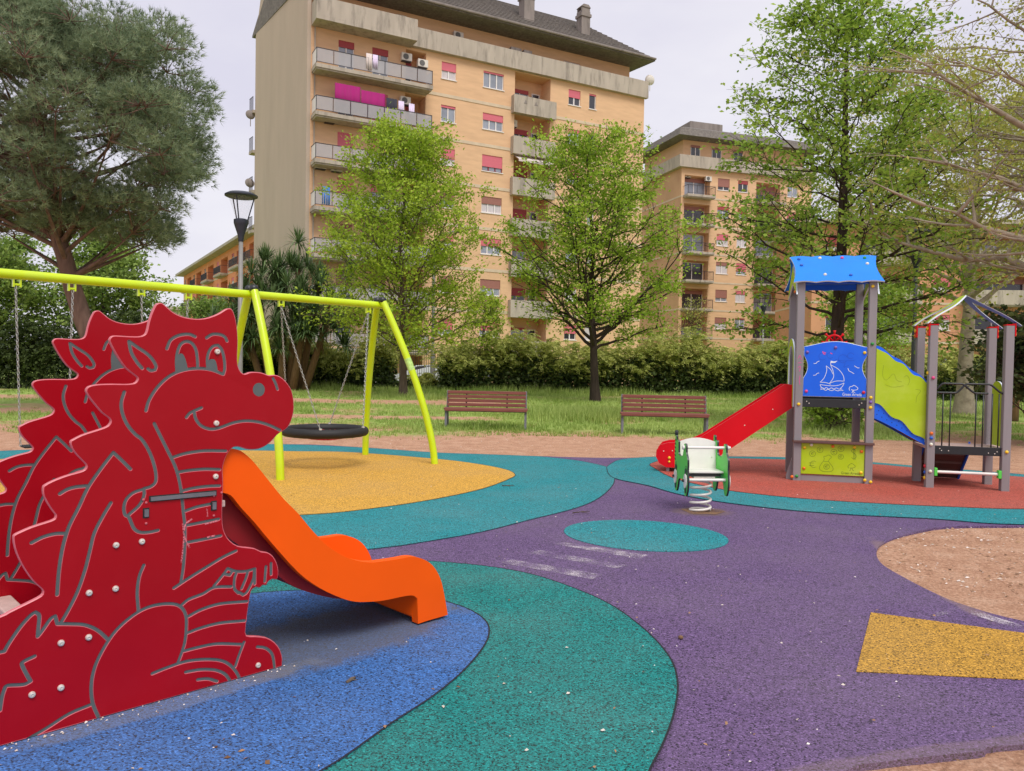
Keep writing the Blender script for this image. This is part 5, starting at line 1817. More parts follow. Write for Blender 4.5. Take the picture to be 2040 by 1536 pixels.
dish(block, F1(FL + 0.35, 0.25, 25.1), (0.3, -1, -0.15))
dish(block, tuple(ru * (rl + 0.3) + sn * 0.5 + np.array([0, 0, 20.4])), (0.75, -1, 0.2), 0.36, 'concrete_dark')
dish(block, tuple(ru * (rl + 0.3) + sn * 0.5 + np.array([0, 0, 15.2])), (0.75, -1, 0.2), 0.36, 'concrete_dark')
# balconies peeping round the rear left corner
F3 = Face(rear + sn * 0.25, -ru * 0 + np.array([fu[0], fu[1], 0]), (-fu[1], fu[0], 0))
for k in range(7):
    zt = ZT[k]
    mb = MB()
    c = rear + ru * 0.02 + sn * 0.30
    f_ = Face(c, sn, ru)
    f_.box(mb, -0.3, 0.12, -0.015, 0.9, zt - 2.55, zt - 2.33)
    bb = mb.build('rear_balcony', M['concrete'], block)
    m2 = MB()
    f_.box(m2, 0.08, 0.11, 0.0, 0.88, zt - 1.35, zt - 1.31)
    for q in range(5):
        f_.box(m2, 0.08, 0.11, 0.0 + q * 0.2, 0.03 + q * 0.2, zt - 2.33, zt - 1.351)
    m2.build('railing', M['railmetal'], bb)
# washing
wash = []


def cloth(name, label, u0, u1, z0, z1, m_, out=1.02, cat='laundry'):
    mb = MB()
    n = 14
    vs = []
    rr = random.Random(hash(label) % 1000)
    for i in range(n + 1):
        f = i / n
        w_ = 0.035 * math.sin(f * 21 + rr.random() * 2)
        vs.append(F1(u0 + (u1 - u0) * f, out + w_ * 0.4, z1))
        vs.append(F1(u0 + (u1 - u0) * f, out + w_, z0 + 0.03 * math.sin(f * 7)))
    vs = [v + BA for v in vs]
    fs = [(2 * i, 2 * i + 2, 2 * i + 3, 2 * i + 1) for i in range(n)]
    mb.add(vs, fs)
    o = mb.build(name, M[m_], smooth=True)
    md = o.modifiers.new('cloth_thickness', 'SOLIDIFY')
    md.thickness = 0.012
    tag(o, label, cat, 'washing on the balconies')


cloth('hanging_sheet', 'magenta sheet on the balcony line, the one nearer the beige side wall', 1.35, 3.05, 18.0, 19.75, 'magenta')
cloth('hanging_sheet', 'magenta sheet on the balcony line, the one nearer the dark garment', 3.1, 4.75, 17.95, 19.6, 'magenta')
cloth('hanging_garment', 'dark garment hanging beside the magenta sheets', 4.85, 5.6, 18.2, 19.4, 'darkcloth')
cloth('hanging_towel', 'lilac towel hanging right of the dark garment', 5.7, 6.1, 18.4, 19.35, 'lilac')
cloth('hanging_towel', 'lilac towel at the right end of the washing line', 6.45, 6.85, 18.2, 19.3, 'lilac')
cloth('hanging_shirt', 'beige shirt over the top glass balcony rail', 3.35, 3.75, 20.95, 22.0, 'beigecloth', 1.22)
cloth('hanging_shirt', 'greyish lilac shirt over the top glass balcony rail', 3.8, 4.15, 21.1, 22.0, 'lilac', 1.22)
cloth('balcony_tarpaulin', 'blue plastic sheet on a lower balcony beside the side wall', 0.55, 1.05, 11.75, 12.9, 'bluecloth', 1.2, 'tarpaulin')


def simple_block(name, label, P0, P1, depth, floors, fh, z0, cols, wall_m, side_m, bal=None, roof_over=0.9, parapet=True, seed=1, first=0):
    """a background block of flats: windows are real openings with frames, panes and shutters"""
    P0, P1 = np.array([*P0, 0.0]), np.array([*P1, 0.0])
    b = thing(name, label, 'building', tuple(P0))
    u = P1 - P0
    ln = np.linalg.norm(u)
    u = u / ln
    fc = Face((0, 0, 0), u)
    rr = random.Random(seed)
    H = z0 + floors * fh
    hs, ws = [], []
    for k in range(first, floors):
        zt = z0 + k * fh + 2.35
        for (c, w_, kind) in cols:
            if kind == 'w':
                hs.append((c, c + w_, zt - 1.3, zt))
                ws.append((c, c + w_, zt - 1.3, zt, kind))
            else:
                hs.append((c, c + w_, zt - 2.25, zt, 0.9))
                ws.append((c + 0.2, c + w_ - 0.2, zt - 2.2, zt - 0.15, kind))
    mb = MB()
    fc.wall(mb, 0, ln, 0, H, hs)
    mb.add([fc(ln, 0, 0), fc(ln, -depth, 0), fc(ln, -depth, H), fc(ln, 0, H)], [(0, 1, 2, 3)])
    mb.add([fc(0, -depth, 0), fc(ln, -depth, 0), fc(ln, -depth, H), fc(0, -depth, H)], [(0, 1, 2, 3)])
    mb.build('wall', M[wall_m], b)
    mb = MB()
    mb.add([fc(0, 0, 0), fc(0, -depth, 0), fc(0, -depth, H), fc(0, 0, H)], [(0, 1, 2, 3)])
    mb.build('side_wall', M[side_m], b)
    for k in range(1, floors):
        mb = MB()
        fc.box(mb, -0.03, ln, 0.003, 0.03, z0 + k * fh - 0.1, z0 + k * fh + 0.08)
        fc.box(mb, -0.03, -0.001, -depth, 0.002, z0 + k * fh - 0.1, z0 + k * fh + 0.08)
        mb.build('string_course', M['string'], b)
    for (a, c, zb, zt, kind) in ws:
        if kind == 'w':
            window(fc, b, a, c, zb, zt, 2, rr.choice([0.1, 0.3, 0.5, 0.7]), rr.choice(['shutter_pink', 'shutter_red', 'shutter_brown']), 'frame_white', rr.choice(['glass', 'glass_dark', 'curtain']))
        else:
            window(fc, b, a, c, zb, zt, 2, rr.choice([0, 0.2, 0.5]), 'shutter_brown', 'frame_white', rr.choice(['glass_dark', 'glass']), out=-0.86, rec=-0.03, sill=False, name='balcony_door')
    for (c, w_, kind) in cols:
        if kind != 'w':
            for k in range(first, floors):
                balcony(fc, b, c - 0.15, c + w_ + 0.15, z0 + k * fh + 0.1, 1.0, kind, 1.0, seed=k)
    if parapet:
        mb = MB()
        fc.box(mb, -0.5, ln + 0.3, -depth - 0.3, 0.5, H + 0.002, H + 1.3)
        mb.build('attic_parapet', M['concrete'], b)
        mb = MB()
        fc.box(mb, 0.6, ln - 0.6, -depth + 0.6, -0.8, H + 1.303, H + 3.3)
        at_ = mb.build('attic_wall', M[wall_m], b)
        for c in (1.5, 4.2, 7.0):
            if c + 1.2 < ln:
                f5 = Face(fc(0, -0.8, 0), u)
                window(f5, b, c, c + 1.2, H + 1.5, H + 2.8, 2, 0.2, 'shutter_brown', 'frame_white', 'glass_dark', out=0.08, rec=0.07, sill=False, name='attic_window')
        zz = H + 3.3
    else:
        zz = H
    mb = MB()
    o = roof_over
    q = [fc(-o, o, zz), fc(ln + o, o, zz), fc(ln + o, -depth - o, zz), fc(-o, -depth - o, zz)]
    up3 = np.array([0, 0, 0.9])
    q2 = [fc(-o * 0.6, o * 0.6, zz) + up3, fc(ln + o * 0.6, o * 0.6, zz) + up3, fc(ln + o * 0.6, -depth - o * 0.6, zz) + up3, fc(-o * 0.6, -depth - o * 0.6, zz) + up3]
    if parapet:
        q3 = [fc(2.2, -2.4, zz + 2.0), fc(ln - 2.2, -2.4, zz + 2.0), fc(ln - 2.2, -depth + 2.4, zz + 2.0), fc(2.2, -depth + 2.4, zz + 2.0)]
        mb.add(q + q2 + q3, [(3, 2, 1, 0)] + [(i, (i + 1) % 4, (i + 1) % 4 + 4, i + 4) for i in range(4)] + [(i + 4, (i + 1) % 4 + 4, (i + 1) % 4 + 8, i + 8) for i in range(4)] + [(8, 9, 10, 11)])
        mb.build('roof', M['tile'], b)
        m2 = MB()
        fc.box(m2, ln * 0.2, ln * 0.45, -depth * 0.75, -depth * 0.4, zz + 1.6, zz + 3.4)
        m2.build('stair_tower', M['concrete_dark'], b)
    else:
        up3 = np.array([0, 0, 0.35])
        q2 = [p + up3 for p in q]
        mb.add(q + q2, [(3, 2, 1, 0), (4, 5, 6, 7)] + [(i, (i + 1) % 4, (i + 1) % 4 + 4, i + 4) for i in range(4)])
        mb.build('roof', M['concrete'], b)
    return b, fc


b2, f2 = simple_block('apartment_block', 'ochre apartment block with grey hipped roof seen between the trees', (18.2, 85.0), (34.5, 90.2), 10.5, 7, 3.1, 1.9, [(0.4, 3.2, 'bars'), (4.6, 1.5, 'w'), (7.2, 1.3, 'w'), (9.6, 3.2, 'bars'), (13.8, 1.4, 'w')], 'facade', 'brick_shade', seed=5, first=1)
ac_unit(f2, b2, 0.7, 22.7, -0.7)
ac_unit(f2, b2, 3.0, 22.4, -0.2)
simple_block('apartment_block', 'low salmon apartment block far behind the lamp post', (-57.3, 134.0), (-27.5, 85.0), 11, 5, 3.1, 0.6, [(1, 1.4, 'w'), (4, 4.0, 'bars'), (10, 1.6, 'w'), (13, 4.5, 'bars'), (20, 1.4, 'w'), (23, 4.5, 'bars'), (30, 1.4, 'w'), (33, 4.5, 'bars'), (40, 1.5, 'w'), (43, 5, 'bars'), (50, 4.5, 'bars')], 'salmon', 'salmon', parapet=False, roof_over=1.2, seed=9, first=1)
simple_block('apartment_block', 'orange block with long pale balconies behind the plane tree', (25.5, 66.0), (60.0, 64.0), 11, 4, 3.3, 0.8, [(1.2, 1.5, 'w'), (4.0, 4.6, 'parapet'), (10.0, 1.5, 'w'), (12.6, 5.5, 'parapet'), (20.0, 1.6, 'w'), (23.0, 5.0, 'parapet'), (30.0, 1.6, 'w')], 'brick2', 'brick2', parapet=False, seed=12)
# small pale house far left
hs_ = thing('pale_house', 'small pale flat-roofed house far behind the swing beam', 'house', (-58.0, 130.0, 0))
mb = MB().box((0, 0, 0), (9, 8, 10.0))
mb.build('wall', M['gable'], hs_)
mb = MB().box((-0.5, -0.5, 10.001), (9.5, 8.5, 10.5))
mb.build('roof', M['concrete'], hs_)
for x in (1.2, 5.2):
    mb = MB().box((x, -0.06, 6.4), (x + 1.8, -0.004, 8.2))
    mb.build('window', M['glass_dark'], hs_)

# ------------------------------------------------------------------ street lamps and sign
M['lamp_dark'] = pm('lamp_head_dark', (40, 46, 58), 0.4, 0.1, 8)
M['lamp_post'] = pm('lamp_post_grey', (132, 130, 126), 0.5, 0.12, 4)
M['lamp_post_dark'] = pm('lamp_post_green_black', (62, 66, 64), 0.5, 0.12, 4)
M['lamp_lens'] = glass_mat('lamp_clear_cover', (235, 235, 240), 0.05, 0.05)


def lamp(loc, label, h=5.5, pm_='lamp_post', band=None):
    t = thing('street_lamp', label, 'lamp', loc, 0, 'park lamps')
    mb = MB().tube([(0, 0, -0.05), (0, 0, 1.0), (0, 0, h - 1.1)], [0.075, 0.068, 0.05], 14)
    pst = mb.build('post', M[pm_], t, smooth=True)
    mb = MB().lathe([(0.06, h - 1.14), (0.075, h - 1.0), (0.16, h - 0.74), (0.17, h - 0.70), (0.17, h - 0.62), (0.12, h - 0.60)], (0, 0, 0), 18)
    mb.build('lamp_base', M['lamp_dark'], t, smooth=True, auto=40)
    for i in range(3):
        a = i * 2.094 + 0.5
        mb = MB().tube([(0.14 * math.cos(a), 0.14 * math.sin(a), h - 0.66), (0.30 * math.cos(a), 0.30 * math.sin(a), h - 0.08)], 0.016, 6)
        mb.build('lamp_arm', M['lamp_dark'], t)
    mb = MB().lathe([(0.02, h + 0.03), (0.30, h + 0.02), (0.385, h - 0.03), (0.385, h - 0.06), (0.33, h - 0.085), (0.02, h - 0.085)], (0, 0, 0), 26)
    mb.build('lamp_hood', M['lamp_dark'], t, smooth=True, auto=40)
    mb = MB().lathe([(0.125, h - 0.61), (0.29, h - 0.09), (0.285, h - 0.09), (0.12, h - 0.61)], (0, 0, 0), 20)
    mb.build('lamp_cover', M['lamp_lens'], t, smooth=True)
    if band:
        for z in band:
            mb = MB().lathe([(0.079, z), (0.079, z + 0.12)], (0, 0, 0), 14)
            mb.build('white_band', M['frame_white'], pst)
    return t


lamp((-6.62, 18.7, 0), 'grey lamp post with a dark open head beside the tall block, behind the swing')
lamp((11.45, 22.0, 0), 'dark lamp post with an open head behind the play tower', pm_='lamp_post_dark')
lamp((13.95, 43.0, 0), 'grey lamp post with white bands before the hedge, left of the red slide', 5.7, band=(1.9, 2.6))
pole = thing('street_lamp', 'tall grey pole rising through the leafy tree by the swing', 'lamp', (-4.6, 44.4, 0), 0, 'park lamps')
mb = MB().tube([(0, 0, -0.05), (0, 0, 2.3), (0, 0, 2.32), (0, 0, 8.6)], [0.14, 0.13, 0.10, 0.08], 14)
mb.build('post', M['lamp_post'], pole, smooth=True, auto=40)
mb = MB().lathe([(0.143, 0.30), (0.143, 0.42)], (0, 0, 0), 14)
mb.build('white_band', M['frame_white'], pole)
mb = MB().tube([(0, 0, 8.55), (0.3, -0.1, 8.9), (1.3, -0.4, 9.1)], 0.05, 8)
mb.build('lamp_arm', M['lamp_post'], pole, smooth=True)
mb = MB().lathe([(0.05, 8.98), (0.22, 9.02), (0.2, 9.12), (0.05, 9.18)], (1.4, -0.43, 0), 14)
mb.build('lamp_hood', M['lamp_dark'], pole, smooth=True)
sign = thing('no_entry_sign', 'round red no-entry sign with a white bar behind the small deck', 'road sign', (24.9, 40.0, 0))
mb = MB().tube([(0, 0.04, 0), (0, 0.04, 2.25)], 0.03, 8)
mb.build('post', M['lamp_post'], sign)
mb = MB().lathe([(0.31, 0.0), (0.31, 0.02)], (0, 0, 1.97), 28, axis='y')
dsc = mb.build('sign_disc', M['redb'], sign)
mb = MB().box((-0.22, -0.006, 1.91), (0.22, -0.001, 2.03))
mb.build('white_bar', M['frame_white'], dsc)

# ------------------------------------------------------------------ parked cars behind the hedge
M['carwhite'] = pm('white_car_paint', (226, 228, 230), 0.22, 0.03, 2, coat=0.6)
M['tyre'] = pm('tyre_rubber', (28, 28, 30), 0.8, 0.1, 20)


def car(loc, rz, label):
    t = thing('parked_car', label, 'car', loc, rz, 'cars parked behind the hedge')
    side = [(-2.05, 0.32), (-2.08, 0.62), (-1.98, 0.86), (-1.25, 0.98), (-0.55, 1.42), (0.65, 1.48), (1.45, 1.36), (1.95, 0.98), (2.05, 0.85), (2.06, 0.36), (1.72, 0.28), (-1.75, 0.28)]
    mb = MB()
    mb.prism(side, lambda u, v, q: (u, q * (1.0 if v < 0.95 else 0.86), v), -0.86, 0.86)
    body = mb.build('body', M['carwhite'], t, smooth=True, bev=0.06, seg=3, auto=40)
    for sg in (-1, 1):
        for q in ([(-1.02, 1.0), (-0.5, 1.36), (0.05, 1.41), (0.05, 1.0)], [(0.12, 1.0), (0.12, 1.41), (0.65, 1.42), (1.30, 1.30), (1.55, 1.0)]):
            m2 = MB()
            m2.prism(q, lambda u, v, w: (u, sg * (0.745 + w), v), 0.0, 0.012)
            m2.build('side_window', M['glass_dark'], body)
        for x in (-1.3, 1.3):
            m2 = MB().lathe([(0.2, -0.09), (0.31, -0.09), (0.31, 0.09), (0.2, 0.09)], (x, sg * 0.79, 0.31), 20, axis='y')
            wh = m2.build('wheel', M['tyre'], t, smooth=True, auto=40)
            m2 = MB().lathe([(0.2, -0.1), (0.2, 0.1)], (x, sg * 0.79, 0.31), 16, axis='y')
            m2.build('rim', M['steel'], wh)
    m2 = MB()
    m2.add([(-1.20, -0.66, 1.02), (-1.20, 0.66, 1.02), (-0.60, 0.62, 1.40), (-0.60, -0.62, 1.40), (-1.215, -0.66, 1.03), (-1.215, 0.66, 1.03), (-0.615, 0.62, 1.41), (-0.615, -0.62, 1.41)], [(0, 1, 2, 3), (7, 6, 5, 4), (0, 4, 5, 1), (3, 2, 6, 7), (0, 3, 7, 4), (1, 5, 6, 2)])
    m2.build('windscreen', M['glass'], body)
    for sg in (-1, 1):
        m2 = MB().box((-2.09, sg * 0.62 - 0.16, 0.66), (-1.99, sg * 0.62 + 0.16, 0.80))
        m2.build('headlight', M['glass'], body, bev=0.02)
    return t


car((-11.4, 47.6, 0), R(2), 'white parked car glimpsed through the hedge left of the swing leg')
car((-5.4, 48.0, 0), R(4), 'white parked car behind the tree trunk next to the tall pole')

# ------------------------------------------------------------------ fence behind the hedges
M['fence'] = pm('fence_iron', (44, 48, 46), 0.6, 0.15, 8)
fproto = None
for i in range(28):
    x = -33 + i * 2.4
    y = 46.0 - (0.05 * (x + 5) if x > -5 else 0)
    if fproto is None:
        fproto = thing('iron_fence_panel', 'x', 'fence', (x, y, 0), 0, 'fence panels behind the hedges')
        mb = MB().box((-0.03, -0.03, 0), (0.03, 0.03, 2.5))
        mb.build('post', M['fence'], fproto)
        for z in (0.25, 2.2):
            mb = MB().box((0.031, -0.015, z), (2.369, 0.015, z + 0.05))
            mb.build('rail', M['fence'], fproto)
        mb = MB()
        for k in range(17):
            mb.box((0.13 + k * 0.132, -0.012, 0.1), (0.154 + k * 0.132, 0.012, 2.42))
        br = mb.build('bars', M['fence'], fproto)
        br['kind'] = 'stuff'
        fp = fproto
    else:
        fp = copy_tree(fproto)
        fp.location = (x, y, 0)
    fp['label'] = 'iron picket fence panel showing through the hedges'

# ------------------------------------------------------------------ vegetation
M['bark'] = pm('grey_brown_bark', (92, 80, 68), 0.9, 0.3, 6, bump=0.8, bscale=18, stretch=(2, 2, 0.4), spec=0.2)
M['bark_dark'] = pm('dark_bark', (64, 54, 48), 0.9, 0.3, 6, bump=0.8, bscale=18, stretch=(2, 2, 0.4), spec=0.2)
M['bark_pine'] = pm('pine_bark', (112, 90, 80), 0.9, 0.35, 4, bump=1.0, bscale=12, stretch=(2, 2, 0.5), spec=0.2)
M['bark_plane'] = pm('plane_tree_bark', (158, 146, 128), 0.85, 0.25, 5, dirt=(112, 98, 80), dscale=4, damt=0.8, spec=0.2)
M['leaf_linden'] = leaf_mat('young_linden_leaf', (122, 158, 30), (196, 216, 80), 0.45)
M['leaf_linden2'] = leaf_mat('linden_leaf', (112, 152, 32), (188, 212, 78), 0.45)
M['leaf_maple'] = leaf_mat('maple_leaf', (110, 148, 46), (182, 208, 90), 0.48)
M['leaf_plane'] = leaf_mat('plane_tree_young_leaf', (136, 148, 58), (206, 206, 112), 0.45)
M['leaf_dense'] = leaf_mat('dense_tree_leaf', (92, 124, 52), (166, 190, 96), 0.4)
M['leaf_hedge'] = leaf_mat('hedge_leaf', (114, 132, 50), (226, 226, 136), 0.44)
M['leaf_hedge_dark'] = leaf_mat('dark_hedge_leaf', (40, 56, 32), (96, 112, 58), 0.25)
M['leaf_yucca'] = leaf_mat('yucca_leaf', (54, 80, 46), (124, 148, 94), 0.2, 0.4)
M['needle'] = leaf_mat('pine_needle', (104, 124, 94), (164, 180, 140), 0.35)
M['grass'] = leaf_mat('grass_blade', (124, 152, 62), (204, 218, 132), 0.45)
M['grass_dry'] = leaf_mat('dry_grass_blade', (150, 140, 84), (196, 186, 128), 0.3)
M['dead_frond'] = pm('dead_yucca_skirt', (128, 98, 70), 0.95, 0.3, 8, bump=0.8, bscale=20, stretch=(4, 4, 0.4))
M['flower'] = pm('orange_flower', (235, 170, 40), 0.6)


def leaf_cloud(C, size, rs, up=0.35, fold=0.25, aspect=0.62, D=None):
    """leaf-shaped folded quads (two triangles each) at centres C; D = optional growth direction"""
    n = len(C)
    A = rs.normal(size=(n, 3))
    if D is not None:
        A = A * 0.55 + D * 1.2
    A[:, 2] -= 0.15
    A /= np.linalg.norm(A, axis=1)[:, None] + 1e-9
    Nn = rs.normal(size=(n, 3))
    Nn[:, 2] += up * 3
    S = np.cross(A, Nn)
    S /= np.linalg.norm(S, axis=1)[:, None] + 1e-9
    U = np.cross(S, A)
    sz = size * rs.uniform(0.6, 1.35, n)[:, None]
    b0 = C - A * sz * 0.5
    t0 = C + A * sz * 0.5
    mid = C + A * sz * 0.05 + U * sz * fold * 0.3
    l0 = mid + S * sz * aspect * 0.5
    r0 = mid - S * sz * aspect * 0.5
    V = np.stack([b0, r0, t0, l0], 1).reshape(-1, 3)
    F = np.arange(4 * n).reshape(n, 4)
    F = np.concatenate([F[:, [0, 1, 2]], F[:, [0, 2, 3]]], 0)
    return V, F


class Wood:
    """branches collected as tapering tubes with few sides, numpy arrays out"""
    def __init__(s):
        s.V, s.F, s.n = [], [], 0

    def tube(s, P, r, k):
        P = np.asarray(P, float)
        m = len(P)
        T = np.gradient(P, axis=0)
        T /= np.linalg.norm(T, axis=1)[:, None] + 1e-9
        ref = np.array([0.0, 0, 1]) if abs(T[0][2]) < 0.8 else np.array([1.0, 0, 0])
        A = np.cross(T, ref)
        A /= np.linalg.norm(A, axis=1)[:, None] + 1e-9
        B_ = np.cross(T, A)
        an = np.arange(k) * 2 * math.pi / k
        ring = P[:, None] + (A[:, None] * np.cos(an)[None, :, None] + B_[:, None] * np.sin(an)[None, :, None]) * np.asarray(r)[:, None, None]
        i0 = (np.arange(m - 1)[:, None] * k + np.arange(k)[None]).ravel()
        i1 = (np.arange(m - 1)[:, None] * k + (np.arange(k)[None] + 1) % k).ravel()
        s.F.append(np.stack([i0, i1, i1 + k, i0 + k], 1) + s.n)
        s.V.append(ring.reshape(-1, 3))
        s.n += m * k

    def build(s, name, mat, parent):
        return raw_mesh(name, np.concatenate(s.V), np.concatenate(s.F), mat, parent, smooth=True)


def bez(a, b, c, n):
    t = np.linspace(0, 1, n)[:, None]
    return (1 - t) ** 2 * a + 2 * t * (1 - t) * b + t * t * c


def make_tree(name, label, base, H, r0, zc, prof, nl, ns, nt, nleaf, lsize, leaf, bark, seed, top=0.86, rise=0.55, spread=0.22, flat=0.6, lean=(0, 0), group=None, cat='tree', bend=0.25, droop=0.0, limb_r=0.42, cut=None, wob=0.10, low=0.9):
    """trunk, limbs, branches and twigs grown inside a crown profile prof(f) (f = 0 at the crown base, 1 at the top)"""
    rs = np.random.default_rng(seed)
    t = thing(name, label, cat, base, 0, group)
    w = Wood()
    k = 12
    z = np.linspace(-0.1, H * top, k)
    f = np.clip(z / (H * top), 0, 1)
    wob_ = np.cumsum(rs.normal(size=(k, 2)) * wob, 0) * f[:, None]
    TP = np.stack([lean[0] * f ** 1.3 + wob_[:, 0], lean[1] * f + wob_[:, 1], z], 1)
    TR = r0 * (1.0 - 0.88 * f ** 0.9) + 0.25 * r0 * np.exp(-z / 0.25) * (z < 1.5)
    w.tube(TP, TR, 12)

    def trunk(zz):
        return np.array([np.interp(zz, z, TP[:, 0]), np.interp(zz, z, TP[:, 1]), zz]), float(np.interp(zz, z, TR))
    LC, LD = [], []
    for i in range(nl):
        fi = (i + 0.5) / nl
        za = zc * 0.92 + (H * top - zc * 0.92) * fi ** low
        p0, rt = trunk(za)
        az = i * 2.39996 + rs.uniform(-0.4, 0.4)
        d = np.array([math.cos(az), math.sin(az), 0])
        zt = min(H * 0.99, za + rise * (H - za) * rs.uniform(0.35, 1.0) - droop * rs.uniform(0.3, 1) * (1 - fi) ** 3)
        ft = np.clip((zt - zc) / (H - zc), 0, 1)
        Rr = prof(ft) * rs.uniform(0.72, 1.06)
        p2 = p0 * 0 + np.array([trunk(min(zt, H * top))[0][0] * 0.7, trunk(min(zt, H * top))[0][1] * 0.7, 0]) + d * Rr
        p2[2] = zt
        p1 = p0 + d * Rr * 0.45 + np.array([0, 0, (zt - za) * (0.5 - bend)]) + rs.normal(size=3) * 0.12
        P = bez(p0, p1, p2, 9)
        P[1:-1] += rs.normal(size=(7, 3)) * 0.05
        lr = min(rt * 0.75, max(0.014, limb_r * rt * (0.4 + 0.6 * Rr / (prof(0.35) + 0.1))))
        w.tube(P, np.linspace(lr, 0.010, 9), 6)
        ll = np.linalg.norm(p2 - p0)
        for j in range(ns):
            s_ = 0.22 + 0.78 * (j + rs.uniform(0, 1)) / ns
            q0 = np.array([np.interp(s_, np.linspace(0, 1, 9), P[:, c]) for c in range(3)])
            tg = P[min(8, int(s_ * 8) + 1)] - P[max(0, int(s_ * 8) - 1)]
            tg = tg / (np.linalg.norm(tg) + 1e-9)
            sd = rs.normal(size=3)
            sd[2] = sd[2] * flat * 0.6 + 0.12
            sd = sd / np.linalg.norm(sd) + tg * 0.75
            sd /= np.linalg.norm(sd)
            sl_ = ll * rs.uniform(0.16, 0.36) * (1.15 - 0.45 * s_) + 0.25
            q2 = q0 + sd * sl_ + np.array([0, 0, -0.10 * sl_ * rs.uniform(-0.5, 1)])
            Q = bez(q0, (q0 + q2) / 2 + rs.normal(size=3) * 0.06 * sl_, q2, 5)
            w.tube(Q, np.linspace(max(0.008, lr * 0.3), 0.006, 5), 4)
            for m in range(nt):
                a_ = rs.uniform(0.25, 1.0)
                g0 = np.array([np.interp(a_, np.linspace(0, 1, 5), Q[:, c]) for c in range(3)])
                gd = rs.normal(size=3)
                gd[2] *= flat
                gd = gd / np.linalg.norm(gd) + sd * 0.7
                gl = rs.uniform(0.25, 0.6) * (0.5 + sl_ * 0.4)
                g1 = g0 + gd * gl
                w.tube(np.stack([g0, (g0 + g1) / 2 + rs.normal(size=3) * 0.02, g1]), [0.007, 0.005, 0.003], 3)
                nn = rs.poisson(nleaf)
                if nn:
                    aa = rs.uniform(0.2, 1.1, nn)[:, None]
                    jit = rs.normal(size=(nn, 3)) * spread
                    jit[:, 2] *= flat
                    LC.append(g0 + (g1 - g0) * aa + jit)
                    LD.append(np.repeat(gd[None], nn, 0))
    w.build('trunk', M[bark], t)
    C = np.concatenate(LC)
    D = np.concatenate(LD)
    D /= np.linalg.norm(D, axis=1)[:, None]
    if cut is not None:
        kp = cut(C)
        C, D = C[kp], D[kp]
    V, F = leaf_cloud(C, lsize, rs, D=D)
    n = len(C)
    # colour differs from spray to spray and leaf to leaf
    v = np.clip(0.5 + 0.55 * (vnoise(C[:, 0] * 3 + C[:, 2], C[:, 1] * 3 - C[:, 2] * 2, 1.0, seed) - 0.5) + rs.normal(size=n) * 0.2, 0, 1)
    cr = raw_mesh('crown', V, F, M[leaf], t, var=np.concatenate([v, v]))
    return t


def P_(pts):
    a = np.array(pts, float)
    return lambda f: float(np.interp(f, a[:, 0], a[:, 1]))


make_tree('linden_tree', 'young bright green linden in front of the balconies, behind the swing', (-4.70, 33.3, 0), 12.6, 0.17, 2.2, P_([(0, 2.4), (0.15, 4.0), (0.4, 4.0), (0.62, 3.0), (0.85, 1.8), (1, 0.5)]), 60, 9, 6, 12, 0.135, 'leaf_linden', 'bark', 21, top=0.9, rise=0.50, spread=0.17, droop=2.6, low=1.25, lean=(-0.15, 0), group='leafy trees on the lawn')
make_tree('linden_tree', 'forked bright green linden in the middle, its trunk rising between the benches', (3.6, 33.1, 0), 12.4, 0.20, 2.4, P_([(0, 2.6), (0.15, 4.1), (0.4, 4.1), (0.65, 3.3), (0.85, 2.1), (1, 0.6)]), 56, 9, 6, 10, 0.135, 'leaf_linden2', 'bark_dark', 22, top=0.84, rise=0.56, spread=0.17, droop=2.8, low=1.2, lean=(-0.8, 0), group='leafy trees on the lawn', limb_r=0.6)
make_tree('maple_tree', 'tall full green tree directly behind the play tower', (8.25, 19.7, 0), 11.6, 0.21, 2.4, P_([(0, 2.2), (0.08, 3.9), (0.25, 3.6), (0.45, 3.2), (0.7, 2.4), (0.88, 1.5), (1, 0.5)]), 50, 9, 6, 8.5, 0.118, 'leaf_maple', 'bark_dark', 23, top=0.92, rise=0.38, spread=0.15, flat=0.45, droop=1.6, low=1.1, group='leafy trees on the lawn', bend=0.1, limb_r=0.34, wob=0.05)
make_tree('plane_tree', 'pale-barked plane tree with sparse young leaves behind the small deck', (16.3, 27.7, 0), 14.5, 0.30, 4.0, P_([(0, 5.0), (0.3, 6.5), (0.7, 5.0), (1, 1.5)]), 48, 9, 7, 13, 0.125, 'leaf_plane', 'bark_plane', 24, top=0.75, rise=0.4, spread=0.25, group='plane trees at the right', bend=0.05, limb_r=0.5, droop=1.5, wob=0.08)
make_tree('plane_tree', 'plane tree at the right edge reaching pale limbs over the play tower', (12.4, 15.2, 0), 12.5, 0.32, 3.0, P_([(0, 4.6), (0.3, 5.6), (0.6, 5.0), (1, 2.0)]), 48, 10, 7, 7, 0.08, 'leaf_plane', 'bark_plane', 27, top=0.7, rise=0.42, spread=0.22, group='plane trees at the right', bend=0.0, limb_r=0.8, droop=1.0, wob=0.1)
make_tree('sapling', 'slender pale green sapling in front of the tall block, between the two lindens', (-1.95, 42.0, 0), 5.7, 0.06, 1.2, P_([(0, 1.0), (0.4, 1.4), (0.8, 0.9), (1, 0.2)]), 18, 5, 5, 9, 0.13, 'leaf_linden', 'bark', 31, rise=0.7, spread=0.14)
make_tree('sapling', 'nearly bare brownish sapling against the second block', (10.6, 45.6, 0), 5.9, 0.06, 1.2, P_([(0, 0.6), (0.5, 0.9), (1, 0.2)]), 18, 5, 5, 2.2, 0.11, 'leaf_plane', 'bark', 32, rise=0.8, spread=0.12)
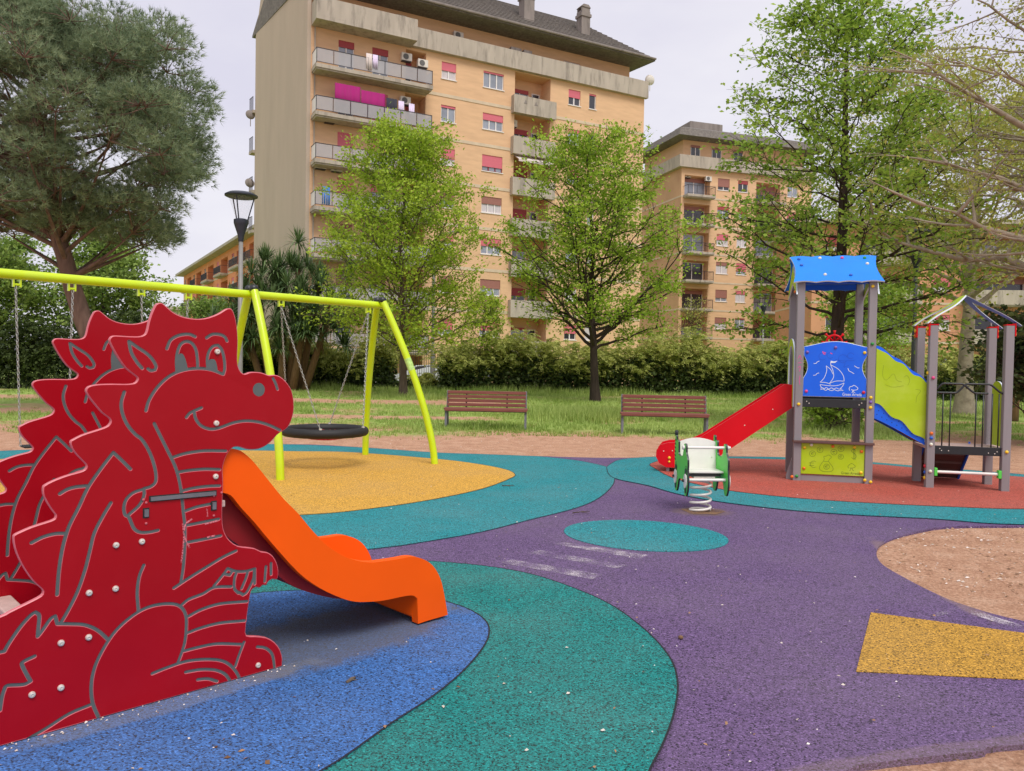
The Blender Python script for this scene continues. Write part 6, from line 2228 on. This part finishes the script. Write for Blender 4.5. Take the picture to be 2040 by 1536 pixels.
make_tree('broadleaf_tree', 'leafy mid-green tree far left, behind the pine trunk', (-20.3, 38.5, 0), 8.2, 0.22, 0.8, P_([(0, 2.6), (0.3, 3.0), (0.7, 2.4), (1, 0.6)]), 26, 8, 6, 13, 0.19, 'leaf_dense', 'bark_dark', 41, rise=0.5, spread=0.28, group='trees in the left background')
make_tree('broadleaf_tree', 'leafy mid-green tree at the left picture edge behind the swing chains', (-25.0, 37.0, 0), 8.0, 0.22, 0.8, P_([(0, 2.8), (0.3, 3.3), (0.7, 2.6), (1, 0.6)]), 26, 8, 6, 13, 0.19, 'leaf_dense', 'bark_dark', 42, rise=0.5, spread=0.28, group='trees in the left background')
make_tree('broadleaf_tree', 'low leafy tree between the salmon block and the yucca', (-16.6, 43.0, 0), 5.2, 0.15, 0.5, P_([(0, 1.8), (0.3, 2.0), (0.7, 1.6), (1, 0.5)]), 20, 7, 6, 12, 0.17, 'leaf_dense', 'bark_dark', 43, rise=0.5, spread=0.25, group='trees in the left background')
make_tree('broadleaf_tree', 'green street tree in front of the orange block at right', (22.5, 50.0, 0), 8.0, 0.2, 1.5, P_([(0, 2.4), (0.4, 3.0), (0.8, 2.0), (1, 0.5)]), 24, 7, 6, 10, 0.19, 'leaf_maple', 'bark_dark', 44, rise=0.5, spread=0.28)
make_tree('leafy_shrub', 'small broad-leaved shrub at the foot of the tree behind the tower', (7.7, 18.5, 0), 0.95, 0.03, 0.08, P_([(0, 0.45), (0.4, 0.62), (1, 0.2)]), 16, 5, 4, 5, 0.13, 'leaf_maple', 'bark', 45, rise=0.8, spread=0.06, cat='shrub', wob=0.01)
make_tree('flowering_shrub', 'dark green broad-leaved shrub at the right edge with a few orange flowers', (11.1, 16.0, 0), 2.9, 0.06, 0.1, P_([(0, 1.0), (0.4, 1.25), (1, 0.5)]), 30, 7, 5, 9, 0.12, 'leaf_hedge_dark', 'bark', 46, rise=0.7, spread=0.12, cat='shrub', wob=0.02)


# ---- pine: limbs carrying rounded masses of needle tufts
def make_pine(base, H, seed):
    rs = np.random.default_rng(seed)
    t = thing('pine_tree', 'large leaning pine with a dense grey-green crown at the upper left', 'tree', base)
    w = Wood()
    k = 16
    f = np.linspace(0, 1, k)
    z = f * H * 0.82 - 0.1
    TP = np.stack([np.interp(z, [-1, 0, 2, 5, 8, 12], [0.1, 0, -0.45, -1.45, -1.9, -1.7]) + 0.06 * np.sin(z * 1.7), -0.05 * z, z], 1)
    TR = 0.29 * (1 - 0.72 * f) + 0.10 * np.exp(-f * 18)
    w.tube(TP, TR, 14)
    C_, D_, anchors = [], [], [TP[7:]]
    cen = np.array([-1.55, -0.2, 7.4])
    rad = np.array([4.25, 4.0, 4.0])
    m = 0
    while m < 235:
        q = rs.normal(size=3)
        q /= np.linalg.norm(q)
        rr = rs.uniform(0.35, 1.0) ** 0.55
        c = cen + q * rad * rr * (0.86 + 0.2 * rs.uniform())
        if c[2] < 4.45 + 0.1 * abs(c[0] - 1.0):
            continue
        m += 1
        # a limb out to the mass
        za = max(3.6, min(H * 0.78, c[2] - 0.55 * np.hypot(c[0] - cen[0], c[1]) + rs.uniform(-0.3, 0.5)))
        p0 = np.array([np.interp(za, z, TP[:, i]) for i in range(3)])
        P = bez(p0, (p0 + c) / 2 + np.array([0, 0, -0.25]) + rs.normal(size=3) * 0.15, c, 7)
        if m % 3 == 0:
            w.tube(P, np.linspace(0.075, 0.012, 7), 5)
            anchors.append(P[3:])
        else:
            al = np.concatenate(anchors)
            e0_ = al[np.argmin(np.linalg.norm(al - c, axis=1))]
            w.tube(bez(e0_, (e0_ + c) / 2 + rs.normal(size=3) * 0.12, c, 5), np.linspace(0.03, 0.01, 5), 4)
        r = rs.uniform(0.62, 1.02)
        n = int(270 * r * r)
        d = rs.normal(size=(n, 3))
        d[:, 2] = np.where(d[:, 2] < -0.3, -d[:, 2] * 0.5, d[:, 2])
        d /= np.linalg.norm(d, axis=1)[:, None]
        C_.append(c + d * np.array([1.0, 1.0, 0.66]) * r * rs.uniform(0.35, 1.05, n)[:, None] ** 0.6)
        dd = d * 0.8 + q * 0.4
        dd[:, 2] += 0.45
        D_.append(dd)
        for j in range(9):
            e = c + d[j] * r * 0.8
            w.tube(np.stack([c, (c + e) / 2 + rs.normal(size=3) * 0.05, e]), [0.014, 0.01, 0.005], 3)
    # the big side limb that leaves the trunk low on the left
    p0 = np.array([np.interp(4.6, z, TP[:, i]) for i in range(3)])
    w.tube(bez(p0, p0 + np.array([-1.0, 0, 0.5]), p0 + np.array([-2.6, 0.3, 2.6]), 9), np.linspace(0.13, 0.05, 9), 8)
    w.build('trunk', M['bark_pine'], t)
    C = np.concatenate(C_)
    D = np.concatenate(D_)
    D /= np.linalg.norm(D, axis=1)[:, None]
    nd = 10
    n = len(C) * nd
    Cn = np.repeat(C, nd, 0)
    Dn = np.repeat(D, nd, 0) + rs.normal(size=(n, 3)) * 0.55
    Dn /= np.linalg.norm(Dn, axis=1)[:, None]
    S = np.cross(Dn, rs.normal(size=(n, 3)))
    S /= np.linalg.norm(S, axis=1)[:, None] + 1e-9
    ln = rs.uniform(0.12, 0.22, n)[:, None]
    wd = 0.0075
    V = np.stack([Cn - S * wd, Cn + S * wd, Cn + Dn * ln - np.array([0, 0, 0.015])], 1).reshape(-1, 3)
    F = np.arange(3 * n).reshape(n, 3)
    v = np.repeat(np.clip(0.45 + rs.normal(size=len(C)) * 0.28, 0, 1), nd)
    raw_mesh('crown', V, F, M['needle'], t, var=v)
    return t


make_pine((-10.75, 20.6, 0), 12.4, 77)


# ---- yucca clump and palm: rosettes of sword leaves
def rosette(rs, c, n, L0, w, droop, V, F, vv, up=0.3):
    for i in range(n):
        az = rs.uniform(0, 2 * math.pi)
        el = rs.uniform(-0.5, 1.45) + up * 0.2
        d = np.array([math.cos(az) * math.cos(el), math.sin(az) * math.cos(el), math.sin(el)])
        ln = L0 * rs.uniform(0.75, 1.1)
        s_ = np.cross(d, [0, 0, 1.0])
        s_ = s_ / (np.linalg.norm(s_) + 1e-9) * w
        m1 = c + d * ln * 0.55
        m2 = c + d * ln + np.array([0, 0, -droop * ln * rs.uniform(0.3, 1.2) * math.cos(el)])
        o = len(V)
        V += [c - s_ * 0.6, c + s_ * 0.6, m1 + s_, m1 - s_, m2]
        F += [(o, o + 1, o + 2), (o, o + 2, o + 3), (o + 3, o + 2, o + 4)]
        q = float(np.clip(rs.normal(0.5, 0.25), 0, 1))
        vv += [q, q, q]


rs = np.random.default_rng(5)
yucca = thing('yucca_clump', 'big dark spiky yucca clump with brown dead skirts beside the tall block', 'plant', (-11.9, 40.0, 0))
trunks = [(-2.3, 0.3, 4.2), (-1.2, -0.5, 5.4), (-0.2, 0.4, 6.2), (0.8, -0.3, 6.3), (1.7, 0.4, 5.8), (2.5, -0.2, 4.6), (0.2, -0.9, 4.4), (-1.7, 0.8, 5.0), (1.4, -0.9, 4.6)]
for (x, y, h) in trunks:
    mb = MB().tube([(x * 0.45, y * 0.6, -0.05), (x * 0.75, y * 0.8, h * 0.5), (x, y, h)], [0.22, 0.17, 0.12], 8)
    tr = mb.build('stem', M['dead_frond'], yucca, smooth=True)
    Vs, Fs, vs_ = [], [], []
    for _ in range(90):
        az = rs.uniform(0, 6.283)
        z0 = rs.uniform(0.45, 0.95) * h
        fx = np.interp(z0 / h, [0, 0.5, 1], [x * 0.45, x * 0.75, x])
        c = np.array([fx + 0.15 * math.cos(az), y * 0.85 + 0.15 * math.sin(az), z0])
        tip = c + np.array([0.16 * math.cos(az), 0.16 * math.sin(az), -rs.uniform(0.4, 0.8)])
        s_ = np.array([-math.sin(az), math.cos(az), 0]) * 0.035
        o = len(Vs)
        Vs += [c - s_, c + s_, tip]
        Fs.append((o, o + 1, o + 2))
        vs_.append(0.5)
    raw_mesh('dead_leaves', np.array(Vs), np.array(Fs), M['dead_frond'], tr)
    for j in range(11):
        c = np.array([x, y, h]) + rs.normal(size=3) * np.array([0.55, 0.5, 0.6]) * (1 if j else 0.1)
        if j > 5:
            c = np.array([x * rs.uniform(0.9, 1.35), y - rs.uniform(0.2, 0.9), h * rs.uniform(0.48, 0.85)])
        Vs, Fs, vs_ = [], [], []
        rosette(rs, c, 80, 1.05, 0.030, 0.35, Vs, Fs, vs_)
        raw_mesh('leaf_rosette', np.array(Vs), np.array(Fs), M['leaf_yucca'], yucca, var=np.array(vs_))
palm = thing('fan_palm', 'low spiky green palm beside the right posts of the small deck', 'plant', (15.6, 24.0, 0))
mb = MB().tube([(0, 0, -0.05), (0.05, 0, 0.9), (0, 0, 1.7)], [0.2, 0.17, 0.14], 10)
mb.build('stem', M['dead_frond'], palm, smooth=True)
for j in range(5):
    Vs, Fs, vs_ = [], [], []
    rosette(rs, np.array([0, 0, 1.75]) + rs.normal(size=3) * 0.25, 80, 1.25, 0.03, 0.5, Vs, Fs, vs_)
    raw_mesh('leaf_rosette', np.array(Vs), np.array(Fs), M['leaf_yucca'], palm, var=np.array(vs_))


# ---- hedges: arching sprays of small leaves round a woody core
def make_hedge(label, x0, x1, yb, dep, hfun, nspray, seed, leaf='leaf_hedge', lsize=0.14, nl=14):
    rs = np.random.default_rng(seed)
    t = thing('hedge', label, 'hedge', ((x0 + x1) / 2, yb, 0), 0, 'hedges along the fence')
    xc = (x0 + x1) / 2
    # stems
    w = Wood()
    for i in range(int((x1 - x0) * 3)):
        x = rs.uniform(x0, x1) - xc
        y = rs.uniform(-dep * 0.3, dep * 0.3)
        h = hfun(x + xc) * rs.uniform(0.6, 0.9)
        w.tube(np.array([[x, y, -0.05], [x + rs.normal() * 0.15, y + rs.normal() * 0.15, h * 0.5], [x + rs.normal() * 0.4, y + rs.normal() * 0.4, h]]), [0.03, 0.02, 0.008], 4)
    w.build('stems', M['bark_dark'], t)['kind'] = 'stuff'
    # long canes arching up and over, carrying leafy side sprays
    nc = nspray // 9
    X = rs.uniform(x0, x1, nc)
    hh = np.array([hfun(v) for v in X]) * (0.66 + 0.55 * vnoise(X, X * 0 + seed, 1.1, seed)) * rs.uniform(0.45, 1.12, nc) ** 0.7
    az = rs.normal(-math.pi / 2, 1.1, nc)
    O = np.stack([X - xc, rs.uniform(-0.3, 0.35, nc) * dep, np.zeros(nc)], 1)
    out = np.stack([np.cos(az), np.sin(az), np.zeros(nc)], 1)
    reach = rs.uniform(0.35, 1.0, nc) * dep * 0.62

    def cane(t):
        t = np.asarray(t)[..., None]
        o_ = O[:, None] + out[:, None] * (reach[:, None, None] * t ** 1.7)
        zz = hh[:, None, None] * (1.9 * t - 0.95 * t ** 2.2) / 0.97
        return o_ + np.array([0, 0, 1.0]) * zz
    ks = 10
    T = np.sort(rs.uniform(0.22, 1.0, (nc, ks)), 1)
    S0 = cane(T)
    TG = cane(np.minimum(T + 0.04, 1.05)) - cane(T - 0.04)
    TG /= np.linalg.norm(TG, axis=2)[..., None] + 1e-9
    S0, TG = S0.reshape(-1, 3), TG.reshape(-1, 3)
    nspray = len(S0)
    D = TG * 0.8 + rs.normal(size=(nspray, 3)) * np.array([0.6, 0.6, 0.35]) + np.repeat(out, ks, 0) * 0.35
    D /= np.linalg.norm(D, axis=1)[:, None]
    ln = rs.uniform(0.28, 0.7, nspray)
    tt = np.linspace(0.05, 1, nl)
    P = S0[:, None] + D[:, None] * (ln[:, None] * tt[None])[:, :, None]
    P[:, :, 2] -= (ln[:, None] * 0.45 * tt[None] ** 2)
    side = np.cross(D, [0, 0, 1.0])
    side /= np.linalg.norm(side, axis=1)[:, None] + 1e-9
    alt = np.where(np.arange(nl) % 2 == 0, 1, -1)
    P += side[:, None] * (alt * 0.045)[None, :, None]
    DD = D[:, None] * 0.8 + side[:, None] * (alt * 0.7)[None, :, None]
    P = P.reshape(-1, 3)
    P[:, 2] = np.maximum(P[:, 2], 0.03)
    DD = DD.reshape(-1, 3)
    V, F = leaf_cloud(P, lsize, rs, up=0.3, aspect=0.42, D=DD)
    v = np.repeat(np.clip(0.40 + rs.normal(size=nspray) * 0.2, 0, 1), nl)
    # young shoots towards the spray tips are paler
    v = np.clip(v + np.tile(tt, nspray) * 0.3 - 0.1 + rs.normal(size=len(v)) * 0.08, 0, 1)
    raw_mesh('foliage', V, F, M[leaf], t, var=np.concatenate([v, v]))
    # leaves inside and low down, the hedge's own shade put into their colour
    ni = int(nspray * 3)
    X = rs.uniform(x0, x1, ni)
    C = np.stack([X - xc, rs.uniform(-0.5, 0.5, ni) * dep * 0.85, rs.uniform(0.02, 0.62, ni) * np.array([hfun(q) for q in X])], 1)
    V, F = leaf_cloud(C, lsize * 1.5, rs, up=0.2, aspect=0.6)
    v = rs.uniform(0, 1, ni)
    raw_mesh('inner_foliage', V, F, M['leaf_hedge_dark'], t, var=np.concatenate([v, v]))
    return t


wave = lambda a, b_, s: (lambda x: a + b_ * math.sin(x * 0.9 + s) + 0.5 * b_ * math.sin(x * 2.3 + 2 * s))
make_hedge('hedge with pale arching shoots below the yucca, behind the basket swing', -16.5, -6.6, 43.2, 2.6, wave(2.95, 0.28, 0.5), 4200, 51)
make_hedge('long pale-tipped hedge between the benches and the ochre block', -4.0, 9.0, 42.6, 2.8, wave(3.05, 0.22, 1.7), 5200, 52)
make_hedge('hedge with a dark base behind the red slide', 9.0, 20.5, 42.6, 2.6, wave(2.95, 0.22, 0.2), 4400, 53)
make_hedge('dark shady hedge at the far left behind the pine trunk', -31.0, -16.5, 36.5, 2.6, wave(3.4, 0.35, 0.9), 3600, 54, 'leaf_hedge_dark')
make_hedge('yellowish hedge behind the railing of the small deck', 20.5, 33.0, 41.5, 2.4, wave(2.4, 0.2, 0.4), 3400, 55)
make_hedge('low sparse hedge beside the trunk next to the tall pole', -6.6, -4.0, 43.4, 1.8, wave(0.8, 0.1, 0.4), 200, 56)

# ---- grass
rs = np.random.default_rng(99)


def blades(n_t, xr, yr, hmin, hmax, per, seed, dens=None, wd=0.006):
    rs = np.random.default_rng(seed)
    X = rs.uniform(*xr, n_t)
    Y = yr[0] + (yr[1] - yr[0]) * rs.uniform(0, 1, n_t) ** 1.15
    g = dens(X, Y) if dens else grass_amount(X, Y)
    kp = rs.uniform(0, 1, n_t) < g
    X, Y, g = X[kp], Y[kp], g[kp]
    n = len(X) * per
    X, Y, g = np.repeat(X, per), np.repeat(Y, per), np.repeat(g, per)
    X = X + rs.normal(size=n) * 0.05
    Y = Y + rs.normal(size=n) * 0.05
    Z = -0.02 + 0.05 * sstep(15.5, 20, Y) * vnoise(X, Y, 3.0, 13)
    h = rs.uniform(hmin, hmax, n) * (0.5 + 0.5 * g) * (0.6 + 0.8 * vnoise(X, Y, 1.6, 21))
    az = rs.uniform(0, 2 * math.pi, n)
    lean_ = rs.uniform(0.1, 0.75, n) * h
    w_ = wd * (1 + Y / 22.0)
    S = np.stack([-np.sin(az) * w_, np.cos(az) * w_, np.zeros(n)], 1)
    b_ = np.stack([X, Y, Z], 1)
    tip = b_ + np.stack([np.cos(az) * lean_, np.sin(az) * lean_, h], 1)
    V = np.stack([b_ - S, b_ + S, tip], 1).reshape(-1, 3)
    F = np.arange(3 * n).reshape(n, 3)
    v = np.clip(0.45 + 0.6 * (vnoise(X, Y, 2.0, 31) - 0.5) + rs.normal(size=n) * 0.2, 0, 1)
    return V, F, v


def stuff_grass(name, label, mat, sets):
    Vs, Fs, vv, o = [], [], [], 0
    for V, F, v in sets:
        Vs.append(V)
        Fs.append(F + o)
        vv.append(v)
        o += len(V)
    ob = raw_mesh(name, np.concatenate(Vs), np.concatenate(Fs), M[mat], var=np.concatenate(vv))
    return tag(ob, label, 'grass', kind='stuff')


gsp = lambda cx, cy, rx, ry: (lambda X, Y: np.exp(-((X - cx) / rx) ** 2 - ((Y - cy) / ry) ** 2))
stuff_grass('lawn_grass', 'short patchy lawn grass behind the benches', 'grass', [
    blades(16000, (-13, 15), (14.5, 27), 0.04, 0.12, 7, 1),
    blades(12000, (-22, 26), (26, 43), 0.06, 0.16, 7, 2),
    blades(2500, (-4, 5), (16.3, 19), 0.05, 0.14, 6, 3, lambda X, Y: 0.45 * (vnoise(X, Y, 0.7, 5) > 0.62))])
stuff_grass('tall_grass', 'tall uncut grass round the tree foot and along the hedges', 'grass', [
    blades(4200, (-0.5, 4.8), (19.5, 26), 0.2, 0.58, 8, 4, gsp(2.1, 22.6, 1.5, 1.8)),
    blades(5000, (-24, 24), (38.5, 42), 0.18, 0.5, 6, 5, lambda X, Y: sstep(38.5, 41.5, Y)),
    blades(900, (-6, -3), (31.5, 34.5), 0.12, 0.4, 7, 6, gsp(-4.6, 33.0, 1.2, 1.0)),
    blades(1200, (6.4, 10.4), (17.2, 21), 0.08, 0.26, 7, 7, gsp(8.0, 19.0, 1.4, 1.3)),
    blades(420, (-1.6, 0.5), (17.3, 18.6), 0.06, 0.22, 7, 8, gsp(-0.6, 17.9, 0.8, 0.4))])
stuff_grass('dry_grass', 'straw-coloured dry grass in the lawn', 'grass_dry', [
    blades(9000, (-14, 16), (15.0, 30), 0.03, 0.10, 5, 9, lambda X, Y: 0.55 * grass_amount(X, Y) * (vnoise(X, Y, 1.3, 8) > 0.5))])

# ---- fallen bits on the play surface and in the soil
M['bit_pale'] = leaf_mat('fallen_petal', (196, 180, 160), (236, 228, 220), 0.1)
M['bit_brown'] = leaf_mat('fallen_twig_and_leaf', (92, 66, 44), (170, 132, 96), 0.0)
rs = np.random.default_rng(3)


def litter(n, fx, size, mat, name, label, z):
    C = fx(n)
    n = len(C)
    az = rs.uniform(0, 6.283, n)
    a = np.stack([np.cos(az), np.sin(az), rs.uniform(-0.1, 0.2, n)], 1)
    s_ = np.stack([-np.sin(az), np.cos(az), rs.uniform(-0.3, 0.3, n)], 1)
    ln = (size * rs.uniform(0.4, 1.6, n))[:, None]
    wd = ln * rs.uniform(0.25, 0.7, n)[:, None]
    c = np.stack([C[:, 0], C[:, 1], np.full(n, z)], 1)
    V = np.stack([c - a * ln, c + s_ * wd + [0, 0, 0.004], c + a * ln, c - s_ * wd], 1).reshape(-1, 3)
    F = np.arange(4 * n).reshape(n, 4)
    F = np.concatenate([F[:, [0, 1, 2]], F[:, [0, 2, 3]]], 0)
    v = rs.uniform(0, 1, n)
    o = raw_mesh(name, V, F, M[mat], var=np.concatenate([v, v]))
    return tag(o, label, 'litter', kind='stuff')


def on_play(n):
    Y = 2.6 + 10 * rs.uniform(0, 1, n) ** 1.3
    X = rs.uniform(-0.75, 0.72, n) * Y * 0.95
    return np.stack([X, Y], 1)


litter(420, on_play, 0.007, 'bit_pale', 'fallen_petals', 'pale petals and chips scattered on the rubber', 0.020)
litter(220, on_play, 0.010, 'bit_brown', 'fallen_leaf_bits', 'brown leaf bits scattered on the rubber', 0.020)


def along_dragon(n):
    u = rs.uniform(-0.1, 1.2, n)
    o_ = -np.abs(rs.normal(size=n)) * 0.035 - 0.004
    return DT[:2] + u[:, None] * DD[:2] + o_[:, None] * DN[:2]


litter(130, along_dragon, 0.0045, 'bit_pale', 'fallen_petals', 'dusty chips gathered along the foot of the dragon board', 0.020)


def in_soil(n):
    a = np.stack([rs.uniform(2.85, 6.0, n), rs.uniform(4.4, 7.4, n)], 1)
    kp = (a[:, 0] > 2.8 + 0.5 * np.abs(a[:, 1] - 5.8)) & ~((a[:, 1] < 4.7) & (a[:, 0] > 2.8))
    b_ = np.stack([rs.uniform(1.3, 2.6, n // 3), rs.uniform(2.3, 2.75, n // 3)], 1)
    c_ = np.stack([rs.uniform(-8, 9, n), rs.uniform(12.8, 17, n)], 1)
    return np.concatenate([a[kp], b_, c_])


litter(900, in_soil, 0.011, 'bit_pale', 'wood_chips', 'pale chips and husks lying on the bare soil', -0.012)
litter(700, in_soil, 0.014, 'bit_brown', 'dead_leaves', 'brown dead leaves lying on the bare soil', -0.012)
# a few twigs
for (x, y, a, l, lab) in ((0.62, 7.55, 0.3, 0.20, 'thin pale twig on purple rubber above the teal spot'), (-0.72, 3.42, 0.9, 0.06, 'short brown stick at the dragon board foot'), (-0.1, 9.2, -0.2, 0.15, 'thin twig on the teal ring right of the yellow field')):
    mb = MB().tube([(x, y, 0.018), (x + l * 0.5 * math.cos(a), y + l * 0.5 * math.sin(a), 0.026), (x + l * math.cos(a + 0.2), y + l * math.sin(a + 0.2), 0.02)], [0.006, 0.005, 0.003] if l > 0.1 else [0.008, 0.009, 0.006], 6)
    mb.tube([(x + l * 0.4 * math.cos(a), y + l * 0.4 * math.sin(a), 0.024), (x + l * 0.8 * math.cos(a - 0.4), y + l * 0.8 * math.sin(a - 0.4), 0.022)], [0.004, 0.002], 5)
    tag(mb.build('twig', M['bark'], smooth=True), lab, 'twig')
pb = MB().lathe([(0.003, 0.0), (0.012, 0.005), (0.015, 0.012), (0.009, 0.020), (0.002, 0.022)], (0.93, 4.10, 0.0), 10)
pebble = tag(pb.build('pebble', M['soilrim'], smooth=True), 'single brown pebble on purple rubber beside the green teal ring', 'pebble')
